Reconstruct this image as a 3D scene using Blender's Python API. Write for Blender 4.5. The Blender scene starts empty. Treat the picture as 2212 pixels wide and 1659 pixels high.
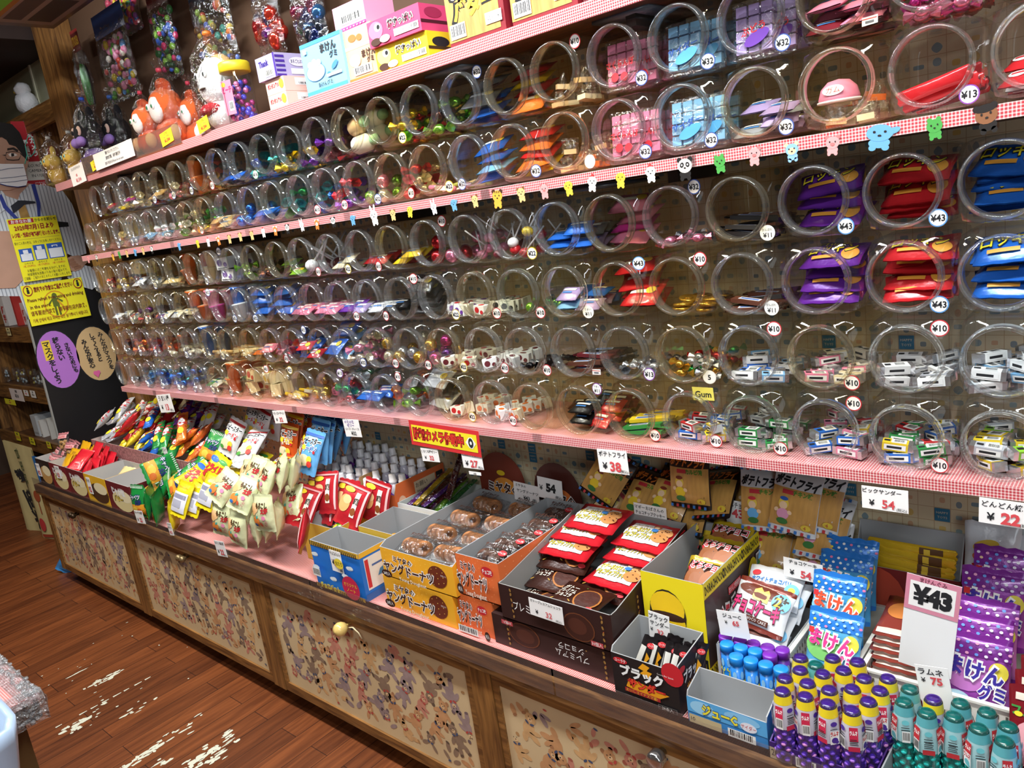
import bpy, math, random
import numpy as np
from mathutils import Vector, Matrix, Euler

SC = bpy.context.scene
COL = SC.collection
PI = math.pi

# ------------------------------------------------------------------ camera
F, CX, CY, CAMZ = 1650.0, 1106.0, 829.5, 1.40
CAM = ((0.7548567361834757, 0.6412255777791454, -0.13791688163612062),
       (0.04518896061819139, -0.260619587920878, -0.9643834238673948),
       (-0.654331159029339, 0.7217390032371486, -0.22570676890507518))
cd = bpy.data.cameras.new('camera')
cam = bpy.data.objects.new('camera', cd)
COL.objects.link(cam)
r_, d_, f_ = (Vector(q) for q in CAM)
m_ = Matrix((r_, -d_, -f_)).transposed().to_4x4()
m_.translation = Vector((0, 0, CAMZ))
cam.matrix_world = m_
cd.sensor_width = 36.0
cd.lens = F / 2212 * 36.0
cd.clip_start = 0.02
SC.camera = cam

# ------------------------------------------------------------------ world, view, lamps
w = bpy.data.worlds.new('shop_air')
SC.world = w
w.use_nodes = True
w.node_tree.nodes['Background'].inputs[0].default_value = (0.9, 0.95, 1.0, 1)
w.node_tree.nodes['Background'].inputs[1].default_value = 0.25
SC.view_settings.view_transform = 'Standard'
SC.view_settings.look = 'None'
SC.view_settings.gamma = 1.0
SC.view_settings.exposure = 0.12
SC.view_settings.use_curve_mapping = False
SC.cycles.transparent_max_bounces = 40
SC.cycles.max_bounces = 7
SC.cycles.diffuse_bounces = 3
SC.cycles.glossy_bounces = 3
SC.cycles.transmission_bounces = 6
SC.cycles.caustics_reflective = False
SC.cycles.caustics_refractive = False
SC.cycles.sample_clamp_indirect = 4.0


def lamp(name, loc, target, energy, sx, sy, color):
    ld = bpy.data.lights.new(name, 'AREA')
    ld.shape = 'RECTANGLE'
    ld.size, ld.size_y = sx, sy
    ld.energy, ld.color = energy, color
    o = bpy.data.objects.new(name, ld)
    COL.objects.link(o)
    o.location = loc
    d = Vector(target) - Vector(loc)
    o.rotation_euler = d.to_track_quat('-Z', 'Y').to_euler()
    return o


# fluorescent tubes under the ceiling over the aisle, the daylit shop door to the right behind
lamp('ceiling_lamp', (-0.5, 0.55, 2.6), (-0.5, 0.75, 0.9), 50, 1.3, 0.14, (0.90, 0.96, 1.0))
lamp('ceiling_lamp', (-2.2, 0.55, 2.6), (-2.2, 0.75, 0.9), 46, 1.3, 0.14, (0.92, 0.97, 1.0))
lamp('ceiling_lamp', (-4.0, 0.0, 2.6), (-4.0, 0.5, 0.9), 16, 1.3, 0.14, (1.0, 0.95, 0.88))
lamp('ceiling_lamp', (0.3, -1.0, 2.5), (-0.8, 0.9, 0.6), 20, 1.2, 0.14, (0.95, 0.97, 1.0))
lamp('door_daylight', (1.25, -0.7, 1.5), (-0.6, 1.1, 1.0), 13, 0.9, 1.7, (0.86, 0.94, 1.0))


def spot(loc, target, energy, color):
    ld = bpy.data.lights.new('ceiling_bulb', 'SPOT')
    ld.energy, ld.color, ld.spot_size, ld.spot_blend, ld.shadow_soft_size = energy, color, 1.5, 0.6, 0.035
    o = bpy.data.objects.new('ceiling_bulb', ld)
    COL.objects.link(o)
    o.location = loc
    o.rotation_euler = (Vector(target) - Vector(loc)).to_track_quat('-Z', 'Y').to_euler()


for x_, e_ in ((-0.1, 24), (-1.3, 26), (-2.6, 30), (-3.7, 24)):
    spot((x_, 0.5, 2.5), (x_ - 0.1, 1.2, 1.0), e_, (1.0, 0.76, 0.48))


# ------------------------------------------------------------------ finding places in the shop
def ray(px, py):
    a, b = (px - CX) / F, (py - CY) / F
    return Vector(CAM[0]) * a + Vector(CAM[1]) * b + Vector(CAM[2])


EYE = Vector((0, 0, CAMZ))


def on_z(px, py, z):
    d = ray(px, py)
    return EYE + d * ((z - CAMZ) / d.z)


def on_y(px, py, y):
    d = ray(px, py)
    return EYE + d * (y / d.y)


def on_x(px, py, x):
    d = ray(px, py)
    return EYE + d * (x / d.x)


def on_slope(px, py, y0, z0, k):          # the sloping top of a pile: z = z0 + k (y - y0)
    d = ray(px, py)
    t = (z0 - k * y0 - CAMZ) / (d.z - k * d.y)
    return EYE + d * t


# ------------------------------------------------------------------ materials
def lin(h):
    h = h.lstrip('#')
    c = [int(h[i:i + 2], 16) / 255 for i in (0, 2, 4)]
    return tuple(x / 12.92 if x <= 0.04045 else ((x + 0.055) / 1.055) ** 2.4 for x in c) + (1.0,)


_M = {}


def mat(col, rough=0.5, metal=0.0, coat=0.0, bump=0.0, noise=0.0, scale=30.0, objc=False, spec=0.5, stretch=None, name=None):
    key = (col, rough, metal, coat, bump, noise, scale, objc, spec, stretch)
    if key in _M:
        return _M[key]
    m = bpy.data.materials.new(name or 'surface')
    m.use_nodes = True
    n, l = m.node_tree.nodes, m.node_tree.links
    b = n['Principled BSDF']
    c = lin(col)
    b.inputs['Base Color'].default_value = c
    b.inputs['Roughness'].default_value = rough
    b.inputs['Metallic'].default_value = metal
    b.inputs['Coat Weight'].default_value = coat
    b.inputs['Coat Roughness'].default_value = 0.08
    b.inputs['Specular IOR Level'].default_value = spec
    m.diffuse_color = c
    src = None
    if objc:
        oi = n.new('ShaderNodeObjectInfo')
        src = oi.outputs['Color']
    if noise or bump:
        tc = n.new('ShaderNodeTexCoord')
        nt = n.new('ShaderNodeTexNoise')
        nt.inputs['Scale'].default_value = scale
        nt.inputs['Detail'].default_value = 4
        if stretch:
            mp = n.new('ShaderNodeMapping')
            mp.inputs['Scale'].default_value = stretch
            l.new(tc.outputs['Object'], mp.inputs[0])
            l.new(mp.outputs[0], nt.inputs['Vector'])
        else:
            l.new(tc.outputs['Object'], nt.inputs['Vector'])
        if noise:
            mx = n.new('ShaderNodeMix')
            mx.data_type = 'RGBA'
            mx.blend_type = 'MULTIPLY'
            mx.inputs[0].default_value = noise
            rp = n.new('ShaderNodeValToRGB')
            rp.color_ramp.elements[0].position = 0.3
            rp.color_ramp.elements[1].position = 0.7
            rp.color_ramp.elements[0].color = (0.25, 0.22, 0.2, 1)
            l.new(nt.outputs['Fac'], rp.inputs[0])
            if src:
                l.new(src, mx.inputs[6])
            else:
                mx.inputs[6].default_value = c
            l.new(rp.outputs[0], mx.inputs[7])
            src = mx.outputs[2]
        if bump:
            bp = n.new('ShaderNodeBump')
            bp.inputs['Strength'].default_value = bump
            bp.inputs['Distance'].default_value = 0.004
            l.new(nt.outputs['Fac'], bp.inputs['Height'])
            l.new(bp.outputs[0], b.inputs['Normal'])
    if src:
        l.new(src, b.inputs['Base Color'])
    _M[key] = m
    return m


def paper(h):
    return mat(h, 0.75, name='paper')


def foil(h, metal=0.15, rough=0.3):
    return mat(h, rough, metal, 0.35, 0.35, 0.0, 55.0, name='foil_wrapper')


def card(h):
    return mat(h, 0.55, 0, 0.12, name='printed_card')


def clear(key, fmin, fmax, milky, bump=0.0, bscale=60, rough=0.06, objc=True, tint=(1, 1, 1, 1)):
    if key in _M:
        return _M[key]
    m = bpy.data.materials.new(key)
    m.use_nodes = True
    n, l = m.node_tree.nodes, m.node_tree.links
    n.remove(n['Principled BSDF'])
    out = n['Material Output']
    tr, gl, df = n.new('ShaderNodeBsdfTransparent'), n.new('ShaderNodeBsdfGlossy'), n.new('ShaderNodeBsdfDiffuse')
    gl.inputs['Roughness'].default_value = rough
    tr.inputs[0].default_value = tint
    lw = n.new('ShaderNodeLayerWeight')
    lw.inputs[0].default_value = 0.45
    mr = n.new('ShaderNodeMapRange')
    mr.inputs[3].default_value, mr.inputs[4].default_value = fmin, fmax
    pw = n.new('ShaderNodeMath')
    pw.operation = 'POWER'
    pw.inputs[1].default_value = 1.7
    l.new(lw.outputs['Facing'], pw.inputs[0])
    l.new(pw.outputs[0], mr.inputs[0])
    if objc:
        oi = n.new('ShaderNodeObjectInfo')
        l.new(oi.outputs['Color'], tr.inputs[0])
        l.new(oi.outputs['Color'], df.inputs[0])
    mx, mx2 = n.new('ShaderNodeMixShader'), n.new('ShaderNodeMixShader')
    mx.inputs[0].default_value = milky
    l.new(tr.outputs[0], mx.inputs[1])
    l.new(df.outputs[0], mx.inputs[2])
    l.new(mr.outputs[0], mx2.inputs[0])
    l.new(mx.outputs[0], mx2.inputs[1])
    l.new(gl.outputs[0], mx2.inputs[2])
    if bump:
        tc, nt, bp = n.new('ShaderNodeTexCoord'), n.new('ShaderNodeTexNoise'), n.new('ShaderNodeBump')
        nt.inputs['Scale'].default_value = bscale
        nt.inputs['Detail'].default_value = 3
        bp.inputs['Strength'].default_value = bump
        bp.inputs['Distance'].default_value = 0.02
        l.new(tc.outputs['Object'], nt.inputs['Vector'])
        l.new(nt.outputs['Fac'], bp.inputs['Height'])
        for q in (gl, df, lw):
            l.new(bp.outputs[0], q.inputs['Normal'])
    l.new(mx2.outputs[0], out.inputs['Surface'])
    _M[key] = m
    return m


JARM = clear('clear_jar_plastic', 0.025, 0.55, 0.006, rough=0.04)
RIMM = clear('clear_jar_neck', 0.03, 0.75, 0.03, rough=0.05)
FILM = clear('crinkled_clear_film', 0.09, 0.75, 0.01, 0.6, 60, 0.06, False, (0.97, 0.97, 0.97, 1))
LIPM = clear('clear_lip_sheet', 0.05, 0.4, 0.03, 0.15, 20, 0.08, False, (0.96, 0.96, 0.96, 1))


def gingham(name, a, b, pitch, coat=0.3):
    """small check: every thread direction half red, half white"""
    m = bpy.data.materials.new(name)
    m.use_nodes = True
    n, l = m.node_tree.nodes, m.node_tree.links
    bs = n['Principled BSDF']
    tc, sp = n.new('ShaderNodeTexCoord'), n.new('ShaderNodeSeparateXYZ')
    l.new(tc.outputs['Object'], sp.inputs[0])

    def mth(op, x, y=None):
        q = n.new('ShaderNodeMath')
        q.operation = op
        for i, s in enumerate((x, y)):
            if s is None:
                continue
            if isinstance(s, float):
                q.inputs[i].default_value = s
            else:
                l.new(s, q.inputs[i])
        return q.outputs[0]
    s1 = mth('GREATER_THAN', mth('FRACT', mth('DIVIDE', sp.outputs[0], pitch)), 0.38)
    yz = mth('ADD', sp.outputs[1], sp.outputs[2])
    s2 = mth('GREATER_THAN', mth('FRACT', mth('DIVIDE', yz, pitch)), 0.38)
    t = mth('MULTIPLY', mth('ADD', s1, s2), 0.5)
    rp = n.new('ShaderNodeValToRGB')
    rp.color_ramp.interpolation = 'CONSTANT'
    e = rp.color_ramp.elements
    e[0].color, e[1].color = lin(a), lin(b)
    e[0].position, e[1].position = 0.0, 0.75
    k = e.new(0.25)
    ca, cb = lin(a), lin(b)
    k.color = tuple((x + y) / 2 for x, y in zip(ca, cb))
    l.new(t, rp.inputs[0])
    l.new(rp.outputs[0], bs.inputs['Base Color'])
    bs.inputs['Roughness'].default_value = 0.35
    bs.inputs['Coat Weight'].default_value = coat
    return m


GING = gingham('red_gingham', 'F2DEDA', 'BE3C46', 0.0046)
GINGT = gingham('red_gingham_sheet', 'F2DAD6', 'C8483F', 0.0042, 0.2)


def wood(name, c1, c2, stretch, scale=6.0, rough=0.45, dark=0.5):
    m = bpy.data.materials.new(name)
    m.use_nodes = True
    n, l = m.node_tree.nodes, m.node_tree.links
    bs = n['Principled BSDF']
    tc, mp = n.new('ShaderNodeTexCoord'), n.new('ShaderNodeMapping')
    mp.inputs['Scale'].default_value = stretch
    nt = n.new('ShaderNodeTexNoise')
    nt.inputs['Scale'].default_value = scale
    nt.inputs['Detail'].default_value = 6
    nt.inputs['Distortion'].default_value = 0.6
    rp = n.new('ShaderNodeValToRGB')
    e = rp.color_ramp.elements
    e[0].color, e[1].color = lin(c1), lin(c2)
    e[0].position, e[1].position = 0.32, 0.68
    l.new(tc.outputs['Object'], mp.inputs[0])
    l.new(mp.outputs[0], nt.inputs['Vector'])
    l.new(nt.outputs['Fac'], rp.inputs[0])
    l.new(rp.outputs[0], bs.inputs['Base Color'])
    bs.inputs['Roughness'].default_value = rough
    bp = n.new('ShaderNodeBump')
    bp.inputs['Strength'].default_value = 0.15
    bp.inputs['Distance'].default_value = 0.003
    l.new(nt.outputs['Fac'], bp.inputs['Height'])
    l.new(bp.outputs[0], bs.inputs['Normal'])
    return m


WOODX = wood('oiled_wood', '5A3A1C', '9A6C38', (1.2, 14, 14))
WOODZ = wood('oiled_wood_upright', '5A3A1C', '9A6C38', (14, 14, 1.2))
WOODL = wood('worn_ledge_wood', '452B16', '8E6438', (1.5, 10, 16), 7)
WOODD = wood('dark_shelf_wood', '38241A', '6B4426', (1.5, 12, 12))

# ------------------------------------------------------------------ text shapes
_T = {}


def glyphs(s, bold):
    k = (s, bold)
    if k not in _T:
        c = bpy.data.curves.new('lettering', 'FONT')
        c.body = s
        c.resolution_u = 1 if len(s) > 3 else 2
        c.offset = 0.022 * bold
        o = bpy.data.objects.new('lettering', c)
        me = o.to_mesh()
        v = [(q.co.x, q.co.y) for q in me.vertices]
        f = [tuple(p.vertices) for p in me.polygons]
        o.to_mesh_clear()
        bpy.data.objects.remove(o)
        bpy.data.curves.remove(c)
        if v:
            x0, x1 = min(a for a, _ in v), max(a for a, _ in v)
            y0, y1 = min(b for _, b in v), max(b for _, b in v)
        else:
            x0 = x1 = y0 = y1 = 0
        _T[k] = (v, f, x0, x1, y0, y1)
    return _T[k]


# ------------------------------------------------------------------ mesh building
class Flat:
    def __init__(s, o, ux=(1, 0, 0), uy=(0, 0, 1)):
        s.o, s.x, s.y = Vector(o), Vector(ux).normalized(), Vector(uy).normalized()
        s.n = s.x.cross(s.y)

    def __call__(s, u, v, off=0.0):
        return s.o + s.x * u + s.y * v + s.n * off


class Bulge:
    """front of a filled bag, w by h, thickness t; faces -Y, bottom edge at z = 0"""

    def __init__(s, w, h, t, rim=0.1, side=1.0):
        s.w, s.h, s.t, s.rim, s.side = w, h, t, rim, side

    def hgt(s, u, v):
        a = min(1, abs(2 * u / s.w))
        vv = v / s.h
        b = (vv - s.rim) / (1 - 2 * s.rim)
        if b <= 0 or b >= 1:
            return 0.0008
        b = abs(2 * b - 1)
        return 0.0008 + s.t * 0.5 * max(0, (1 - a ** 2.6)) ** 0.62 * max(0, (1 - b ** 2.8)) ** 0.6

    def __call__(s, u, v, off=0.0):
        v = v + s.h / 2
        return Vector((u, -(s.hgt(u, v) + off), v))


class MB:
    def __init__(s):
        s.v, s.f, s.m, s.sm, s.mats = [], [], [], [], []

    def mi(s, m):
        if isinstance(m, str):
            m = card(m)
        if m not in s.mats:
            s.mats.append(m)
        return s.mats.index(m)

    def add(s, vs, fs, m, smooth=False, M=None):
        b, i = len(s.v), s.mi(m)
        s.v += [tuple(M @ Vector(q)) for q in vs] if M is not None else [tuple(q) for q in vs]
        s.f += [tuple(b + k for k in q) for q in fs]
        s.m += [i] * len(fs)
        s.sm += [smooth] * len(fs)

    def box(s, x0, y0, z0, x1, y1, z1, m, M=None, front=None, top=None, bevel=0.0):
        vs = [(x, y, z) for z in (z0, z1) for y in (y0, y1) for x in (x0, x1)]
        fs = {'b': (0, 2, 3, 1), 't': (4, 5, 7, 6), 'f': (0, 1, 5, 4), 'k': (3, 2, 6, 7), 'l': (2, 0, 4, 6), 'r': (1, 3, 7, 5)}
        b = len(s.v)
        s.add(vs, list(fs.values()), m, False, M)
        if front:
            s.m[-4] = s.mi(front)
        if top:
            s.m[-5] = s.mi(top)

    def lathe(s, prof, m, n=16, M=None, smooth=True, cap=True):
        vs, fs = [], []
        for r, z in prof:
            vs += [(r * math.cos(2 * PI * k / n), r * math.sin(2 * PI * k / n), z) for k in range(n)]
        for j in range(len(prof) - 1):
            for k in range(n):
                fs.append((j * n + k, j * n + (k + 1) % n, (j + 1) * n + (k + 1) % n, (j + 1) * n + k))
        if cap:
            if prof[0][0] > 1e-5:
                fs.append(tuple(reversed(range(n))))
            if prof[-1][0] > 1e-5:
                fs.append(tuple(range((len(prof) - 1) * n, len(prof) * n)))
        s.add(vs, fs, m, smooth, M)

    def tube(s, pts, r, m, n=8):
        pts = [Vector(p) for p in pts]
        vs, fs = [], []
        for i, p in enumerate(pts):
            t = (pts[min(i + 1, len(pts) - 1)] - pts[max(i - 1, 0)]).normalized()
            a = t.orthogonal().normalized()
            if i and abs(a.dot(pa)) < 0.99:
                a = (pa - t * pa.dot(t)).normalized()
            pa = a
            b = t.cross(a)
            rr = r[i] if isinstance(r, (list, tuple)) else r
            vs += [p + (a * math.cos(2 * PI * k / n) + b * math.sin(2 * PI * k / n)) * rr for k in range(n)]
        for j in range(len(pts) - 1):
            for k in range(n):
                fs.append((j * n + k, j * n + (k + 1) % n, (j + 1) * n + (k + 1) % n, (j + 1) * n + k))
        fs += [tuple(reversed(range(n))), tuple(range(len(vs) - n, len(vs)))]
        s.add(vs, fs, m, True)

    def ball(s, c, r, m, n=12, k=7, M=None, wob=0.0, rng=None):
        rx, ry, rz = r if isinstance(r, (tuple, list)) else (r, r, r)
        vs, fs = [], []
        for j in range(k + 1):
            th = PI * j / k
            for i in range(n):
                q = 1 + (rng.uniform(-wob, wob) if rng and 0 < j < k else 0)
                vs.append((c[0] + rx * q * math.sin(th) * math.cos(2 * PI * i / n), c[1] + ry * q * math.sin(th) * math.sin(2 * PI * i / n), c[2] + rz * q * math.cos(th)))
        for j in range(k):
            for i in range(n):
                fs.append((j * n + i, (j + 1) * n + i, (j + 1) * n + (i + 1) % n, j * n + (i + 1) % n))
        s.add(vs, fs, m, True, M)

    def slab(s, pts, z0, z1, m, surf):
        """outline pts (u, v) raised from z0 to z1 over a surface"""
        n = len(pts)
        vs = [surf(u, v, z0) for u, v in pts] + [surf(u, v, z1) for u, v in pts]
        s.add(vs, [tuple(range(n, 2 * n)), tuple(reversed(range(n)))] + [(k, (k + 1) % n, n + (k + 1) % n, n + k) for k in range(n)], m)

    # -- flat printing on a surface: sizes are shares of sw and sh
    def draw(s, surf, items, sw=1.0, sh=1.0, off=0.0004, step=0.00018):
        for it in items:
            k, m = it[0], None
            off += step
            if k == 'r':
                _, u0, v0, u1, v1, m = it[:6]
                nx = 1 if isinstance(surf, Flat) else 5
                ny = 1 if isinstance(surf, Flat) else 6
                vs = [surf((u0 + (u1 - u0) * i / nx) * sw, (v0 + (v1 - v0) * j / ny) * sh, off) for j in range(ny + 1) for i in range(nx + 1)]
                fs = [(j * (nx + 1) + i, j * (nx + 1) + i + 1, (j + 1) * (nx + 1) + i + 1, (j + 1) * (nx + 1) + i) for j in range(ny) for i in range(nx)]
                s.add(vs, fs, m, not isinstance(surf, Flat))
            elif k == 'e':
                _, u, v, ru, rv, m = it[:6]
                a = it[6] if len(it) > 6 else 0.0
                N = 18
                rings = (0.5, 1.0) if not isinstance(surf, Flat) else (1.0,)
                vs = [surf(u * sw, v * sh, off)]
                for q in rings:
                    for i in range(N):
                        x, y = q * ru * sw * math.cos(2 * PI * i / N), q * rv * sh * math.sin(2 * PI * i / N)
                        vs.append(surf(u * sw + x * math.cos(a) - y * math.sin(a), v * sh + x * math.sin(a) + y * math.cos(a), off))
                fs = [(0, 1 + i, 1 + (i + 1) % N) for i in range(N)]
                for j in range(len(rings) - 1):
                    fs += [(1 + j * N + i, 1 + (j + 1) * N + i, 1 + (j + 1) * N + (i + 1) % N, 1 + j * N + (i + 1) % N) for i in range(N)]
                s.add(vs, fs, m)
            elif k == 'p':
                s.add([surf(u * sw, v * sh, off) for u, v in it[1]], [tuple(range(len(it[1])))], it[2])
            elif k == 't':
                _, txt, u, v, hh, m = it[:6]
                o = it[6] if len(it) > 6 else {}
                s.text(surf, txt, u * sw, v * sh, hh * sh, m, off, maxw=o.get('w', 9) * sw, rot=o.get('rot', 0), bold=o.get('b', 0), al=o.get('al', 'c'), vert=o.get('vert', False), shear=o.get('sh', 0))
            elif k == 'bar':
                _, u0, v0, u1, v1 = it[:5]
                s.draw(surf, [('r', u0, v0, u1, v1, 'F2F2EE')], sw, sh, off, 0)
                rg = random.Random(int(abs(u0 * 1e4)) + 7)
                x = u0 + (u1 - u0) * 0.08
                while x < u1 - (u1 - u0) * 0.1:
                    wd = (u1 - u0) * rg.choice((0.02, 0.035, 0.05))
                    s.draw(surf, [('r', x, v0 + (v1 - v0) * 0.2, x + wd, v1 - (v1 - v0) * 0.1, '1A1A1A')], sw, sh, off + step, 0)
                    x += wd + (u1 - u0) * rg.choice((0.025, 0.04))
        return off

    def text(s, surf, txt, u, v, hh, m, off, maxw=9.0, rot=0, bold=0, al='c', vert=False, shear=0):
        if vert:
            for i, ch in enumerate(txt):
                s.text(surf, ch, u + (len(txt) / 2 - i - 0.5) * hh * 1.08 * math.sin(-rot) * -1 if rot else u, v + (len(txt) / 2 - i - 0.5) * hh * 1.08, hh, m, off, rot=rot, bold=bold)
            return
        gv, gf, x0, x1, y0, y1 = glyphs(txt, bold)
        if not gv:
            return
        k = hh / 0.9
        wd = (x1 - x0) * k
        kx = k * min(1.0, maxw / wd) if wd > 0 else k
        xm = {'c': (x0 + x1) / 2, 'l': x0, 'r': x1}[al]
        ym = 0.36
        ca, sa = math.cos(rot), math.sin(rot)
        vs = []
        for a, b in gv:
            x, y = (a - xm) * kx, (b - ym) * k
            x += shear * y
            vs.append(surf(u + x * ca - y * sa, v + x * sa + y * ca, off))
        s.add(vs, gf, m)

    def bag(s, w, h, t, m, rim=0.1, nx=8, ny=10, rng=None, back=None, crimp=None, teeth=True, crk=0.07):
        """sealed bag: bulging front and back, flat toothed seams at both ends"""
        B = Bulge(w, h, t, rim)
        rg = rng or random.Random(3)
        vs = [[], []]
        zs = [0, rim * 0.5, rim] + [rim + (1 - 2 * rim) * k / (ny - 4) for k in range(1, ny - 4)] + [1 - rim, 1 - rim * 0.5, 1.0]
        ws = {}
        for side in (0, 1):
            for j, vv in enumerate(zs):
                for i in range(nx + 1):
                    u = w * (i / nx - 0.5)
                    v = vv * h
                    if teeth and j in (0, len(zs) - 1):
                        v += (0.5 if i % 2 else -0.5) * 0.022 * h * (1 if j else -1)
                    pinch = 1.0 - 0.05 * (1 if rim < vv < 1 - rim else 0) * math.sin(PI * (vv - rim) / (1 - 2 * rim))
                    d = B.hgt(u, vv * h)
                    if 0.001 < d:
                        d *= 1 + rg.uniform(-crk, crk)
                    if (i, j) not in ws:
                        ws[(i, j)] = rg.uniform(-1, 1) * t * 0.03
                    vs[side].append((u * pinch, (-d if side == 0 else d) + ws[(i, j)], v))
        n1 = len(vs[0])
        fs, gs, cs = [], [], []
        W = nx + 1
        for j in range(len(zs) - 1):
            for i in range(nx):
                q = (j * W + i, j * W + i + 1, (j + 1) * W + i + 1, (j + 1) * W + i)
                (cs if crimp and (j < 2 or j >= len(zs) - 3) else fs).append(q)
                gs.append(tuple(n1 + k for k in reversed(q)))
        b = len(s.v)
        s.add(vs[0] + vs[1], fs, m, True)
        i2 = s.mi(back or m)
        s.f += [tuple(b + k for k in q) for q in gs]
        s.m += [i2] * len(gs)
        s.sm += [True] * len(gs)
        if cs:
            i3 = s.mi(crimp)
            s.f += [tuple(b + k for k in q) for q in cs]
            s.m += [i3] * len(cs)
            s.sm += [True] * len(cs)
        edge = []
        for j in range(len(zs) - 1):
            a, c = j * W, (j + 1) * W
            edge += [(b + a, b + c, b + n1 + c, b + n1 + a), (b + a + nx, b + n1 + a + nx, b + n1 + c + nx, b + c + nx)]
        s.f += edge
        s.m += [s.mi(m)] * len(edge)
        s.sm += [True] * len(edge)
        return B

    def mesh(s, name):
        me = bpy.data.meshes.new(name)
        me.from_pydata([tuple(q) for q in s.v], [], s.f)
        for q in s.mats:
            me.materials.append(q)
        me.polygons.foreach_set('material_index', s.m)
        me.polygons.foreach_set('use_smooth', s.sm)
        me.update()
        return me

    def build(s, name, parent=None, loc=None, rot=None):
        o = bpy.data.objects.new(name, s.mesh(name))
        COL.objects.link(o)
        if parent:
            o.parent = parent
        if loc is not None:
            o.location = loc
        if rot is not None:
            o.rotation_euler = rot
        return o


def tag(o, label, cat, group=None):
    o['label'], o['category'] = label, cat
    if group:
        o['group'] = group
    return o


def struct(o):
    o['kind'] = 'structure'
    return o


def thing(name, label, cat, loc=(0, 0, 0), rot=(0, 0, 0), group=None):
    o = bpy.data.objects.new(name, None)
    o.empty_display_size = 0.05
    COL.objects.link(o)
    o.location, o.rotation_euler = loc, rot
    return tag(o, label, cat, group)


def clone(o, loc, rot, label, group=None, color=None):
    c = o.copy()
    COL.objects.link(c)
    c.location, c.rotation_euler = loc, rot
    c['label'] = label
    if 'group' in c and group is None:
        del c['group']
    if group:
        c['group'] = group
    if color:
        c.color = color
    for ch in o.children:
        k = ch.copy()
        COL.objects.link(k)
        k.parent = c
        if color:
            k.color = color
        for g in ch.children:
            q = g.copy()
            COL.objects.link(q)
            q.parent = k
    return c


class Kind:
    """one model of a thing; the first use moves it, later uses copy it"""

    def __init__(s, o):
        s.o, s.used = o, False

    def put(s, loc, rot, label, group=None, color=None):
        if not s.used:
            s.used = True
            s.o.location, s.o.rotation_euler = loc, rot
            s.o['label'] = label
            if group:
                s.o['group'] = group
            if color:
                s.o.color = color
                for c in s.o.children:
                    c.color = color
            return s.o
        return clone(s.o, loc, rot, label, group, color)


RG = random.Random(11)


def jit(a):
    return RG.uniform(-a, a)


def relax(objs, lo=None, hi=None, iters=14, thick=0.68, wide=0.9):
    """let crowded goods settle side by side: overlapping boxes are eased apart inside their container"""
    n = len(objs)
    if n < 1:
        return
    C, A, Hh = np.zeros((n, 3)), np.zeros((n, 3, 3)), np.zeros((n, 3))
    for i, o in enumerate(objs):
        co = np.array([v for q in ([o] if o.type == 'MESH' else o.children) for v in q.bound_box])
        a, b = co.min(0), co.max(0)
        sc = np.array(o.scale)
        f = np.array((wide, thick if (b - a)[1] < 0.6 * (b - a)[2] else 0.93, wide))
        R = np.array(o.rotation_euler.to_matrix())
        Hh[i] = (b - a) / 2 * sc * f
        A[i] = R.T
        C[i] = np.array(o.location) + R @ ((a + b) / 2 * sc)
    C0 = C.copy()
    E = np.einsum('nk,nkc->nc', Hh, np.abs(A))
    I, J = np.triu_indices(n, 1)
    for _ in range(iters):
        if n > 1:
            d = C[J] - C[I]
            near = (np.abs(d) < E[I] + E[J]).all(1)
            ii, jj, dd = I[near], J[near], d[near]
            if len(ii):
                Ai, Aj = A[ii], A[jj]
                X = np.cross(Ai[:, :, None, :], Aj[:, None, :, :]).reshape(len(ii), 9, 3)
                L = np.concatenate((Ai, Aj, X), 1)
                ln = np.linalg.norm(L, axis=2)
                L = L / np.maximum(ln, 1e-6)[:, :, None]
                r = (np.abs(np.einsum('pac,pkc->pak', L, Ai)) * Hh[ii][:, None, :]).sum(2) + (np.abs(np.einsum('pac,pkc->pak', L, Aj)) * Hh[jj][:, None, :]).sum(2)
                pr = np.einsum('pac,pc->pa', L, dd)
                pen = r - np.abs(pr)
                pen[ln < 1e-3] = 1e9
                k = pen.argmin(1)
                ar = np.arange(len(ii))
                p = pen[ar, k]
                m = p > 0
                push = (L[ar, k] * np.where(pr[ar, k] >= 0, 1, -1)[:, None] * (p * 0.55 + 0.0002)[:, None])[m]
                np.add.at(C, jj[m], push * 0.5)
                np.add.at(C, ii[m], -push * 0.5)
        if lo is not None:
            l, h = np.array(lo) + E, np.array(hi) - E
            C = np.where(l > h, np.where(np.arange(3) == 2, l, (l + h) / 2), np.clip(C, l, np.maximum(l, h)))
    for o, v in zip(objs, C - C0):
        o.location = Vector(o.location) + Vector(v)
# ================================================================== THE ROOM
WALLY = 1.46          # face of the back wall
DS = 1.22             # front edge of the display shelves
CTOP = 0.48           # counter surface
S3, S2, S1 = 0.907, 1.4395, 1.7245     # tops of the three display shelves


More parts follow.
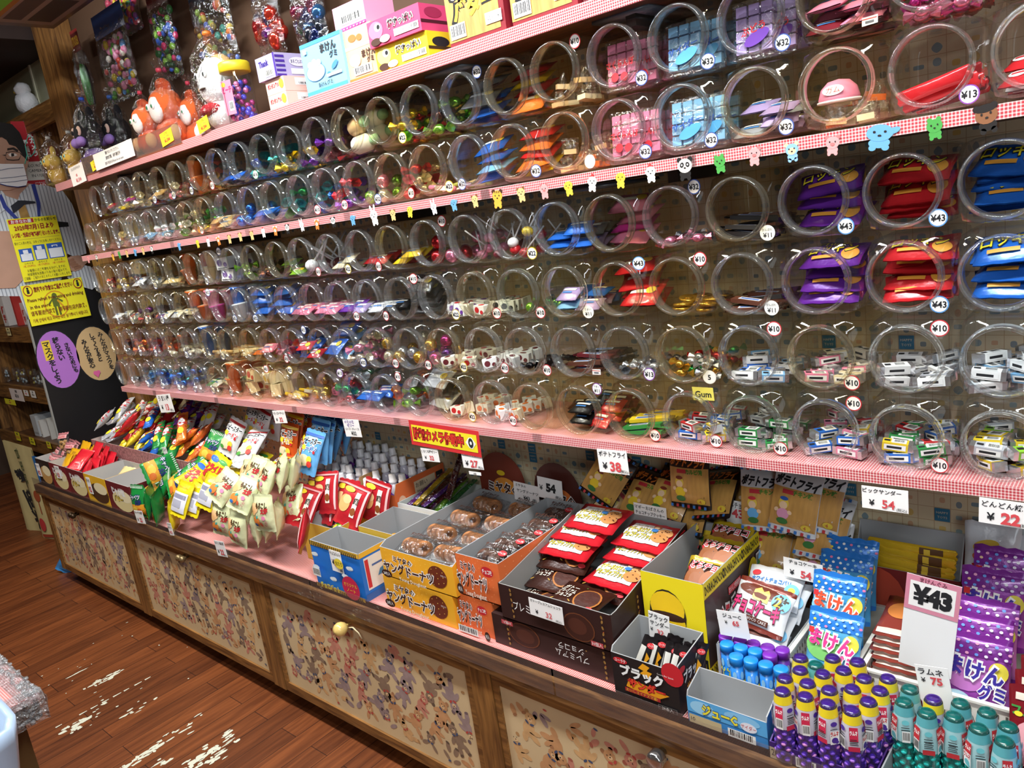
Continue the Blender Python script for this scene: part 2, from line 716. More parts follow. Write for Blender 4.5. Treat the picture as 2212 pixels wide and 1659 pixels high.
def planks():
    m = bpy.data.materials.new('red_brown_floorboards')
    m.use_nodes = True
    n, l = m.node_tree.nodes, m.node_tree.links
    bs = n['Principled BSDF']
    tc, mp = n.new('ShaderNodeTexCoord'), n.new('ShaderNodeMapping')
    mp.inputs['Rotation'].default_value = (0, 0, PI / 2)
    bk = n.new('ShaderNodeTexBrick')
    bk.inputs['Scale'].default_value = 1.0
    bk.inputs['Brick Width'].default_value = 0.62
    bk.inputs['Row Height'].default_value = 0.075
    bk.inputs['Mortar Size'].default_value = 0.0012
    bk.inputs['Color1'].default_value = lin('6E3A1C')
    bk.inputs['Color2'].default_value = lin('8A4C26')
    bk.inputs['Mortar'].default_value = lin('3A1C0E')
    m2, nt = n.new('ShaderNodeMapping'), n.new('ShaderNodeTexNoise')
    m2.inputs['Scale'].default_value = (26, 2.2, 1)
    nt.inputs['Scale'].default_value = 2.0
    nt.inputs['Detail'].default_value = 7
    nt.inputs['Distortion'].default_value = 0.8
    mx, rp = n.new('ShaderNodeMix'), n.new('ShaderNodeValToRGB')
    mx.data_type, mx.blend_type = 'RGBA', 'MULTIPLY'
    mx.inputs[0].default_value = 0.85
    rp.color_ramp.elements[0].position, rp.color_ramp.elements[1].position = 0.35, 0.7
    rp.color_ramp.elements[0].color = (0.42, 0.36, 0.33, 1)
    l.new(tc.outputs['Object'], mp.inputs[0])
    l.new(mp.outputs[0], bk.inputs['Vector'])
    l.new(tc.outputs['Object'], m2.inputs[0])
    l.new(m2.outputs[0], nt.inputs['Vector'])
    l.new(nt.outputs['Fac'], rp.inputs[0])
    l.new(bk.outputs['Color'], mx.inputs[6])
    l.new(rp.outputs[0], mx.inputs[7])
    l.new(mx.outputs[2], bs.inputs['Base Color'])
    bs.inputs['Roughness'].default_value = 0.42
    return m


fl = MB()
fl.box(-6.5, -3.2, -0.1, 2.2, 2.0, 0.0, planks())
chip = paper('CFCFBC')
CH = [0]
FS = Flat((0, 0, 0), (1, 0, 0), (0, 1, 0))


def chips(px, py, n, ln, wd, sx, sy):
    p = on_z(px, py, 0)
    for _ in range(n):
        cx, cy = p.x + RG.gauss(0, sx), p.y + RG.gauss(0, sy)
        a, b = ln * RG.uniform(0.25, 1.0), wd * RG.uniform(0.3, 1.0)
        pts = []
        for k in range(9):
            t = 2 * PI * k / 9
            q = RG.uniform(0.55, 1.1)
            pts.append((cx + b * q * math.cos(t), cy + a * q * math.sin(t)))
        CH[0] += 1
        fl.add([FS(u, v, 0.0003 + 0.000004 * CH[0]) for u, v in pts], [tuple(range(9))], chip)


chips(232, 1465, 22, 0.018, 0.009, 0.012, 0.03)
chips(178, 1560, 22, 0.020, 0.010, 0.012, 0.03)
chips(185, 1445, 4, 0.05, 0.005, 0.003, 0.03)
chips(300, 1530, 10, 0.018, 0.007, 0.012, 0.03)
chips(318, 1628, 34, 0.024, 0.008, 0.013, 0.055)
chips(332, 1658, 12, 0.022, 0.008, 0.016, 0.03)
chips(440, 1645, 44, 0.020, 0.009, 0.022, 0.05)
chips(480, 1605, 14, 0.02, 0.008, 0.02, 0.04)
chips(390, 1580, 10, 0.015, 0.006, 0.02, 0.04)
chips(250, 1500, 16, 0.007, 0.005, 0.16, 0.12)
chips(160, 1430, 12, 0.006, 0.004, 0.10, 0.12)
a_, b_ = on_z(120, 1572, 0), on_z(335, 1457, 0)
for k in range(9):
    t0 = k / 9
    if k == 1:
        continue
    p = a_.lerp(b_, t0)
    q = a_.lerp(b_, t0 + 0.085 * RG.uniform(0.6, 1))
    fl.add([(p.x - 0.0035, p.y, 0.0005), (q.x - 0.002, q.y, 0.0005), (q.x + 0.0015, q.y, 0.0005), (p.x + 0.004, p.y, 0.0005)], [(0, 1, 2, 3)], chip)
struct(fl.build('floor'))


def happy_paper():
    """cream nursery wallpaper: tan grid, one small coloured picture per square"""
    m = bpy.data.materials.new('nursery_wallpaper')
    m.use_nodes = True
    n, l = m.node_tree.nodes, m.node_tree.links
    bs = n['Principled BSDF']
    tc, sp = n.new('ShaderNodeTexCoord'), n.new('ShaderNodeSeparateXYZ')
    l.new(tc.outputs['Object'], sp.inputs[0])

    def mth(op, x, y=None, z=None):
        q = n.new('ShaderNodeMath')
        q.operation = op
        for i, s in enumerate((x, y, z)):
            if s is None:
                continue
            if isinstance(s, (int, float)):
                q.inputs[i].default_value = s
            else:
                l.new(s, q.inputs[i])
        return q.outputs[0]
    P = 0.027
    u, v = mth('DIVIDE', sp.outputs[0], P), mth('DIVIDE', sp.outputs[2], P)
    fu, fv = mth('SUBTRACT', mth('FRACT', u), 0.5), mth('SUBTRACT', mth('FRACT', v), 0.5)
    cb = n.new('ShaderNodeCombineXYZ')
    l.new(mth('FLOOR', u), cb.inputs[0])
    l.new(mth('FLOOR', v), cb.inputs[1])
    wn = n.new('ShaderNodeTexWhiteNoise')
    wn.noise_dimensions = '2D'
    l.new(cb.outputs[0], wn.inputs['Vector'])
    s3 = n.new('ShaderNodeSeparateColor')
    l.new(wn.outputs['Color'], s3.inputs[0])
    # picture shape: an ellipse or a squat box, off-centre by the cell's random numbers
    ax = mth('MULTIPLY', fu, mth('ADD', 1.6, mth('MULTIPLY', s3.outputs[0], 1.4)))
    ay = mth('MULTIPLY', mth('ADD', fv, mth('MULTIPLY', mth('SUBTRACT', s3.outputs[1], 0.5), 0.3)), mth('ADD', 1.6, mth('MULTIPLY', s3.outputs[2], 2.4)))
    pw = mth('ADD', 1.4, mth('MULTIPLY', s3.outputs[2], 4.0))
    dd = mth('ADD', mth('POWER', mth('ABSOLUTE', ax), pw), mth('POWER', mth('ABSOLUTE', ay), pw))
    shp = mth('LESS_THAN', dd, mth('POWER', 0.5, pw))
    on = mth('GREATER_THAN', s3.outputs[1], 0.22)
    shp = mth('MULTIPLY', shp, on)
    grid = mth('GREATER_THAN', mth('MAXIMUM', mth('ABSOLUTE', fu), mth('ABSOLUTE', fv)), 0.478)
    rp = n.new('ShaderNodeValToRGB')
    rp.color_ramp.interpolation = 'CONSTANT'
    e = rp.color_ramp.elements
    e[0].color, e[0].position = lin('2F7FA0'), 0
    e[1].color, e[1].position = lin('E3B83F'), 0.45
    for pos, c in ((0.62, '7FB4C4'), (0.74, '3F6F8F'), (0.86, 'D89A70')):
        q = e.new(pos)
        q.color = lin(c)
    l.new(wn.outputs['Value'], rp.inputs[0])

    def mix(f, a, b):
        x = n.new('ShaderNodeMix')
        x.data_type = 'RGBA'
        l.new(f, x.inputs[0])
        for i, s in ((6, a), (7, b)):
            if isinstance(s, str):
                x.inputs[i].default_value = lin(s)
            else:
                l.new(s, x.inputs[i])
        return x.outputs[2]
    c = mix(grid, 'E6D6B0', 'CDAE84')
    pale = n.new('ShaderNodeMix')
    pale.data_type = 'RGBA'
    pale.inputs[0].default_value = 0.3
    l.new(rp.outputs[0], pale.inputs[6])
    pale.inputs[7].default_value = lin('E6D6B0')
    c = mix(shp, c, pale.outputs[2])
    l.new(c, bs.inputs['Base Color'])
    bs.inputs['Roughness'].default_value = 0.6
    return m


wb = MB()
wbm = mat('5A3E28', 0.8, noise=0.4, scale=3)
wb.box(-3.6, WALLY, 0.0, 2.2, 2.0, 2.9, wbm)
wb.box(-6.5, 1.75, 0.0, -3.6, 2.0, 2.9, wbm)
wp = happy_paper()
wb.box(-3.6, WALLY - 0.003, CTOP, 0.3, WALLY, 1.70, wp)
WS = Flat((0, WALLY - 0.003, 0))
P = 0.027
for px, py in ((700, 930), (640, 905), (820, 935), (1085, 965), (1155, 978), (1160, 975), (1280, 985), (1370, 1005), (1560, 1040), (2030, 1105), (1840, 1060), (560, 890), (480, 872), (420, 868), (1785, 735), (1950, 735)):
    q = on_y(px, py, WALLY)
    iu, iv = math.floor(q.x / P), math.floor(q.z / P)
    u, v = (iu + 0.5) * P, (iv + 0.5) * P
    wb.draw(WS, [('r', u - P * 0.47, v - P * 0.47, u + P * 0.47, v + P * 0.47, paper('3B7FA2'))], off=0.0006)
    wb.draw(WS, [('t', 'HAPPY', u, v + 0.0045, 0.006, paper('E8E0C0')), ('t', 'TOYS', u, v - 0.0045, 0.006, paper('E8E0C0'))], off=0.001)
struct(wb.build('wall_back'))
wl = MB()
wl.box(-6.62, -3.2, 0, -6.5, 2.0, 2.9, mat('4A3526', 0.8, noise=0.4, scale=3))
struct(wl.build('wall_left'))
wr = MB()
wr.box(2.2, -3.2, 0, 2.32, 2.0, 2.9, mat('9A8A70', 0.8, noise=0.3, scale=3))
struct(wr.build('wall_right'))
wf = MB()
wf.box(-6.5, -3.32, 0, 2.2, -3.2, 2.9, mat('8A7A62', 0.8, noise=0.3, scale=3))
struct(wf.build('wall_front'))
ce = MB()
ce.box(-6.5, -3.2, 2.8, 2.2, 2.0, 2.9, mat('5A4636', 0.8, noise=0.4, scale=3))
struct(ce.build('ceiling'))

# ------------------------------------------------------------------ wall shelves
def display_shelf(z, x0, label):
    t = thing('display_shelf', label, 'shelf', (0, 0, z))
    b = MB()
    b.box(x0, DS + 0.006, -0.019, 0.35, WALLY - 0.004, 0.0, WOODD, top=GING)
    b.build('board', t)
    e = MB()
    e.box(x0, DS, -0.0195, 0.35, DS + 0.006, 0.0005, GING)
    for x in [x0 + 0.3 + k * 0.47 for k in range(int(-x0 / 0.47))]:
        e.box(x - 0.012, DS - 0.0008, -0.0195, x + 0.012, DS, 0.0, LIPM)
    e.build('gingham_edge', t)
    for x in [x0 + 0.25 + k * 0.78 for k in range(int(-x0 / 0.78) + 1)]:
        k = MB()
        k.box(x - 0.01, DS + 0.05, -0.04, x + 0.01, WALLY - 0.004, -0.0195, mat('3A332E', 0.5, 0.3))
        k.build('bracket', t)
    return t


display_shelf(S3, -3.235, 'lowest gingham-edged display shelf just above the snack counter')
display_shelf(S2, -3.285, 'middle gingham-edged display shelf lined with animal stickers')
t1 = thing('display_shelf', 'top gingham-edged display shelf carrying plush toys and snack cartons', 'shelf', (0, 0, S1))
b = MB()
b.box(-3.36, DS + 0.006, -0.024, 0.35, WALLY - 0.004, 0, WOODD, top=GING)
b.build('board', t1)
b = MB()
b.box(-3.36, DS, -0.026, 0.35, DS + 0.006, 0.0015, GING)
b.build('gingham_edge', t1)
for x in (-2.9, -2.2, -1.45, -0.75, 0.0):
    k = MB()
    k.box(x - 0.01, DS + 0.05, -0.05, x + 0.01, WALLY - 0.004, -0.0245, mat('3A332E', 0.5, 0.3))
    k.build('bracket', t1)

# folded wrapping cloths pushed between jars and the shelf above
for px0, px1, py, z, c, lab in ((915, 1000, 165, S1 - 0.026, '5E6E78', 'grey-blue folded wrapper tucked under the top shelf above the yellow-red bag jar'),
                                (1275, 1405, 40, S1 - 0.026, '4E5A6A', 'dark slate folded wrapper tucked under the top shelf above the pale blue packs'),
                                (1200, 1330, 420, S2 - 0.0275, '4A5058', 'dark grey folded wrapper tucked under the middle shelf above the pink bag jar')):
    a, q = on_y(px0, py, 1.26), on_y(px1, py, 1.26)
    b = MB()
    pts = [(0, -0.004), (0.01, 0.005), (0.5, 0.006), (0.97, 0.005), (1, -0.002), (0.6, -0.005)]
    wd = q.x - a.x
    for y0, y1 in ((0, 0.16),):
        n = len(pts)
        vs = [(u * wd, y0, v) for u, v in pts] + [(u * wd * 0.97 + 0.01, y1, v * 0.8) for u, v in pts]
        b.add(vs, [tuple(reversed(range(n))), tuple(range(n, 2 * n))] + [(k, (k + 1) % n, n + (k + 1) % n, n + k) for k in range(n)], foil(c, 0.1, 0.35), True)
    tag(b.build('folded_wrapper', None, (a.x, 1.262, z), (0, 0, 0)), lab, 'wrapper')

# ------------------------------------------------------------------ low counter: cupboards, ledge
DIV = [-3.86, -2.965, -2.04, -1.125, -0.215, 0.6]
FY = 1.0
BEARC = [('D09A68', 'B07A50'), ('D08A72', 'B0604C'), ('957A62', '6A5442'), ('A48C88', '786264'), ('DCAE76', 'B88A56')]
BM = [mat(c[0], 0.8, noise=0.3, scale=45) for c in BEARC]
BD = [mat(c[1], 0.8, noise=0.3, scale=60) for c in BEARC]
BOW = [paper('44506E'), paper('B8473C')]


def bear(mb, S, u, v, s, a, ci, kind):
    M, D = BM[ci], BD[ci]
    ca, sa = math.cos(a), math.sin(a)

    def el(x, y, rx, ry, m, o, ang=0.0):
        N = 10
        vs = []
        for i in range(N):
            t = 2 * PI * i / N
            ex, ey = rx * math.cos(t), ry * math.sin(t)
            px, py = x + ex * math.cos(ang) - ey * math.sin(ang), y + ex * math.sin(ang) + ey * math.cos(ang)
            vs.append((u + s * (px * ca - py * sa), v + s * (px * sa + py * ca)))
        if any(not (S.u0 < p < S.u1 and S.v0 < q < S.v1) for p, q in vs):
            return
        mb.add([S(p, q, 0.0004 + o * 0.00012) for p, q in vs], [tuple(range(N))], m)
    el(0, 0, 0.27, 0.36, M, 0)
    if kind == 0:
        for sx in (-1, 1):
            el(sx * 0.22, -0.42, 0.14, 0.26, M, 1, sx * 0.25)
            el(sx * 0.30, 0.08, 0.11, 0.25, M, 1, sx * 0.9)
            el(sx * 0.27, -0.62, 0.12, 0.07, D, 2)
    elif kind == 1:
        for sx in (-1, 1):
            el(sx * 0.34, -0.30, 0.26, 0.13, M, 1, -sx * 0.5)
            el(sx * 0.26, 0.12, 0.10, 0.22, M, 1, sx * 0.5)
            el(sx * 0.55, -0.42, 0.08, 0.12, D, 2)
    else:
        el(0.3, -0.25, 0.3, 0.13, M, 1, -0.4)
        el(0.28, -0.02, 0.28, 0.10, M, 1, 0.3)
        el(-0.1, -0.42, 0.13, 0.22, M, 1, 0.2)
    el(0, 0.50, 0.25, 0.23, M, 2)
    for sx in (-1, 1):
        el(sx * 0.19, 0.71, 0.10, 0.10, D, 1)
        el(sx * 0.08, 0.55, 0.022, 0.026, paper('2E2018'), 5)
        el(sx * 0.11, 0.27, 0.10, 0.05, BOW[(ci + kind) % 2], 5, sx * 0.5)
    el(0, 0.43, 0.10, 0.08, mat('E2BE8E', 0.8), 4)
    el(0, 0.455, 0.035, 0.025, paper('2E2018'), 5)


class Area(Flat):
    pass


KN = ['pair of small dark metal knobs', 'pair of antique bronze knobs', 'round glossy yellow wooden ball knob', 'round chrome knob', 'none']
NTH = ['cupboard at the far end of the counter under the potato snack trays', 'second cupboard from the far end, under the green snack bags', 'cupboard under the blue carton, with a yellow ball knob', 'cupboard below the brown and black cartons, with a chrome knob', 'cupboard at the near end below the purple soda bottles']
for i in range(5):
    x0, x1 = DIV[i], DIV[i + 1]
    t = thing('counter_cupboard', 'low wooden ' + NTH[i] if i != 2 else 'low wooden teddy-papered ' + NTH[i], 'cupboard', (x0, FY, 0), (0, 0, 0), None)
    b = MB()
    W = x1 - x0
    b.box(0.001, 0.022, 0.062, W - 0.001, 0.455, 0.434, WOODX)
    b.box(0.0, 0.06, 0.0, W, 0.45, 0.062, mat('1E1610', 0.8))
    b.build('body', t)
    for nm, q in (('stile', (0.0, 0.0, 0.064, 0.032, 0.0215, 0.434)), ('stile', (W - 0.032, 0.0, 0.064, W - 0.0005, 0.0215, 0.434))):
        k = MB()
        k.box(*q, WOODZ)
        k.build(nm, t)
    k = MB()
    dx0, dx1, dz0, dz1 = 0.034, W - 0.034, 0.066, 0.432
    for q in ((dx0, 0.002, dz0, dx1, 0.021, dz0 + 0.03), (dx0, 0.002, dz1 - 0.028, dx1, 0.021, dz1), (dx0, 0.002, dz0 + 0.03, dx0 + 0.016, 0.021, dz1 - 0.028), (dx1 - 0.016, 0.002, dz0 + 0.03, dx1, 0.021, dz1 - 0.028)):
        k.box(*q, WOODX)
    d = k.build('door', t)
    pn = MB()
    px0, px1, pz0, pz1 = dx0 + 0.014, dx1 - 0.014, dz0 + 0.028, dz1 - 0.026
    pn.box(px0, 0.008, pz0, px1, 0.020, pz1, mat('D8BE92', 0.7, noise=0.15, scale=8))
    S = Area((0, 0.008, 0))
    S.u0, S.u1, S.v0, S.v1 = px0 + 0.016, px1 - 0.016, pz0 + 0.016, pz1 - 0.015
    rg = random.Random(40 + i)
    ny, nx = 5, int((px1 - px0) / 0.074)
    for jy in range(ny):
        for jx in range(nx):
            u = px0 + (jx + 0.5 + 0.5 * (jy % 2)) * (px1 - px0) / nx + rg.uniform(-0.006, 0.006)
            v = pz0 + (jy + 0.5) * (pz1 - pz0) / ny + rg.uniform(-0.006, 0.006)
            bear(pn, S, u, v, 0.060 * rg.uniform(0.9, 1.08), rg.choice((0.2, -0.3, 0.5, 2.9, -0.6, 3.4)), rg.randrange(5), rg.randrange(3))
    pn.build('papered_panel', d)
    kx = {0: (160, 1112), 1: (395, 1204), 2: (747, 1352), 3: (1424, 1632)}.get(i)
    if kx:
        q = on_y(kx[0], kx[1], FY - 0.012)
        lx, lz = q.x - x0, q.z
        kb = MB()
        My = Matrix.Translation((lx, 0.002, lz)) @ Matrix.Rotation(PI / 2, 4, 'X')
        if i == 2:
            kb.lathe([(0.004, 0), (0.004, 0.012), (0.012, 0.016), (0.017, 0.024), (0.019, 0.032), (0.017, 0.041), (0.011, 0.048), (0.0, 0.050)], mat('E8C878', 0.25, coat=0.6, noise=0.25, scale=40), 16, My)
            k2 = MB()
            k2.tube([(lx + 0.012, -0.012, lz - 0.002), (lx + 0.03, -0.012, lz + 0.004), (lx + 0.042, -0.006, lz - 0.012), (lx + 0.048, -0.004, lz - 0.028)], 0.0018, mat('D8C8A0', 0.8))
        elif i == 3:
            kb.lathe([(0.008, 0), (0.008, 0.012), (0.016, 0.015), (0.017, 0.032), (0.014, 0.036), (0, 0.036)], mat('C8C8C8', 0.15, 0.95), 20, My)
        else:
            for sx in (-0.013, 0.013):
                kb.lathe([(0.004, 0), (0.004, 0.012), (0.009, 0.015), (0.012, 0.024), (0.008, 0.031), (0, 0.033)], mat('8A7450' if i else '3E2E1E', 0.35, 0.6), 12, Matrix.Translation((sx, 0, 0)) @ My)
        ko = kb.build('knob', d)
        ko['label'] = KN[i]
        if i == 2:
            k2.build('string', d)
wt = thing('counter_worktop', 'long wooden counter worktop with red gingham sheet and worn front ledge', 'worktop', (0, 0, 0))
b = MB()
b.box(-3.875, FY - 0.012, 0.437, 0.62, FY + 0.022, CTOP, WOODL)
b.build('ledge', wt)
b = MB()
b.box(-3.875, FY + 0.0225, 0.437, 0.62, WALLY - 0.001, CTOP - 0.0015, WOODX)
b.build('top_board', wt)
b = MB()
b.box(-3.87, FY + 0.003, CTOP - 0.001, 0.62, WALLY - 0.004, CTOP, GINGT)
b.build('gingham_sheet', wt)
for x0, x1 in ((-3.87, -2.55), (-2.545, -1.72), (-1.715, -0.9), (-0.895, 0.5)):
    b = MB()
    b.box(x0, FY - 0.0138, 0.452, x1, FY - 0.0126, 0.516, LIPM)
    lp = b.build('clear_lip', wt)
    lp['label'] = 'clear plastic lip sheet taped along the ledge'

# ================================================================== CANDY JARS
def jar_meshes():
    b = MB()
    n = 28
    sec = [(0.0, 0.0495, 2.0), (0.003, 0.0515, 2.3), (0.008, 0.0560, 4.0), (0.013, 0.0585, 6.5), (0.06, 0.0590, 7.5), (0.12, 0.0590, 7.5), (0.158, 0.0585, 6.5), (0.166, 0.0545, 5.0)]
    vs, fs = [], []
    for y, a, e in sec:
        for k in range(n):
            t = 2 * PI * (k + 0.5) / n
            c, s = math.cos(t), math.sin(t)
            q = (abs(c) ** e + abs(s) ** e) ** (-1 / e)
            vs.append((a * q * c, y, 0.0592 + a * q * s))
    for j in range(len(sec) - 1):
        for k in range(n):
            fs.append((j * n + k, j * n + (k + 1) % n, (j + 1) * n + (k + 1) % n, (j + 1) * n + k))
    b0 = len(vs)
    for k in range(n):
        x, y, z = vs[(len(sec) - 1) * n + k]
        vs.append((x * 0.85, 0.162, 0.0592 + (z - 0.0592) * 0.85))
    for k in range(n):
        fs.append(((len(sec) - 1) * n + k, (len(sec) - 1) * n + (k + 1) % n, b0 + (k + 1) % n, b0 + k))
    fs.append(tuple(b0 + k for k in range(n)))
    b.add(vs, fs, JARM, True)
    r = MB()
    My = Matrix.Translation((0, 0, 0.0592)) @ Matrix.Rotation(PI / 2, 4, 'X')
    r.lathe([(0.0495, 0.0), (0.0500, 0.006), (0.0535, 0.008), (0.0535, 0.0105), (0.0505, 0.0125), (0.0505, 0.0165), (0.0530, 0.0185), (0.0530, 0.0215), (0.0515, 0.0245), (0.0490, 0.0255), (0.0470, 0.0235), (0.0470, 0.0)], RIMM, 32, My, True, False)
    return b.mesh('jar_body'), r.mesh('mouth_ring')


JB, JR = jar_meshes()
STK = {}


def sticker_mesh(txt):
    if txt in STK:
        return STK[txt]
    b = MB()
    top = txt.split('|')
    price = top[-1]
    ring = {'¥10': 'C8323C', '¥32': '3C5AA8', '¥43': '5A9AD8', '¥22': 'D8C23A', '¥13': '8A4AB0', '¥11': 'FFFFFF', '¥16': '3E8E4E', '¥11p': '7A3A8A', '': 'E8E8F0', '5': 'F4F2EC', '¥21': 'C8323C'}.get(price, 'C8323C')
    S = Flat((0, 0, 0))
    N = 20
    b.slab([(0.0128 * math.cos(2 * PI * k / N), 0.0128 * math.sin(2 * PI * k / N)) for k in range(N)], 0, 0.0005, paper(ring), S)
    b.draw(S, [('e', 0, 0, 0.0112, 0.0112, paper('FBFAF6'))], off=0.0005)
    p = price.rstrip('p')
    if len(top) > 1:
        b.draw(S, [('t', top[0], 0, 0.0052, 0.0048, paper('15151A'), {'w': 0.017}), ('t', p, 0, -0.0035, 0.0095, paper('15151A'), {'w': 0.018, 'b': 0.5})], off=0.0008)
    elif p:
        b.draw(S, [('t', p, 0, 0, 0.0118, paper('15151A'), {'w': 0.0195, 'b': 1.2})], off=0.0008)
    STK[txt] = b.mesh('price_sticker')
    return STK[txt]


def white_label_mesh():
    b = MB()
    S = Flat((0, 0, 0))
    b.slab([(-0.011, -0.006), (0.011, -0.005), (0.0115, 0.006), (-0.0105, 0.0055)], 0, 0.0004, paper('F4F2EE'), S)
    b.draw(S, [('r', -0.0105, 0.002, 0.010, 0.0035, paper('D8605A')), ('r', -0.006, -0.003, 0.006, 0.0, paper('6A6A72'))], off=0.0004)
    return b.mesh('date_label')


WLM = white_label_mesh()
TINT = {'c': (0.975, 0.985, 0.985, 1), 'y': (0.97, 0.93, 0.80, 1), 'g': (0.93, 0.96, 0.93, 1), 'b': (0.94, 0.97, 0.99, 1), 'p': (0.98, 0.94, 0.95, 1)}
# ------------------------------------------------------------------ sweets kept in the jars
OF = mat('FFFFFF', 0.28, 0.12, 0.35, 0.3, 0, 60, True, name='coloured_wrapper')
OM = mat('FFFFFF', 0.22, 0.75, 0.2, 0.3, 0, 60, True, name='metallic_wrapper')
OP = mat('FFFFFF', 0.5, 0, 0.1, 0, 0, 60, True, name='coloured_card')
OC = clear('tinted_film_wrap', 0.08, 0.7, 0.25, 0.7, 60, 0.12)
WHT, INK, SIL = paper('F2F2F0'), paper('1A1A1E'), mat('D8D8DC', 0.2, 0.85, name='silver_foil')
YEL, REDP = paper('F0DC28'), paper('C8282E')


def k_gum():
    b = MB()
    b.box(-0.019, -0.0095, 0, 0.019, 0.0095, 0.014, OP)
    for sx in (-1, 1):
        b.box(sx * 0.0225 - 0.0035, -0.0096, -0.0001, sx * 0.0225 + 0.0035, 0.0096, 0.0141, SIL)
    T = Flat((0, 0, 0.014), (1, 0, 0), (0, 1, 0))
    b.draw(T, [('r', -0.006, -0.008, 0.016, 0.008, WHT), ('bar', -0.003, -0.007, 0.014, 0.007), ('r', -0.017, -0.003, -0.008, 0.003, INK)])
    Fr = Flat((0, -0.0095, 0.007))
    b.draw(Fr, [('r', -0.016, -0.0045, 0.016, 0.0045, WHT), ('r', -0.012, -0.002, 0.010, 0.002, INK)])
    return b.mesh('gum_box')


def k_bag():
    b = MB()
    B = b.bag(0.058, 0.042, 0.016, OF, 0.1, 6, 9)
    b.draw(B, [('e', -0.15, 0.05, 0.22, 0.26, WHT), ('e', 0.22, -0.08, 0.14, 0.2, YEL), ('r', -0.3, -0.05, 0.05, 0.08, REDP)], 0.058, 0.042, 0.0007)
    return b.mesh('snack_bag')


def k_bigbag(txt, tc, oc):
    b = MB()
    B = b.bag(0.098, 0.066, 0.019, OF, 0.12, 8, 10)
    b.draw(B, [('e', 0.30, -0.10, 0.14, 0.22, oc), ('t', txt, -0.02, 0.10, 0.42, INK, {'w': 0.82, 'b': 2.6}), ('t', txt, -0.02, 0.10, 0.40, tc, {'w': 0.8, 'b': 0.9}), ('r', -0.32, -0.28, 0.1, -0.18, oc)], 0.098, 0.066, 0.0012, 0.0004)
    return b.mesh('corn_snack_bag')


def k_plainbag(extra=(), w=0.085, h=0.058, t=0.018):
    b = MB()
    B = b.bag(w, h, t, OF, 0.12, 6, 9)
    b.draw(B, list(extra), w, h, 0.0008)
    return b.mesh('snack_bag')


def k_twist():
    b = MB()
    b.ball((0, 0, 0.008), (0.0115, 0.008, 0.008), OM, 8, 5)
    for s in (-1, 1):
        vs = [(s * 0.010, 0, 0.008)] + [(s * 0.023, 0.010 * math.cos(a), 0.008 + 0.008 * math.sin(a)) for a in [PI * 2 * k / 6 for k in range(6)]]
        b.add(vs, [(0, 1 + k, 1 + (k + 1) % 6) for k in range(6)], OM)
    return b.mesh('wrapped_candy')


def k_choc():
    b = MB()
    b.box(-0.042, -0.010, 0.001, 0.042, 0.010, 0.008, OP)
    for sx in (-1, 1):
        b.box(sx * 0.047 - 0.005, -0.010, 0.003, sx * 0.047 + 0.005, 0.010, 0.006, OM)
    T = Flat((0, 0, 0.008), (1, 0, 0), (0, 1, 0))
    b.draw(T, [('r', -0.03, -0.006, 0.012, 0.006, paper('D8D8DC')), ('r', -0.027, -0.003, 0.009, 0.003, paper('3B5EA8'))])
    return b.mesh('chocolate_bar')


def k_mochi():
    b = MB()
    for i in range(3):
        for j in range(4):
            x, z = -0.021 + i * 0.021, 0.008 + j * 0.019
            b.box(x - 0.0085, -0.004, z, x + 0.0085, 0.004, z + 0.016, OP)
    b.bag(0.074, 0.088, 0.014, FILM, 0.05, 6, 8)
    B = Flat((0, -0.0078, 0.044))
    b.draw(B, [('t', 'さくらんぼ', 0, 0.0, 0.014, REDP, {'w': 0.06, 'b': 1}), ('e', -0.012, -0.022, 0.008, 0.008, mat('D83A44', 0.4)), ('e', 0.008, -0.024, 0.008, 0.008, mat('D83A44', 0.4))])
    return b.mesh('mochi_pack')


def k_mochi2(txt, tc, blob):
    b = MB()
    for i in range(3):
        for j in range(4):
            x, z = -0.021 + i * 0.021, 0.008 + j * 0.019
            b.box(x - 0.0085, -0.004, z, x + 0.0085, 0.004, z + 0.016, OP)
    b.bag(0.074, 0.088, 0.014, FILM, 0.05, 6, 8)
    B = Flat((0, -0.0078, 0.044))
    b.draw(B, [('e', 0.006, -0.016, 0.022, 0.010, blob, 0.4), ('t', txt, 0, -0.002, 0.013, tc, {'w': 0.06, 'b': 1, 'rot': 0.2})])
    return b.mesh('mochi_pack')


def k_cup():
    b = MB()
    b.lathe([(0.011, 0), (0.015, 0.03), (0.0165, 0.031), (0.0165, 0.034), (0.0, 0.0345)], OP, 14)
    b.lathe([(0.0145, 0.0347), (0.0, 0.0352)], WHT, 14)
    return b.mesh('candy_cup')


def k_coin():
    b = MB()
    b.lathe([(0.0, 0), (0.017, 0), (0.019, 0.0015), (0.019, 0.0045), (0.017, 0.006), (0.015, 0.0052), (0.0, 0.0052)], OM, 18)
    b.lathe([(0.009, 0.0053), (0.008, 0.0062), (0.0, 0.0062)], OM, 12)
    return b.mesh('chocolate_coin')


def k_ball():
    b = MB()
    b.ball((0, 0, 0.011), 0.011, OM, 10, 6, None, 0.06, random.Random(2))
    return b.mesh('foil_ball')


def k_lolly():
    b = MB()
    b.tube([(0, 0, 0.012), (0.03, 0.01, 0.045), (0.045, 0.015, 0.062)], 0.0018, WHT, 6)
    b.ball((0, 0, 0.011), (0.013, 0.013, 0.011), OF, 10, 6)
    return b.mesh('lollipop')


def k_strip():
    b = MB()
    b.bag(0.020, 0.098, 0.007, OF, 0.08, 4, 9)
    return b.mesh('jelly_strip')


def k_tile():
    b = MB()
    b.box(-0.012, -0.012, 0, 0.012, 0.012, 0.009, OP)
    b.bag(0.034, 0.03, 0.013, FILM, 0.1, 4, 7)
    return b.mesh('mochi_tile')


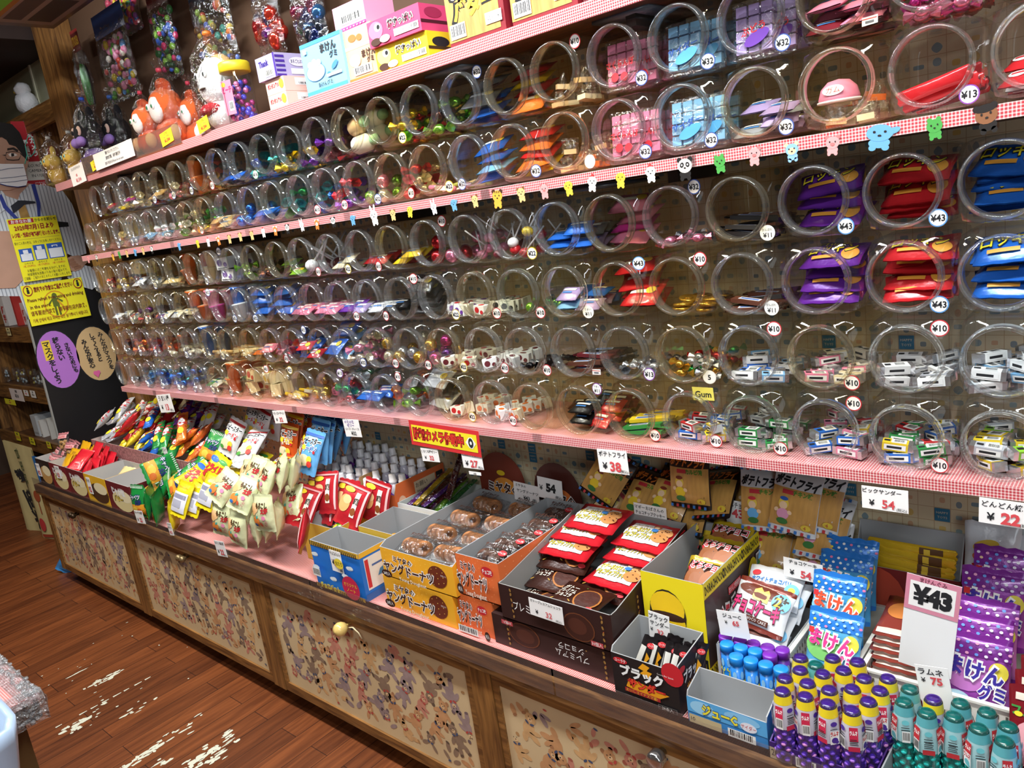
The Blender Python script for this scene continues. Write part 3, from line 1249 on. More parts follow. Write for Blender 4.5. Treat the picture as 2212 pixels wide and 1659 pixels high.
def k_sbox():
    b = MB()
    b.box(-0.017, -0.010, 0, 0.017, 0.010, 0.024, WHT)
    Fr = Flat((0, -0.010, 0.012))
    b.draw(Fr, [('e', -0.006, 0.002, 0.007, 0.007, OP), ('e', 0.009, -0.003, 0.005, 0.005, OP), ('r', -0.014, -0.010, 0.014, -0.0085, INK)])
    T = Flat((0, 0, 0.024), (1, 0, 0), (0, 1, 0))
    b.draw(T, [('e', 0, 0, 0.008, 0.007, OP)])
    return b.mesh('candy_box')


def k_dome():
    b = MB()
    b.lathe([(0.030, 0), (0.030, 0.004), (0.026, 0.018), (0.016, 0.028), (0, 0.031)], OP, 18)
    b.lathe([(0.032, 0), (0.032, -0.003), (0.0, -0.003)], WHT, 18)
    Fr = Flat((0, -0.0275, 0.014), (1, 0, 0), (0, 0.35, 1))
    b.draw(Fr, [('e', 0, 0, 0.016, 0.008, WHT), ('t', 'ガム', 0, 0, 0.010, REDP)])
    return b.mesh('dome_candy_pot')


def k_rod():
    b = MB()
    b.lathe([(0.006, 0), (0.006, 0.085), (0.004, 0.09)], OP, 8, Matrix.Translation((-0.044, 0, 0.006)) @ Matrix.Rotation(PI / 2, 4, 'Y'))
    b.box(-0.02, -0.0063, 0.001, 0.02, -0.0058, 0.011, WHT)
    return b.mesh('candy_tube')


def k_bottle():
    b = MB()
    b.lathe([(0.012, 0), (0.014, 0.004), (0.014, 0.03), (0.007, 0.038)], OP, 12, Matrix.Rotation(PI / 2, 4, 'Y') @ Matrix.Translation((-0.014, 0, -0.02)))
    b.lathe([(0.008, 0.038), (0.008, 0.048), (0, 0.048)], mat('A8E0B8', 0.4), 12, Matrix.Rotation(PI / 2, 4, 'Y') @ Matrix.Translation((-0.014, 0, -0.02)))
    return b.mesh('candy_bottle')


# code: (object name, category, words, mesh, footprint x y z, how it lies)
KND = {
    'g': ('gum_box', 'gum', 'gum box', k_gum(), (0.050, 0.024, 0.016), 'pile'),
    'b': ('snack_bag', 'candy bag', 'sealed candy bag', k_bag(), (0.050, 0.034, 0.017), 'lie'),
    'B': ('corn_snack_bag', 'snack bag', 'corn snack bag', k_bigbag('ロッキン', YEL, mat('E8A23C', 0.5)), (0.10, 0.050, 0.026), 'lean'),
    'p': ('snack_bag', 'candy bag', 'glossy candy bag', k_plainbag([('r', -0.3, -0.06, 0.24, 0.1, WHT), ('e', 0.25, 0.1, 0.12, 0.18, paper('E8C83C'))]), (0.085, 0.045, 0.022), 'lean'),
    'q': ('pointed_bag', 'candy bag', 'flat candy sachet', k_plainbag([('r', -0.3, 0.1, 0.3, 0.28, WHT), ('r', -0.25, -0.1, 0.2, 0.0, paper('3B78C0'))], 0.058, 0.040, 0.012), (0.050, 0.032, 0.015), 'lie'),
    't': ('wrapped_candy', 'candy', 'twist-wrapped candy', k_twist(), (0.036, 0.026, 0.017), 'pile'),
    's': ('chocolate_bar', 'chocolate', 'thin chocolate bar', k_choc(), (0.098, 0.026, 0.0095), 'lie'),
    'f': ('mochi_pack', 'mochi', 'cherry mochi pack', k_mochi(), (0.05, 0.030, 0.09), 'stand'),
    'F': ('mochi_pack', 'mochi', 'soda mochi pack', k_mochi2('サイダー', paper('2A52A8'), mat('5AA8E0', 0.4)), (0.05, 0.030, 0.09), 'stand'),
    'G': ('mochi_pack', 'mochi', 'grape mochi pack', k_mochi2('ぶどう', REDP, mat('6A3AA0', 0.4)), (0.05, 0.030, 0.09), 'stand'),
    'c': ('candy_cup', 'candy', 'lidded candy cup', k_cup(), (0.036, 0.034, 0.033), 'pile'),
    'o': ('chocolate_coin', 'chocolate', 'foil chocolate coin', k_coin(), (0.042, 0.036, 0.008), 'pile'),
    'e': ('foil_ball', 'candy', 'foil-wrapped ball', k_ball(), (0.026, 0.024, 0.02), 'pile'),
    'l': ('lollipop', 'candy', 'stick lollipop', k_lolly(), (0.04, 0.034, 0.024), 'pile'),
    'r': ('jelly_strip', 'jelly', 'long jelly strip', k_strip(), (0.1, 0.026, 0.009), 'strip'),
    'm': ('mochi_tile', 'mochi', 'mochi square', k_tile(), (0.036, 0.03, 0.015), 'pile'),
    'w': ('candy_box', 'candy box', 'small white candy box', k_sbox(), (0.037, 0.023, 0.025), 'pile'),
    'd': ('dome_candy_pot', 'candy', 'domed candy pot', k_dome(), (0.062, 0.06, 0.034), 'pile'),
    'T': ('candy_tube', 'candy', 'slim candy tube', k_rod(), (0.095, 0.016, 0.014), 'pile'),
    'u': ('candy_bottle', 'candy', 'bottle-shaped candy', k_bottle(), (0.05, 0.032, 0.03), 'pile'),
}
PAL = {'red': 'C8282E', 'pink': 'E88AA8', 'blue': '2A6AC8', 'pale blue': '8AC0E8', 'teal': '3AA8A8', 'green': '2E9048', 'yellow': 'F0D030', 'orange': 'E87830', 'purple': '6A2E9A', 'lilac': 'B09ACE',
       'white': 'F2F2F0', 'silver': 'C4C6CC', 'black': '1C1A1C', 'brown': '5A3020', 'beige': 'D8B88A', 'cream': 'EEE2C0', 'gold': 'C89A38', 'grey': '8A8C90', 'olive': '9AA03C', 'maroon': '6A1C26', 'lime': '8CC83C', 'magenta': 'C83A90'}


ORD = 'first second third fourth fifth sixth'.split()


def ccol(c):
    return lin(PAL[c])


# rows: (row words, jar-floor height, x of the first jar, jars)
# jar: what it holds, item code, colours, how many, price sticker, corner, tint
ROWS = [
    ('topmost jar row', S2 + 0.1295, -0.1445, [
        ('red strawberry bags', 'b', 'red pink', 8, '', '', 'c'), ('pink rabbit sweets', 't', 'pink magenta red', 16, '', '', 'c'), ('folded pink sachets', 'q', 'pink maroon', 10, 'L', 'br', 'y'),
        ('grape mochi packs', 'G', 'lilac', 4, '¥32', 'br', 'c'), ('pale blue soda mochi packs', 'F', 'pale_blue', 4, '¥32', 'br', 'g'), ('pink cherry mochi packs', 'f', 'pink', 4, '¥32', 'br', 'p'),
        ('beige mochi squares', 'm', 'beige beige cream', 16, '¥10', 'tr', 'y'), ('yellow-red ramen bags', 'p', 'orange yellow red', 5, '', '', 'y'), ('blue fish snack bags', 'p', 'blue blue grey', 5, '¥32', 'tr', 'b'),
        ('olive wrapped sweets', 't', 'olive brown lime', 8, '', '', 'c'), ('yellow-green fruit sweets', 't', 'yellow lime red', 9, '¥22', 'br', 'y'), ('white bottle sweets', 'u', 'white cream beige', 7, '', '', 'y'),
        ('purple-red wrapped sweets', 't', 'purple red maroon', 9, '', '', 'c'), ('green-purple wrapped sweets', 't', 'purple green yellow', 9, '', '', 'c'), ('teal wrapped sweets', 't', 'teal teal yellow', 9, '', '', 'g'),
        ('teal-blue wrapped sweets', 't', 'teal blue', 8, '¥16', 'br', 'b'), ('navy blue sachets', 'q', 'blue', 5, '', '', 'b'), ('grey-gold sweets', 't', 'grey gold', 6, '¥10', 'br', 'y'),
        ('orange-pink cups', 'c', 'orange pink', 5, '¥32', 'br', 'y'), ('pink-white tablets', 't', 'pink white', 6, '¥32', 'br', 'y'), ('beige-red sachets', 'q', 'beige red', 5, '¥32', 'br', 'y'),
        ('mixed blue-red sweets', 't', 'blue red cream', 6, '', '', 'c'), ('multi-coloured mini bags', 'b', 'yellow blue magenta', 4, '', '', 'c'), ('pale blue mini bags', 'b', 'pale_blue red', 4, '¥32', 'bl', 'c')]),
    ('second jar row', S2 + 0.0055, -0.1445, [
        ('white-red fruit bags', 'b', 'white red', 7, '', '', 'c'), ('long red jelly strips', 'r', 'red red maroon', 9, '¥13', 'br', 'c'), ('beige mini snacks', 'm', 'beige orange cream', 12, '', '', 'y'),
        ('lilac wrapped packs', 'q', 'lilac lilac grey', 9, '¥32', 'br', 'y'), ('pale blue soda mochi packs', 'F', 'pale_blue', 4, '¥32', 'br', 'g'), ('pink cherry mochi packs', 'f', 'pink', 4, '¥32', 'br', 'p'),
        ('beige mochi squares', 'm', 'beige orange', 12, '', 'br', 'y'), ('yellow-red ramen bags', 'p', 'yellow orange red', 5, '¥32', 'br', 'y'), ('blue fish snack bags', 'p', 'blue pale_blue', 4, '¥32', 'bl', 'b'),
        ('brown-pink sweet sticks', 'T', 'beige pink olive', 8, '¥22', 'br', 'y'), ('red wrapped sweets', 't', 'red pink cream', 9, '¥10', 'br', 'y'), ('pale round sweets', 'e', 'pink cream lime', 9, '¥32', 'br', 'c'),
        ('purple wrapped sweets', 't', 'purple purple red', 9, '¥10', 'br', 'c'), ('teal wrapped sweets', 't', 'teal teal blue', 9, '¥10', 'br', 'b'), ('aqua wrapped sweets', 't', 'teal green', 9, '', '', 'g'),
        ('navy blue sachets', 'q', 'blue', 6, '', '', 'b'), ('blue foil balls', 'e', 'blue', 8, '', '', 'b'), ('orange-beige sachets', 'q', 'beige orange', 5, '', '', 'y'),
        ('green-yellow sweets', 't', 'green yellow', 6, '¥10', 'br', 'y'), ('mixed bright sweets', 't', 'lime red white', 6, '', '', 'c'), ('white-green sweets', 't', 'white lime', 6, '', '', 'c'),
        ('pale blue sachets', 'q', 'pale_blue white', 5, '¥32', 'bl', 'c'), ('grey sachets', 'q', 'grey', 3, '¥32', 'br', 'c'), ('a few cream sweets', 't', 'cream', 3, '¥32', 'br', 'y'), ('a few grey sweets', 't', 'grey', 2, '¥32', 'br', 'c')]),
    ('third jar row', S3 + 0.3765, -0.185, [
        ('blue corn snack bags', 'B', 'blue', 5, '', '', 'b'), ('red corn snack bags', 'B', 'red', 5, '¥43', 'br', 'c'), ('purple corn snack bags', 'B', 'purple', 5, '¥43', 'br', 'c'),
        ('thin black chocolate bars', 's', 'black brown', 12, 'がんばれ|¥11', 'br', 'y'), ('clear strip sweets', 't', 'silver white pink', 10, '¥32', 'tr', 'p'), ('pink stacked bags', 'p', 'pink pink magenta', 6, '', '', 'y'),
        ('blue-lilac sachets', 'q', 'blue lilac grey', 10, '', '', 'b'), ('red-white lollipops', 'l', 'red white yellow', 10, '¥22', 'br', 'c'), ('pink lollipops', 'l', 'pink maroon', 10, '', '', 'c'),
        ('a few pink balls', 'e', 'pink red', 7, '¥10', 'tr', 'c'), ('yellow-red sachets', 'q', 'yellow red', 7, '', '', 'y'), ('red foil packs', 'q', 'red', 8, '¥10', 'br', 'c'),
        ('yellow-white sachets', 'q', 'cream yellow', 6, '¥22', 'br', 'c'), ('white lollipops', 'l', 'white maroon', 7, '¥10', 'br', 'c'), ('green-red mini bags', 'b', 'lime red', 4, '', '', 'y'),
        ('brown sweets', 't', 'brown', 5, '', '', 'y'), ('pale green sweets', 't', 'lime cream', 4, '', '', 'c'), ('white boxes with purple bands', 'w', 'purple', 6, '¥32', 'tr', 'c'),
        ('cream pots', 'c', 'cream', 4, '¥32', 'br', 'y'), ('orange-cream pots', 'c', 'orange cream', 4, '', '', 'y'), ('cream sachets', 'q', 'cream', 4, '', '', 'y'),
        ('grey-black sachets', 'q', 'grey black', 4, '¥32', 'br', 'c'), ('white-black sachets', 'q', 'white black', 4, '', '', 'c'), ('yellow-red sweets', 't', 'yellow red', 5, '¥32', 'br', 'y'), ('red-white sweets', 't', 'red white', 5, '¥32', 'br', 'c')]),
    ('fourth jar row', S3 + 0.251, -0.185, [
        ('blue corn snack bags', 'B', 'blue', 5, '', '', 'b'), ('red corn snack bags', 'B', 'red', 6, '¥43', 'br', 'c'), ('purple corn snack bags', 'B', 'purple', 6, '', '', 'p'),
        ('thin dark chocolate bars', 's', 'brown black', 9, 'がんばれ|¥11', 'br', 'c'), ('gold chocolate coins', 'o', 'gold', 12, '¥10', 'tr', 'y'), ('red biscuit bags', 'p', 'red', 7, '¥43', 'tr', 'y'),
        ('blue-lilac sachets', 'q', 'lilac blue pale_blue', 7, 'うまい|¥11', 'br', 'y'), ('a few green sweets', 'e', 'lime green', 4, '¥10', 'br', 'g'), ('white packs with dark spots', 'w', 'black red', 8, '¥10', 'br', 'y'),
        ('small white berry boxes', 'w', 'purple red', 10, '¥22', 'br', 'c'), ('black liquorice bags', 'p', 'black', 5, '¥10', 'tr', 'c'), ('black-silver sachets', 'q', 'black silver', 7, '¥10', 'br', 'c'),
        ('lilac-white sachets', 'q', 'lilac white purple', 7, '¥10', 'br', 'c'), ('pink wafer strips', 'q', 'pink', 8, '', '', 'p'), ('pink sheet sweets', 'q', 'pink', 6, '', '', 'p'),
        ('deep blue cola bags', 'p', 'blue', 4, '', '', 'b'), ('blue-yellow bags', 'p', 'blue', 4, '¥32', 'br', 'b'), ('blue-white cups', 'c', 'blue white', 4, '¥32', 'br', 'c'),
        ('pink cups', 'c', 'pink magenta', 5, '¥32', 'tr', 'p'), ('orange cups', 'c', 'orange', 5, '', '', 'y'), ('white sachets', 'q', 'white', 4, '', '', 'c'),
        ('purple-white sachets', 'q', 'purple white', 4, '¥32', 'br', 'y'), ('maroon sweets', 't', 'maroon purple', 4, '¥32', 'br', 'y'), ('grey sachets', 'q', 'grey', 3, '¥32', 'br', 'c'), ('red-white packs', 'q', 'red white', 3, '¥32', 'br', 'c')]),
    ('fifth jar row', S3 + 0.1255, -0.185, [
        ('white-blue gum boxes', 'g', 'pale_blue white white', 18, '', '', 'b'), ('silver-white gum boxes', 'g', 'white silver white', 12, '¥10', 'tr', 'c'), ('white-pink gum boxes', 'g', 'pink white cream', 12, '¥10', 'br', 'y'),
        ('blue-white gum boxes', 'g', 'blue white pale_blue', 12, '¥10', 'tr', 'c'), ('glittering foil sweets', 't', 'silver red gold green', 20, '5', 'br', 'y'), ('silvery film sweets', 't', 'silver grey', 7, '¥13', 'br', 'c'),
        ('dark chocolate bars', 's', 'brown maroon black', 12, 'L', 'br', 'c'), ('dark grey sweets', 't', 'black grey', 7, '¥10', 'br', 'c'), ('white packs with red spots', 'w', 'maroon', 9, '¥10', 'br', 'c'),
        ('white-red gum packs', 'w', 'maroon red', 9, '¥22', 'br', 'y'), ('gold-purple foil balls', 'e', 'gold purple magenta', 12, '¥10', 'br', 'c'), ('gold-white foil balls', 'e', 'gold white cream', 10, '¥10', 'br', 'c'),
        ('pink-cream sweets', 't', 'pink cream', 7, '¥32', 'br', 'c'), ('sky blue bags', 'p', 'pale_blue blue', 4, '', '', 'b'), ('blue-red bags', 'b', 'blue red', 5, '¥32', 'tr', 'b'),
        ('red-orange sweets', 't', 'red orange blue', 6, '¥10', 'br', 'p'), ('pink-orange sachets', 'q', 'pink orange', 4, '', '', 'y'), ('cream biscuit sticks', 'T', 'cream beige', 6, '', '', 'y'),
        ('beige biscuit sticks', 'T', 'beige white', 6, '¥32', 'br', 'y'), ('blue-white cups', 'c', 'blue', 4, '', '', 'c'), ('white tubes', 'T', 'white silver', 5, '¥32', 'br', 'y'),
        ('pale grey tubes', 'T', 'silver', 4, '', '', 'c'), ('orange-red sweets', 't', 'orange red', 5, '¥32', 'br', 'p'), ('mixed orange sweets', 't', 'orange purple', 5, '¥32', 'br', 'c'), ('maroon-yellow sweets', 't', 'maroon yellow', 5, '', '', 'y')]),
    ('lowest jar row', S3 + 0.0005, -0.185, [
        ('yellow gum boxes', 'g', 'yellow yellow silver lime', 20, '', '', 'c'), ('green, red and yellow gum boxes', 'g', 'green red yellow blue', 20, '¥10', 'br', 'c'), ('pink and blue gum boxes', 'g', 'pink blue red yellow', 18, '¥10', 'tr', 'c'),
        ('green gum boxes', 'g', 'green silver', 14, '¥10', 'br', 'g'), ('yellow-blue gum boxes', 'g', 'yellow blue red', 16, '¥10', 'br', 'c'), ('yellow sticks', 's', 'yellow green yellow', 9, '¥10', 'br', 'y'),
        ('red-black chocolate sachets', 'q', 'red black maroon', 9, 'うまい|¥11p', 'tr', 'y'), ('one brown leftover bag', 'q', 'brown', 1, '', '', 'y'), ('amber-spotted boxes', 'w', 'orange', 8, '¥10', 'br', 'c'),
        ('orange-spotted white boxes', 'w', 'orange red', 10, '¥22', 'br', 'y'), ('black grape bags', 'p', 'black silver', 5, '', '', 'c'), ('white-lime sweets', 't', 'white lime orange', 7, '¥10', 'tr', 'b'),
        ('shiny blue sachets', 'q', 'blue', 6, '', '', 'b'), ('mixed pale sweets', 't', 'white red green', 8, '¥13', 'tr', 'c'), ('gold bead sweets', 'e', 'gold pink', 7, '', '', 'c'),
        ('yellow boxed sticks', 'T', 'yellow', 5, '¥22', 'tr', 'y'), ('pale yellow boxes', 'w', 'yellow', 5, '¥21', 'tr', 'y'), ('white-red boxes', 'w', 'red', 5, '', '', 'y'),
        ('orange cups', 'c', 'orange', 6, '¥32', 'br', 'y'), ('white-green sachets', 'q', 'white green', 4, '¥32', 'br', 'c'), ('one grey sheet', 'q', 'grey', 1, '¥32', 'br', 'c'),
        ('blue sweets', 't', 'blue grey', 5, '¥32', 'br', 'c'), ('blue-teal sweets', 't', 'teal blue', 5, '¥32', 'br', 'c'), ('clear blue sweets', 't', 'pale_blue', 4, '¥32', 'br', 'c'), ('grey sweets', 't', 'grey', 3, '', '', 'c')]),
]


def fill(code, n, g=1.0):
    """resting places in a jar, lowest layer first, the heap rising towards the back"""
    a, bb, c = (g * q for q in KND[code][4])
    how = KND[code][5]
    X, Y0, Y1 = 0.051, 0.018, 0.152
    out = []
    if how == 'lean':
        for k in range(n):
            out.append(((jit(0.006), 0.034 + 0.010 * k + jit(0.003), 0.010 + 0.0135 * k + jit(0.002)), (-1.05 + jit(0.16), jit(0.10), jit(0.20))))
        return out
    if how == 'stand':
        for k in range(n):
            col, row = k % 2, k // 2
            out.append(((-0.014 + col * 0.028, 0.030 + row * 0.056 + col * 0.024, 0.006), (-0.14 + jit(0.02), 0, jit(0.03))))
        return out
    if how == 'strip':
        for k in range(n):
            out.append(((-0.048 + jit(0.006), 0.03 + (k % 5) * 0.024, 0.014 + 0.009 * (k // 5) + jit(0.001)), (0, PI / 2 - 0.16 + jit(0.08), jit(0.12) + PI * 0)))
        return out
    nx = max(1, int(2 * X / a))
    ny = max(1, int((Y1 - Y0) / bb))
    layer = 0
    while len(out) < n and layer < 8:
        spots = [(i, j) for j in range(min(ny - 1, layer // 2 if n < 12 else layer // 3), ny) for i in range(nx)]
        RG.shuffle(spots)
        for i, j in spots:
            if len(out) >= n:
                break
            x = (i + 0.5) * 2 * X / nx - X
            y = Y0 + (j + 0.5) * (Y1 - Y0) / ny
            sx = max(0, 2 * X / nx - a)
            yaw = jit(3) if code == 'l' else jit(0.25) if how == 'lie' or a > 0.08 else jit(0.9) if a < 0.06 else jit(0.3)
            rx = jit(0.16) if how == 'pile' else jit(0.10)
            if how == 'lie' and code in 'bq':
                out.append(((x + jit(0.004), y - 0.014, 0.014 + layer * c + jit(0.002)), (-PI / 2 + 0.45 + jit(0.15), 0, yaw)))
            else:
                out.append(((x + jit(sx / 2 + 0.002), y + jit(0.003), 0.0035 + layer * c + abs(jit(0.002))), (rx, jit(0.14), yaw)))
        layer += 1
    return out


first_jar = None
JARN = 0
for ri, (rw, z, x0, jars) in enumerate(ROWS):
    for k, (desc, code, cols, n, stk, cor, tint) in enumerate(jars):
        x = x0 - 0.1255 * k + jit(0.0016)
        y = DS + 0.026 + jit(0.004)
        lab = f'clear jar of {desc} in {rw}'
        if stk and stk != 'L':
            lab += ', marked ' + stk.split('|')[-1].rstrip('p')
        root = thing('candy_jar', lab, 'candy jar', (x, y, z), (0, 0, jit(0.02)), 'clear candy jars on the wall shelves')
        for nm, me in (('jar_body', JB), ('mouth_ring', JR)):
            o = bpy.data.objects.new(nm, me)
            o.color = TINT[tint]
            o.parent = root
            COL.objects.link(o)
        if stk or cor:
            me = WLM if stk == 'L' else sticker_mesh(stk)
            o = bpy.data.objects.new('price_sticker' if stk != 'L' else 'date_label', me)
            o.parent = root
            px, pz = {'br': (0.0435, 0.0145), 'tr': (0.0435, 0.104), 'bl': (-0.0435, 0.0145)}[cor]
            o.location = (px, -0.0005 if ri < 2 or True else 0, pz)
            o.rotation_euler = (0, 0, jit(0.1))
            COL.objects.link(o)
        nm, cat, words, me, foot, how = KND[code]
        far = k > 8
        if code in 'qb':
            n = int(n * 1.6)
        if far:
            n = min(n + 1, 8)
        cl = [c.replace('_', ' ') for c in cols.split()]
        g = 1.55 if far and code not in 'TsBGFfprqb' else 1.0
        if code == 'w' and k < 14:
            g = 1.0
        inside = []
        for q, (p, r) in enumerate(fill(code, n, g)):
            c = cl[(q * 7 + q // 3) % len(cl)]
            o = bpy.data.objects.new(nm, me)
            COL.objects.link(o)
            o.scale = (g, g, g)
            o.location = (x + p[0], y + p[1], z + p[2] + 0.0012)
            o.rotation_euler = r
            cc = ccol(c)
            v = RG.uniform(0.85, 1.08)
            o.color = (min(1, cc[0] * v), min(1, cc[1] * v), min(1, cc[2] * v), 1)
            inside.append(o)
            tag(o, f'{c} {words} in jar of {desc}, {rw}', cat, f'{c} sweets in the jar of {desc}, {rw}')
        if code not in 'fFG':
            relax(inside, (x - 0.0535, y + 0.005, z + 0.003), (x + 0.0535, y + 0.156, z + 0.112), 16, 0.86 if how != 'pile' else 0.95, 0.95)
        if desc.startswith('beige mini'):
            o = bpy.data.objects.new('dome_candy_pot', KND['d'][3])
            COL.objects.link(o)
            o.location, o.color = (x - 0.014, y + 0.045, z + 0.042), ccol('pink')
            tag(o, 'pink domed candy pot on beige snacks in a second-row jar', 'candy pot')
# the small yellow card reading Gum on one of the lowest jars, the yellow tag a row above
q = Vector((-0.185 - 0.1255 * 4 + 0.031, DS + 0.0205, S3 + 0.108))
b = MB()
S = Flat((0, 0, 0))
b.slab([(-0.021, -0.013), (0.021, -0.012), (0.021, 0.013), (-0.021, 0.013)], 0, 0.0006, paper('F4E86A'), S)
b.draw(S, [('t', 'Gum', 0, 0, 0.015, INK, {'b': 1})], off=0.0006)
tag(b.build('name_card', None, q, (0.1, 0, 0)), 'small yellow card reading Gum on the yellow-blue gum jar', 'card')
# ================================================================== GOODS ON THE COUNTER
GREY = card('A4A6A8')
KRAFT = card('A07A4C')


def carton(name, label, x0, x1, y0, y1, z0, z1, out, inn=GREY, front=(), side=(), rz=0.0, zf=None, zb=None, back=None, closed=False, cat='carton', group=None):
    """cardboard carton; its base-front-left corner is the origin. zf, zb: heights of the front and back walls"""
    W, D, H = x1 - x0, y1 - y0, z1 - z0
    Hf = (zf - z0) if zf else H
    Hb = (zb - z0) if zb else H
    b = MB()
    t = 0.0022
    if closed:
        b.box(0, 0, 0, W, D, H, out)
    else:
        b.box(0, 0, 0, W, D, t, out, top=inn)
        for vs, i_ in (([(0, 0, 0), (W, 0, 0), (W, 0, Hf), (0, 0, Hf)], 0), ([(W, D, 0), (0, D, 0), (0, D, Hb), (W, D, Hb)], 2)):
            y = vs[0][1]
            yi = t if i_ == 0 else D - t
            inr = [(q[0], yi, q[2]) for q in vs]
            b.add(vs, [(0, 1, 2, 3)], out)
            b.add(inr, [(3, 2, 1, 0)], inn)
            b.add([vs[3], vs[2], inr[2], inr[3]], [(0, 1, 2, 3)], inn)
        for x, xi in ((0, t), (W, W - t)):
            vs = [(x, 0, 0), (x, D, 0), (x, D, Hb), (x, D * 0.06, max(Hf, H)), (x, 0, Hf)]
            inr = [(xi, q[1], q[2]) for q in vs]
            b.add(vs, [(0, 1, 2, 3, 4)] if x else [(4, 3, 2, 1, 0)], out)
            b.add(inr, [(4, 3, 2, 1, 0)] if x else [(0, 1, 2, 3, 4)], inn)
            b.add([vs[2], vs[3], vs[4], inr[4], inr[3], inr[2]], [(0, 1, 4, 5), (1, 2, 3, 4)], inn)
    if front:
        b.draw(Flat((W / 2, 0, Hf / 2)), front, W, Hf)
    if side:
        b.draw(Flat((W, D / 2, H / 2), (0, 1, 0), (0, 0, 1)), side, D, min(H, Hb))
    return tag(b.build(name, None, (x0, y0, z0 + 0.0006), (0, 0, rz)), label, cat, group)


def tagcard(name, label, lines, w, h, loc, rot=(0, 0, 0), base=None, cat='price tag', extra=0.0, border=None):
    """hand-written card; lines: (text, height share, colour, u, v[, bold]); origin at the card's bottom centre"""
    b = MB()
    S = Flat((0, 0, h / 2 + extra))
    b.slab([(-w / 2, -h / 2 - extra), (w / 2, -h / 2 - extra), (w / 2, h / 2), (-w / 2, h / 2)], 0, 0.0007, base or paper('F6F4F2'), S)
    if border:
        b.draw(S, [('r', -0.5, -0.5, 0.5, 0.5, paper(border)), ('r', -0.43, -0.40, 0.43, 0.42, paper('F6F4F2'))], w, h, 0.0007)
    b.draw(S, [('t', q[0], q[3], q[4], q[1], paper(q[2]), {'w': q[6] if len(q) > 6 else 0.9, 'b': q[5] if len(q) > 5 else 0.6}) for q in lines], w, h, 0.001)
    return tag(b.build(name, None, loc, rot), label, cat)


def Y(px, py, y):
    return on_y(px, py, y)


def place_tag(px0, py0, px1, py1, y, lines, label, roll=0.0, name='price_tag', rx=0.0, **kw):
    """px0, py0: top corner; px1, py1: bottom corner, on the plane y"""
    a, c = Y(px0, py0, y), Y(px1, py1, y)
    w, h = abs(c.x - a.x), abs(a.z - c.z)
    return tagcard(name, label, lines, w, h, ((a.x + c.x) / 2, y, min(a.z, c.z)), (rx, roll, 0), **kw)


BK, RD = '18181C', 'D84A50'
# ------------------------------------------------------------------ cartons along the front, near to far
# black chocolate-bar carton
carton('chocolate_carton', 'open black carton of dark chocolate bars with red and white lettering', -0.772, -0.634, 1.018, 1.122, CTOP, 0.580, card('1B1618'), GREY,
       front=[('e', 0.43, 0.42, 0.16, 0.26, 'C8242E'), ('e', -0.36, 0.36, 0.11, 0.07, 'C8242E'), ('t', 'ユーラク', -0.36, 0.36, 0.08, WHT, {'w': 0.17, 'b': 1}),
              ('p', [(0.0, 0.47), (0.10, 0.42), (0.05, 0.32), (0.13, 0.30), (0.06, 0.16), (-0.06, 0.22), (0.0, 0.30), (-0.08, 0.33)], 'F0A81E'), ('p', [(-0.24, 0.02), (0.36, -0.10), (0.14, -0.30), (-0.30, -0.20)], 'E89A1C'),
              ('t', 'ブラック', -0.04, 0.16, 0.25, WHT, {'w': 0.66, 'b': 2.2}), ('t', 'サンダー', 0.02, -0.08, 0.20, 'B01C20', {'w': 0.58, 'b': 3}), ('t', 'サンダー', 0.02, -0.08, 0.18, 'E8442E', {'w': 0.56, 'b': 1.6}),
              ('r', -0.32, -0.31, 0.22, -0.22, 'A8242A'), ('t', 'おいしさイナズマ級!', -0.06, -0.265, 0.075, 'F0C83C', {'w': 0.48}),
              ('r', 0.18, -0.46, 0.46, -0.35, '6A6664'), ('r', 0.19, -0.45, 0.45, -0.36, '1B1618'), ('t', '20本入', 0.32, -0.405, 0.08, WHT, {'w': 0.24}), ('t', 'Cocoa Bar Japan', 0.33, 0.36, 0.05, WHT, {'w': 0.28})],
       side=[('e', -0.36, 0.36, 0.13, 0.07, 'C8242E'), ('t', 'ブラック', 0.0, 0.16, 0.22, WHT, {'w': 0.6, 'b': 2}), ('t', 'サンダー', 0.05, -0.08, 0.18, 'E89A1C', {'w': 0.55, 'b': 2})], zb=0.592, zf=0.570)
b = MB()
B = b.bag(0.030, 0.098, 0.016, foil('211C1E'), 0.1, 5, 9)
b.draw(B, [('r', -0.46, -0.40, -0.12, 0.30, paper('D8D6CE')), ('e', 0.12, 0.34, 0.26, 0.05, REDP), ('t', 'ユーラク', 0.12, 0.34, 0.05, WHT, {'w': 0.4}), ('p', [(0.0, 0.2), (0.3, 0.1), (0.15, 0.0), (0.3, -0.1), (-0.05, -0.2), (0.05, -0.04)], 'F0A81E'), ('r', -0.1, -0.4, 0.4, -0.28, REDP)], 0.03, 0.098, 0.0008)
KB = Kind(tag(b.build('chocolate_bar'), '', 'chocolate bar'))
for k, (px, py, lean) in enumerate(((1383, 1395, 0.75), (1416, 1418, 0.62), (1440, 1410, 0.70), (1462, 1425, 0.6), (1478, 1418, 0.66), (1505, 1430, 0.55), (1452, 1440, 0.5))):
    q = on_y(px, py, 1.045 + 0.011 * (k % 3))
    KB.put((max(-0.755, q.x - 0.028), q.y + 0.012, CTOP + 0.012), (-0.12, lean * 0.55, 0.35 + 0.03 * k), f'{ORD[k % 6] if k < 6 else "seventh"} black-wrapped chocolate bar along in the black carton', 'bars in the black carton')

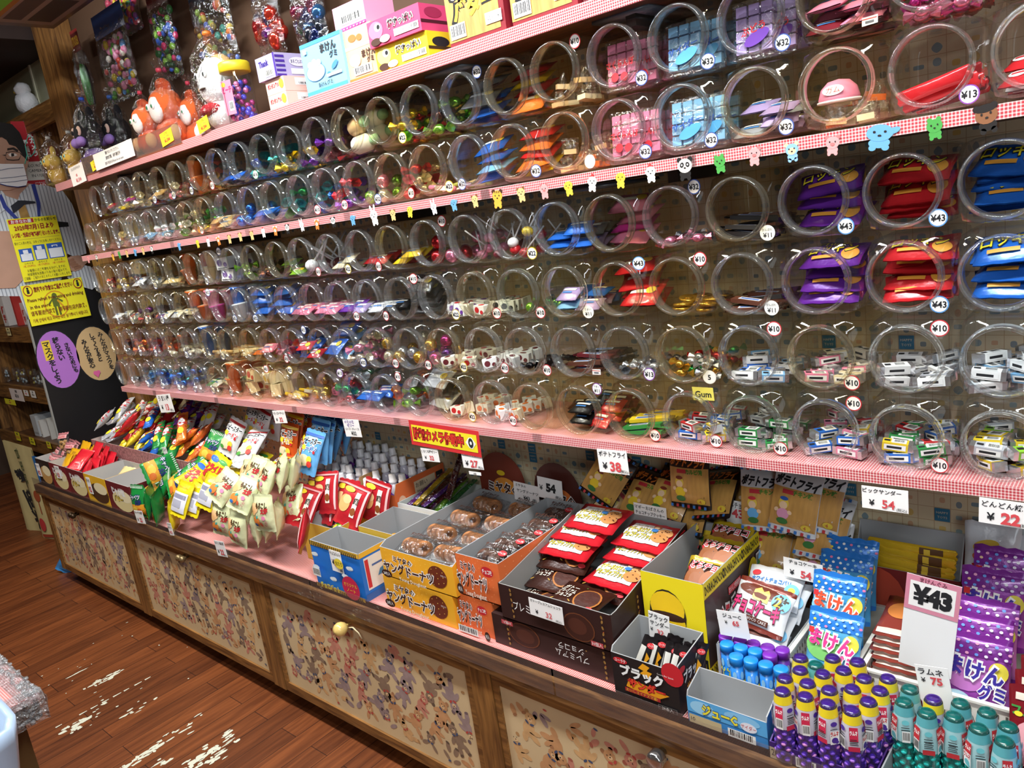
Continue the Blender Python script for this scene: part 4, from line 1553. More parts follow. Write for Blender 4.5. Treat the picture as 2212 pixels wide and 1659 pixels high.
# blue soda-tablet tray and tubes
carton('tablet_carton', 'low open pale blue carton for soda tablet tubes', -0.618, -0.474, 1.016, 1.068, CTOP, 0.541, card('3A86C8'), GREY,
       front=[('r', -0.5, -0.05, 0.5, 0.5, '5AAAE0'), ('e', -0.3, 0.2, 0.16, 0.25, '9AD0F0'), ('e', 0.2, 0.3, 0.22, 0.2, '8AC6EC'), ('t', 'ジューC', -0.08, 0.18, 0.42, '1A4A8A', {'w': 0.46, 'b': 4}), ('t', 'ジューC', -0.08, 0.18, 0.40, 'F4E43C', {'w': 0.45, 'b': 2}),
              ('e', 0.28, 0.1, 0.10, 0.17, 'E8E8F0'), ('t', 'サイダー', 0.28, 0.1, 0.16, REDP, {'w': 0.18}), ('r', -0.48, -0.45, -0.06, -0.12, 'C8B48A'), ('t', '10', -0.43, -0.28, 0.18, INK, {'w': 0.07}), ('bar', 0.02, -0.45, 0.36, -0.14)],
       zf=0.532, zb=0.558)


def tube_kind(body, cap, txt):
    t = thing('candy_tube', '', 'candy tube')
    b = MB()
    b.lathe([(0.0108, 0), (0.0112, 0.002), (0.0112, 0.094)], body, 18)
    for a in (-1.9, -0.9, 0.1, 1.2, 2.3):
        S = Flat((0.01125 * math.sin(a), -0.01125 * math.cos(a), 0.045), (math.cos(a), math.sin(a), 0), (0, 0, 1))
        b.draw(S, [('e', 0, 0.03, 0.0035, 0.008, '9AD4F0')])
        b.draw(S, [('t', txt, 0, -0.004, 0.012, paper('F4E43C'), {'rot': PI / 2, 'b': 2})], off=0.0005)
    b.build('printed_tube', t)
    b = MB()
    b.lathe([(0.0112, 0.0935), (0.0125, 0.094), (0.0125, 0.1065), (0.0118, 0.108), (0, 0.108)], cap, 18)
    b.build('cap', t)
    return Kind(t)


TB = tube_kind(mat('1E78C8', 0.35, coat=0.3), mat('1E8AE0', 0.35), 'ジューC')
TP = tube_kind(mat('5A2E9A', 0.35, coat=0.3), mat('7A2EB0', 0.35), 'ジューC')
for k, (px, py) in enumerate(((1590, 1417), (1622, 1425), (1654, 1434), (1687, 1444), (1570, 1390), (1600, 1397), (1631, 1405))):
    q = on_z(px, py, CTOP + 0.108)
    TB.put((q.x, max(q.y, 1.084), CTOP + 0.0005), (0, 0, jit(0.5)), f'blue capped soda tablet tube, {ORD[k % 4 if k < 4 else k - 4]} in the {"front" if k < 4 else "rear"} blue row behind the pale blue carton', 'soda tablet tubes')
for k, (px, py) in enumerate(((1567, 1373), (1598, 1381), (1627, 1389), (1658, 1397), (1690, 1403), (1663, 1413))):
    q = on_z(px, py, CTOP + 0.108)
    TP.put((q.x, q.y, CTOP + 0.0005), (0, 0, jit(0.5)), f'purple capped soda tablet tube, {ORD[k]} along behind the blue tubes', 'soda tablet tubes')

# soda-candy bottles
TBM = clear('tinted_bottle_plastic', 0.05, 0.55, 0.10, rough=0.05)


def soda_bottle(tint, glass, beads, topc, labc, neck, txt, sec='C8284A'):
    t = thing('candy_bottle', '', 'candy bottle')
    b = MB()
    b.lathe([(0.014, 0), (0.0165, 0.003), (0.0165, 0.020), (0.0158, 0.024), (0.0165, 0.028), (0.0165, 0.075), (0.0155, 0.095), (0.0125, 0.112), (0.0115, 0.1225), (0.0100, 0.1245), (0.0085, 0.119), (0, 0.119)], TBM, 20)
    o = b.build('bottle_body', t)
    o.color = lin(glass)
    bd = MB()
    rg = random.Random(5)
    for z in range(7):
        for a in range(6):
            an = a * PI / 3 + z * 0.6
            bd.ball((0.0128 * math.cos(an), 0.0128 * math.sin(an), 0.008 + z * 0.0095), (0.0052, 0.0052, 0.0044), mat(beads[(a + z) % len(beads)], 0.35), 8, 5)
    bd.build('candy_beads', t)
    lb = MB()
    lb.lathe([(0.0168, 0.064), (0.0168, 0.076), (0.0158, 0.096), (0.0140, 0.106)], mat(labc, 0.35, coat=0.3), 20, cap=False)
    lb.lathe([(0.0143, 0.1055), (0.0136, 0.111), (0.0126, 0.1195)], mat(neck, 0.35, coat=0.3), 20, cap=False)
    for k in range(6):
        a = k * PI / 3
        S = Flat((0.0172 * math.sin(a), -0.0172 * math.cos(a), 0.074), (math.cos(a), math.sin(a), 0), (0, 0, 1))
        if k in (1, 4):
            lb.draw(S, [('bar', -0.005, -0.009, 0.006, 0.010)])
        elif k in (0, 3):
            lb.draw(S, [('r', -0.007, -0.010, 0.007, 0.013, WHT), ('t', txt, 0, 0.008, 0.008, REDP, {'w': 0.013, 'b': 2}), ('e', 0, -0.003, 0.005, 0.005, topc), ('e', 0.003, -0.006, 0.003, 0.003, topc)], off=0.0003)
        else:
            lb.draw(S, [('r', -0.008, -0.010, 0.008, -0.002, sec), ('r', -0.006, 0.001, 0.006, 0.0022, INK), ('r', -0.006, 0.004, 0.005, 0.0052, INK), ('r', -0.006, 0.007, 0.006, 0.0082, INK), ('r', -0.005, 0.010, 0.004, 0.0112, INK)], off=0.0003)
        S = Flat((0.0160 * math.sin(a), -0.0160 * math.cos(a), 0.0925), (math.cos(a), math.sin(a), 0), (-0.093 * math.sin(a), 0.093 * math.cos(a), 1))
        if k % 2:
            lb.draw(S, [('r', -0.006, -0.011, 0.006, 0.011, sec), ('t', txt, 0, 0.002, 0.007, WHT, {'w': 0.011, 'b': 2})], off=0.0003)
        else:
            lb.draw(S, [('r', -0.006, -0.008, 0.006, -0.0066, INK), ('r', -0.006, -0.004, 0.005, -0.0028, INK), ('e', 0, 0.005, 0.005, 0.004, topc)], off=0.0003)
    lb.build('shrink_label', t)
    c = MB()
    c.lathe([(0.0096, 0.1215), (0.0092, 0.1235), (0, 0.1228)], mat(tint, 0.2, coat=0.5), 18)
    c.build('bottle_top', t)
    return Kind(t)


RP = soda_bottle('3A1E78', 'A888E0', ('8A5AD0', 'B07AE0', '7048C0', 'D08AC8'), '4A2A90', 'C4C0CC', 'E8D02A', 'ラムネ')
RT = soda_bottle('0E5E5A', '70D8D0', ('2AB8B0', '34C8C0', '20A09A'), '6AC0C8', '9AC4C8', '5AA8B0', 'ラムネ', 'C02E34')
pp = [(1690, 1493), (1734, 1503), (1782, 1518), (1835, 1533), (1876, 1515), (1695, 1467), (1744, 1477), (1787, 1491), (1832, 1503), (1896, 1496), (1849, 1482), (1909, 1476), (1725, 1449), (1765, 1459), (1805, 1472), (1862, 1461), (1729, 1424), (1817, 1447)]
placed = []


def clear_of(p, r):
    for _ in range(30):
        ok = True
        for q in placed:
            d = Vector((p.x - q[0], p.y - q[1]))
            if d.length < r:
                ok = False
                d = d.normalized() * (r - d.length + 0.0005) if d.length > 1e-4 else Vector((0.01, 0))
                p.x += d.x
                p.y += d.y
        if ok:
            break
    placed.append((p.x, p.y))
    return p


for k, (px, py) in enumerate(pp):
    q = clear_of(on_z(px, py, CTOP + 0.126), 0.0338)
    RP.put((q.x, q.y, CTOP + 0.004), (0, 0, jit(3)), 'purple soda candy bottle with yellow neck label standing in the purple tray', 'purple soda candy bottles')
q = clear_of(on_z(2016, 1511, CTOP + 0.126), 0.0338)
RP.put((q.x, q.y, CTOP + 0.004), (0, 0, 0.5), 'lone purple soda candy bottle with yellow neck among the teal bottles')
tt = [(1953, 1516), (2000, 1533), (2043, 1545), (2102, 1567), (2142, 1587), (1967, 1494), (2070, 1521), (2117, 1533), (2160, 1558)]
for k, (px, py) in enumerate(tt):
    q = clear_of(on_z(px, py, CTOP + 0.126), 0.0338)
    RT.put((q.x, q.y, CTOP + 0.004), (0, 0, jit(3)), 'teal soda candy bottle with red label standing in the grey tray', 'teal soda candy bottles')
q = clear_of(on_z(1771, 1437, CTOP + 0.126), 0.0338)
RT.put((q.x, q.y, CTOP + 0.004), (0, 0, 1), 'lone teal soda candy bottle behind the purple bottles')
carton('bottle_tray', 'low dark purple tray holding the purple candy bottles', -0.466, -0.306, 1.004, 1.20, CTOP, 0.515, card('3A1E6A'), card('4A2A78'),
       front=[('r', -0.5, -0.5, -0.28, 0.2, 'B8A88A'), ('t', '20', -0.45, -0.1, 0.5, INK, {'w': 0.07}), ('t', 'ドリンクラムネ', -0.36, -0.1, 0.3, INK, {'w': 0.12}), ('bar', -0.24, -0.45, -0.04, 0.15)], zf=0.510)
carton('bottle_tray', 'low grey cardboard tray holding the teal candy bottles', -0.302, -0.128, 1.01, 1.15, CTOP, 0.515, card('8E9494'), GREY, zf=0.52)
carton('snack_carton', 'bright blue, red and yellow carton cut off beside the teal bottles', -0.124, -0.02, 1.01, 1.10, CTOP, 0.56, card('2A78C8'), GREY,
       front=[('p', [(-0.5, 0.5), (-0.2, 0.5), (0.5, -0.2), (0.5, -0.5), (0.2, -0.5), (-0.5, 0.2)], 'E8D43A'), ('e', 0.2, 0.2, 0.2, 0.2, 'D8323C')], side=[('e', 0, 0, 0.3, 0.3, 'E8D43A')], closed=True)

# blue chocolate-stick carton (front) and its two companions behind
CLOUD = 'E6F0F6'
carton('stick_carton', 'bright blue open carton with white clouds and a red label', -1.728, -1.518, 1.018, 1.112, CTOP, 0.612, card('1E74D0'), GREY,
       front=[('r', -0.5, 0.40, 0.5, 0.5, 'E8B83C')] + [('r', -0.5 + k * 0.04, 0.40, -0.48 + k * 0.04, 0.5, '3A2A1A') for k in range(25)] +
             [('r', -0.5, -0.5, 0.5, -0.42, 'E8B83C')] + [('r', -0.5 + k * 0.04, -0.5, -0.48 + k * 0.04, -0.42, '3A2A1A') for k in range(25)] +
             [('e', u, v, 0.07, 0.045, CLOUD) for u, v in ((-0.36, 0.26), (0.34, 0.18), (0.22, -0.02), (-0.05, -0.18), (-0.38, -0.02), (0.12, 0.3))] + [('e', u + 0.03, v + 0.02, 0.045, 0.04, CLOUD) for u, v in ((-0.36, 0.26), (0.34, 0.18), (-0.05, -0.18))] +
             [('e', 0.14, 0.22, 0.09, 0.11, 'F0D83C'), ('t', '当たり', 0.14, 0.22, 0.09, INK, {'w': 0.14}), ('e', 0.30, -0.24, 0.17, 0.25, 'C8244A'), ('t', 'オリジナル', 0.30, -0.18, 0.09, YEL, {'w': 0.26}), ('t', 'ノート', 0.30, -0.29, 0.09, YEL, {'w': 0.2}), ('t', 'チョコバット', -0.14, -0.38, 0.12, 'E8D43A', {'w': 0.4, 'b': 3}), ('bar', -0.46, -0.22, -0.30, -0.04)],
       side=[('r', -0.5, 0.40, 0.5, 0.5, 'E8B83C'), ('r', -0.38, -0.30, 0.46, 0.36, 'E4E4E0'), ('r', -0.36, -0.26, -0.24, 0.32, 'C8323C'), ('r', -0.14, 0.14, 0.4, 0.18, '4A6AA8'), ('p', [(0, -0.1), (0.3, -0.1), (0.3, 0.06), (0.1, 0.02)], '4A86B8'), ('r', -0.5, -0.5, 0.5, -0.36, '2A62A8')])
carton('stick_carton', 'open grey-lined yellow carton of dark chocolate sticks behind the blue carton', -1.640, -1.470, 1.118, 1.245, CTOP, 0.625, card('D8B03C'), GREY, zb=0.63)
carton('stick_carton', 'open yellow carton of pink sweets between red snack bags and blue carton', -1.90, -1.735, 1.105, 1.24, CTOP, 0.60, card('D8B03C'), GREY, zb=0.61, rz=0.02)
b = MB()
B = b.bag(0.032, 0.135, 0.016, foil('1C1A1E'), 0.1, 5, 9, crimp=foil('E0A030'))
b.draw(B, [('t', 'チョコバット', 0, 0, 0.14, WHT, {'rot': PI / 2, 'w': 3.2, 'b': 1}), ('r', -0.4, -0.36, 0.4, -0.2, 'C8323C'), ('r', -0.4, 0.3, 0.4, 0.36, '2A6AC8')], 0.032, 0.135, 0.0008)
KS = Kind(tag(b.build('chocolate_stick'), '', 'chocolate stick'))
for k, (x, y, z, rz, lab) in enumerate(((-1.665, 1.065, 0.497, -1.2, 'black chocolate stick with orange ends lying in the blue carton'), (-1.605, 1.205, 0.555, -1.5, 'first black chocolate stick lying in the yellow carton behind the blue one'),
                                        (-1.60, 1.175, 0.55, -1.4, 'second black chocolate stick in the yellow carton, nearer the front'), (-1.605, 1.19, 0.572, -1.45, 'topmost black chocolate stick crossing the others in the yellow carton'))):
    KS.put((x, y, z), (-PI / 2, 0, rz), lab)
for k in range(9):
    o = bpy.data.objects.new('mini_bag', KND['b'][3])
    COL.objects.link(o)
    o.location = (-1.818 + (k % 3 - 1) * 0.042 + jit(0.008), 1.15 + (k // 3) * 0.03, 0.50 + 0.012 * (k // 3) + 0.008 * (k % 2))
    o.rotation_euler = (-1.1, jit(0.2), jit(0.6))
    c = ('pink', 'cream', 'red', 'lime')[k % 4]
    o.color = ccol(c)
    tag(o, f'{c} mini sweet bag in the open carton left of the blue one'.replace('left of', 'beside'), 'candy bag', f'{c} mini bags in the yellow carton')

# doughnut cartons
def young(c, dark, side, cnt):
    it = [('e', -0.42 + i * 0.076, -0.42 + j * 0.17 + (0.08 if i % 2 else 0), 0.006, 0.012, dark) for i in range(12) for j in range(6)]
    it += [('t', 'ミヤタの', -0.12, 0.33, 0.22, WHT, {'w': 0.36, 'b': 3}), ('t', 'ミヤタの', -0.12, 0.33, 0.20, '3A1A0E', {'w': 0.34, 'b': 1.2}), ('t', 'ヤングドーナツ', -0.06, 0.0, 0.36, WHT, {'w': 0.72, 'b': 4}), ('t', 'ヤングドーナツ', -0.06, 0.0, 0.34, '3A1A0E', {'w': 0.70, 'b': 1.4}), ('t', 'Young Doughnut', -0.02, -0.30, 0.16, 'F4EEE0', {'w': 0.5, 'b': 0.5})]
    it += [('e', *((-0.38, -0.26) if side else (0.38, -0.36)), 0.075, 0.13, '3A1A0E'), ('t', cnt, *((-0.38, -0.26) if side else (0.38, -0.36)), 0.12, WHT, {'w': 0.1, 'b': 1})]
    return it


YC, OCR = card('F2B12A'), card('E0713A')
MARK = [('e', 0.28, 0.02, 0.13, 0.36, '6A2A18', 0.25), ('e', 0.43, 0.24, 0.05, 0.16, '3A1A0E', 0.4), ('t', '牛乳入り', 0.43, 0.24, 0.06, WHT, {'w': 0.07})]
carton('doughnut_carton', 'closed yellow doughnut carton at the bottom of the yellow pile', -1.457, -1.213, 1.036, 1.40, CTOP, 0.562, YC, front=MARK[:1] + young('F2B12A', 'F8D060', True, '20個入') + MARK[2:], closed=True, side=[('e', 0, 0, 0.03, 0.1, 'E8A020')])
carton('doughnut_carton', 'open yellow doughnut carton resting on the closed yellow one', -1.448, -1.196, 1.036, 1.405, 0.563, 0.650, YC, GREY, front=MARK[:1] + young('F2B12A', 'F8D060', True, '20個入') + MARK[2:], rz=0.0, zf=0.640)
CHOC = [('e', 0.34, 0.34, 0.14, 0.12, 'C8242E'), ('t', 'チョコ味', 0.34, 0.34, 0.11, WHT, {'w': 0.22, 'b': 1})]
carton('doughnut_carton', 'closed orange doughnut carton at the bottom beside the yellow ones', -1.208, -1.100, 1.046, 1.39, CTOP, 0.570, OCR, front=young('E0713A', 'F0A070', False, '10個入') + CHOC + [('bar', -0.44, -0.46, 0.12, -0.26)], closed=True)
carton('doughnut_carton', 'open orange carton of chocolate doughnuts above the closed orange one', -1.190, -1.062, 1.046, 1.38, 0.571, 0.672, OCR, GREY, front=young('E0713A', 'F0A070', True, '10個入') + CHOC,
       side=[('e', -0.44 + i * 0.08, -0.36 + j * 0.18, 0.005, 0.014, 'F0A070') for i in range(12) for j in range(5)] + [('t', 'ミヤタの', 0.12, 0.28, 0.22, '3A1A0E', {'w': 0.3, 'b': 2}), ('t', 'ヤングドーナツ', 0.16, 0.0, 0.34, '3A1A0E', {'w': 0.6, 'b': 2})])


def doughnuts(col, txtc, spot):
    t = thing('doughnut_pack', '', 'doughnut pack')
    for k in range(4):
        b = MB()
        n, q = 16, 9
        vs, fs = [], []
        for i in range(n):
            for j in range(q):
                a, c = 2 * PI * i / n, 2 * PI * j / q
                r = 0.0145 + 0.0072 * math.cos(c)
                vs.append((0.0072 * math.sin(c), r * math.cos(a), r * math.sin(a)))
        for i in range(n):
            for j in range(q):
                fs.append((i * q + j, i * q + (j + 1) % q, ((i + 1) % n) * q + (j + 1) % q, ((i + 1) % n) * q + j))
        b.add(vs, fs, mat(col, 0.7, bump=0.5, noise=0.5, scale=120), True, Matrix.Translation((-0.027 + k * 0.0172, 0.0, 0.045)) @ Matrix.Rotation(0.75, 4, 'Y'))
        b.build('doughnut', t)
    f = MB()
    f.bag(0.106, 0.088, 0.042, FILM, 0.14, 10, 11, random.Random(4))
    S = Flat((0, -0.0235, 0.060), (1, 0, 0), (0, 0, 1))
    f.draw(S, [('t', 'ヤングドーナツ', 0, 0.002, 0.013, paper('4A2414'), {'w': 0.06, 'b': 2})] + ([('e', 0.032, -0.010, 0.012, 0.008, REDP), ('t', 'チョコ味', 0.032, -0.010, 0.006, WHT, {'w': 0.018})] if spot else []))
    f.build('film_wrap', t)
    return Kind(t)


DP, DC = doughnuts('B87844', None, False), doughnuts('5E3826', None, True)
for j in range(4):
    for i in range(2):
        DP.put((-1.387 + i * 0.122 + jit(0.003), 1.058 + j * 0.088, 0.618 + jit(0.003)), (-PI / 2 + 0.12 + jit(0.08), jit(0.06), jit(0.06)), f'golden doughnut pack, {ORD[j]} from the front, {"inner" if i else "outer"} column of the yellow carton', 'golden doughnut packs')
for j in range(5):
    DC.put((-1.126 + jit(0.003), 1.060 + j * 0.062, 0.626 + jit(0.003)), (-PI / 2 + 0.35, jit(0.05), jit(0.06)), f'film pack of dark chocolate doughnuts, {ORD[j]} from the front in the orange carton', 'chocolate doughnut packs')

# rounded header cards of the doughnut cartons
for px, py, w, h, y, lab, c, blob in ((1093, 1092, 0.165, 0.155, 1.415, 'brown dome-shaped doughnut header card behind the yellow carton', '7A2E1A', 'F0A03A'), (1212, 1118, 0.150, 0.150, 1.412, 'dark brown dome-shaped doughnut header card behind the orange carton', '4E2018', 'E07A3A')):
    q = Y(px, py, y)
    b = MB()
    S = Flat((0, 0, h / 2))
    pts = [(-w / 2, -h / 2), (w / 2, -h / 2)] + [(w / 2 * math.cos(a), -h * 0.05 + h * 0.55 * math.sin(a)) for a in [PI * k / 14 for k in range(15)]]
    b.slab(pts, 0, 0.0012, card(c), S)
    b.draw(S, [('e', 0.05, -0.16, 0.26, 0.20, blob), ('e', 0.0, 0.12, 0.09, 0.05, 'F0D020'), ('t', 'ミヤタの', 0.02, -0.16, 0.2, WHT, {'w': 0.7, 'b': 4}), ('t', 'ミヤタの', 0.02, -0.16, 0.19, '3A1A0E', {'w': 0.68, 'b': 1.5}), ('t', 'ヤングドーナツ', 0.0, -0.34, 0.18, WHT, {'w': 0.96, 'b': 3}), ('t', 'ヤングドーナツ', 0.0, -0.34, 0.17, '3A1A0E', {'w': 0.94, 'b': 1})], w, h, 0.0013)
    tag(b.build('header_card', None, (q.x, y, CTOP + 0.1 if q.z < CTOP else q.z), (0, 0, 0)), lab, 'header card')

# brown chocolate-tart cartons
BRN = card('2E1614')
GOLD = '9A7238'
orn = lambda u: [('e', u, v, 0.008, 0.05, GOLD, 0.3 if k % 2 else -0.3) for k, v in enumerate((-0.36, -0.2, -0.04, 0.12, 0.28, 0.4))] + [('e', u + 0.006, 0.02, 0.006, 0.012, 'B84A2A')]
tart = [('e', 0.22, -0.08, 0.135, 0.38, '6A3A20'), ('e', 0.22, -0.08, 0.125, 0.35, '3A1A12'), ('e', 0.21, -0.06, 0.08, 0.22, '4E261A')]
carton('tart_carton', 'closed dark brown chocolate tart carton at the bottom, its print upside down', -1.098, -0.782, 1.040, 1.34, CTOP, 0.552, BRN, front=[(x[0], -x[1], -x[2], *x[3:]) for x in tart] + orn(-0.36) + orn(0.43) + [('t', 'プレミアム', 0.18, -0.02, 0.22, WHT, {'rot': PI, 'w': 0.26}), ('t', 'ショコラ', 0.18, 0.22, 0.22, WHT, {'rot': PI, 'w': 0.2}), ('e', 0.18, 0.0, 0.16, 0.44, '2E1614') if False else ('e', 0.3, 0.3, 0.006, 0.02, GOLD), ('r', -0.40, 0.30, -0.30, 0.44, 'B8444A'), ('t', '30個入', -0.35, 0.37, 0.10, WHT, {'rot': PI, 'w': 0.09})], closed=True)
carton('tart_carton', 'open dark brown carton of tarts and cookies on top', -1.060, -0.776, 1.036, 1.345, 0.553, 0.634, BRN, card('9A9A98'), front=tart + orn(-0.38) + orn(0.43) + [('t', 'プレミアム', -0.22, 0.0, 0.26, WHT, {'w': 0.28}), ('r', 0.32, -0.44, 0.42, -0.30, 'B8444A'), ('t', '30個入', 0.37, -0.37, 0.11, WHT, {'w': 0.09})], side=orn(-0.2) + [('t', 'ショコラ', 0.1, 0, 0.3, 'D8D0C0', {'w': 0.4})], zb=0.690)
b = MB()
B = b.bag(0.124, 0.098, 0.018, foil('3A1C14'), 0.1, 8, 10)
b.draw(B, [('e', 0.20, -0.02, 0.235, 0.33, mat('A8682E', 0.5)), ('e', 0.20, -0.02, 0.205, 0.29, mat('4A2218', 0.6, bump=0.5, noise=0.4, scale=90)), ('t', 'ガトー', -0.24, 0.20, 0.14, 'E8E0D0', {'w': 0.3, 'b': 1}), ('t', 'プレミアム', -0.24, 0.05, 0.14, 'E8E0D0', {'w': 0.34, 'b': 1}), ('t', 'ショコラ', -0.24, -0.10, 0.14, 'E8E0D0', {'w': 0.3, 'b': 1}), ('e', 0.38, -0.28, 0.07, 0.06, 'C8323C'), ('e', -0.4, -0.28, 0.04, 0.015, 'B8903A', 0.6), ('e', -0.05, -0.24, 0.04, 0.012, 'B8903A', -0.5), ('e', 0.02, 0.3, 0.015, 0.02, '4A7A2A')], 0.124, 0.098, 0.001)
KT = Kind(tag(b.build('tart_pack'), '', 'tart pack'))
for k, (x, y, z, rx, rz, lab) in enumerate(((-1.035, 1.046, 0.600, 0.05, 0.05, 'brown chocolate tart pack, front outer one in the brown carton'), (-0.905, 1.040, 0.606, 0.05, -0.06, 'brown chocolate tart pack, front inner one in the brown carton'),
                                            (-1.028, 1.105, 0.613, 0.22, 0.04, 'brown chocolate tart pack, second in the outer column'), (-0.880, 1.125, 0.604, 0.16, -0.12, 'brown chocolate tart pack, second in the inner column'), (-1.012, 1.165, 0.626, 0.26, 0.08, 'brown chocolate tart pack, third, just before the cookie packs'))):
    KT.put((x, y, z), (-PI / 2 + rx, 0, rz), lab, 'chocolate tart packs')
b = MB()
B = b.bag(0.130, 0.098, 0.018, foil('C8202C'), 0.1, 8, 10)
b.draw(B, [('e', -0.02, 0.0, 0.42, 0.34, WHT), ('r', -0.36, -0.32, 0.34, 0.32, WHT), ('t', 'Choco Chip Cookie', -0.1, 0.24, 0.09, '6A3A2A', {'w': 0.4}), ('t', 'マギーおばさんの', -0.12, 0.06, 0.18, '3A2A10', {'w': 0.56, 'b': 3}), ('t', 'マギーおばさんの', -0.12, 0.06, 0.165, 'E8D43A', {'w': 0.54, 'b': 0.8}), ('t', 'チョコチップクッキー', -0.08, -0.14, 0.18, '3A2A10', {'w': 0.62, 'b': 3}), ('t', 'チョコチップクッキー', -0.08, -0.14, 0.165, 'E8D43A', {'w': 0.6, 'b': 0.8}),
            ('e', 0.30, 0.12, 0.13, 0.15, 'D0935A'), ('e', 0.27, -0.08, 0.15, 0.16, 'C4854A')] + [('e', 0.30 + 0.08 * math.cos(k), 0.02 + 0.17 * math.sin(k * 1.7), 0.014, 0.016, '5A2E1A') for k in range(9)] + [('e', 0.12, 0.24, 0.07, 0.08, 'B85A2A'), ('e', 0.12, 0.20, 0.045, 0.055, 'F0C8A0'), ('e', 0.12, 0.10, 0.06, 0.06, '3A7AC0')], 0.130, 0.098, 0.001)
KC = Kind(tag(b.build('cookie_pack'), '', 'cookie pack'))
for k, (x, y, z, rx, rz, lab) in enumerate(((-1.000, 1.205, 0.634, 0.12, 0.02, 'red-white cookie pack touching the chocolate tart packs, outer column'), (-0.858, 1.175, 0.622, 0.12, -0.05, 'red-white cookie pack bulging just behind the tart packs, inner column'), (-0.985, 1.245, 0.644, 0.16, 0.03, 'red-white cookie pack, middle of the outer column'),
                                            (-0.845, 1.240, 0.638, 0.14, -0.02, 'red-white cookie pack, middle of the inner column'), (-0.965, 1.305, 0.656, 0.16, 0.0, 'red-white cookie pack at the back of the outer column'), (-0.830, 1.305, 0.654, 0.16, -0.04, 'red-white cookie pack at the back of the inner column'))):
    KC.put((x, y - 0.03, z), (-PI / 2 + rx, 0, rz), lab, 'cookie packs')

# pancake-sandwich carton
DK = '3A2622'
dora = carton('pancake_carton', 'tall open yellow-fronted carton of pancake sandwiches, dark printed side', -0.766, -0.634, 1.135, 1.385, CTOP, 0.682, card('F2DC1E'), GREY,
              front=[('e', -0.10, 0.10, 0.30, 0.26, '2A2018'), ('e', -0.10, 0.17, 0.28, 0.17, 'F2C81E'), ('e', -0.10, 0.03, 0.28, 0.15, 'F2C81E'), ('e', -0.10, 0.08, 0.29, 0.045, '3A1E14'), ('t', 'どらチョコ', 0.12, -0.36, 0.20, INK, {'w': 0.74, 'b': 2.5})],
              side=[('r', -0.5, -0.36, 0.5, 0.34, DK), ('t', 'DORACHOCO◎DORACHOCO◎DORACHOCO', 0, 0.42, 0.11, INK, {'w': 0.96, 'b': 1}), ('t', 'DORACHOCO◎DORACHOCO◎DORACHOCO', 0, -0.42, 0.11, INK, {'w': 0.96, 'b': 1}), ('t', 'どら', -0.20, -0.06, 0.30, WHT, {'w': 0.24, 'b': 4, 'rot': 0.12}), ('t', 'どら', -0.20, -0.06, 0.28, 'E84A5A', {'w': 0.22, 'b': 2, 'rot': 0.12}), ('t', 'チョコ', 0.06, 0.0, 0.26, WHT, {'w': 0.3, 'b': 3}), ('t', 'チョコ', 0.06, 0.0, 0.24, INK, {'w': 0.28, 'b': 1}), ('r', -0.12, 0.16, 0.10, 0.24, 'C8323C'), ('t', 'おいしさ新発見!', -0.01, 0.20, 0.06, WHT, {'w': 0.2}), ('e', 0.33, 0.06, 0.10, 0.24, 'F2DC1E'), ('e', 0.33, 0.02, 0.095, 0.03, '3A1E14'), ('bar', 0.40, 0.12, 0.49, 0.3)])
b = MB()
B = b.bag(0.092, 0.100, 0.026, foil('B89A20'), 0.1, 8, 10)
b.draw(B, [('r', -0.44, -0.40, 0.44, 0.40, foil('3A1E16')), ('e', -0.18, 0.0, 0.24, 0.26, mat('9A5A30', 0.5)), ('e', 0.20, -0.02, 0.24, 0.26, mat('A8643A', 0.5)), ('t', 'どらチョコ', 0.02, 0.30, 0.19, WHT, {'w': 0.84, 'b': 4}), ('t', 'どらチョコ', 0.02, 0.30, 0.17, 'C8283C', {'w': 0.82, 'b': 1.2}), ('p', [(-0.42, 0.22), (-0.30, 0.30), (-0.02, -0.24), (-0.14, -0.30)], REDP), ('e', 0.26, -0.24, 0.16, 0.15, 'F0D040'), ('e', 0.26, -0.26, 0.14, 0.03, '3A1E14')], 0.092, 0.100, 0.001)
KD = Kind(tag(b.build('pancake_pack'), '', 'pancake pack'))
for k, (y, z, lab) in enumerate(((1.20, 0.590, 'lowest pancake sandwich pack leaning in the yellow carton, mostly hidden'), (1.255, 0.612, 'middle pancake sandwich pack leaning in the yellow carton'), (1.31, 0.634, 'topmost pancake sandwich pack leaning in the yellow carton'))):
    KD.put((-0.688 + 0.004 * k, y, z), (-0.85, 0, -0.05), lab)

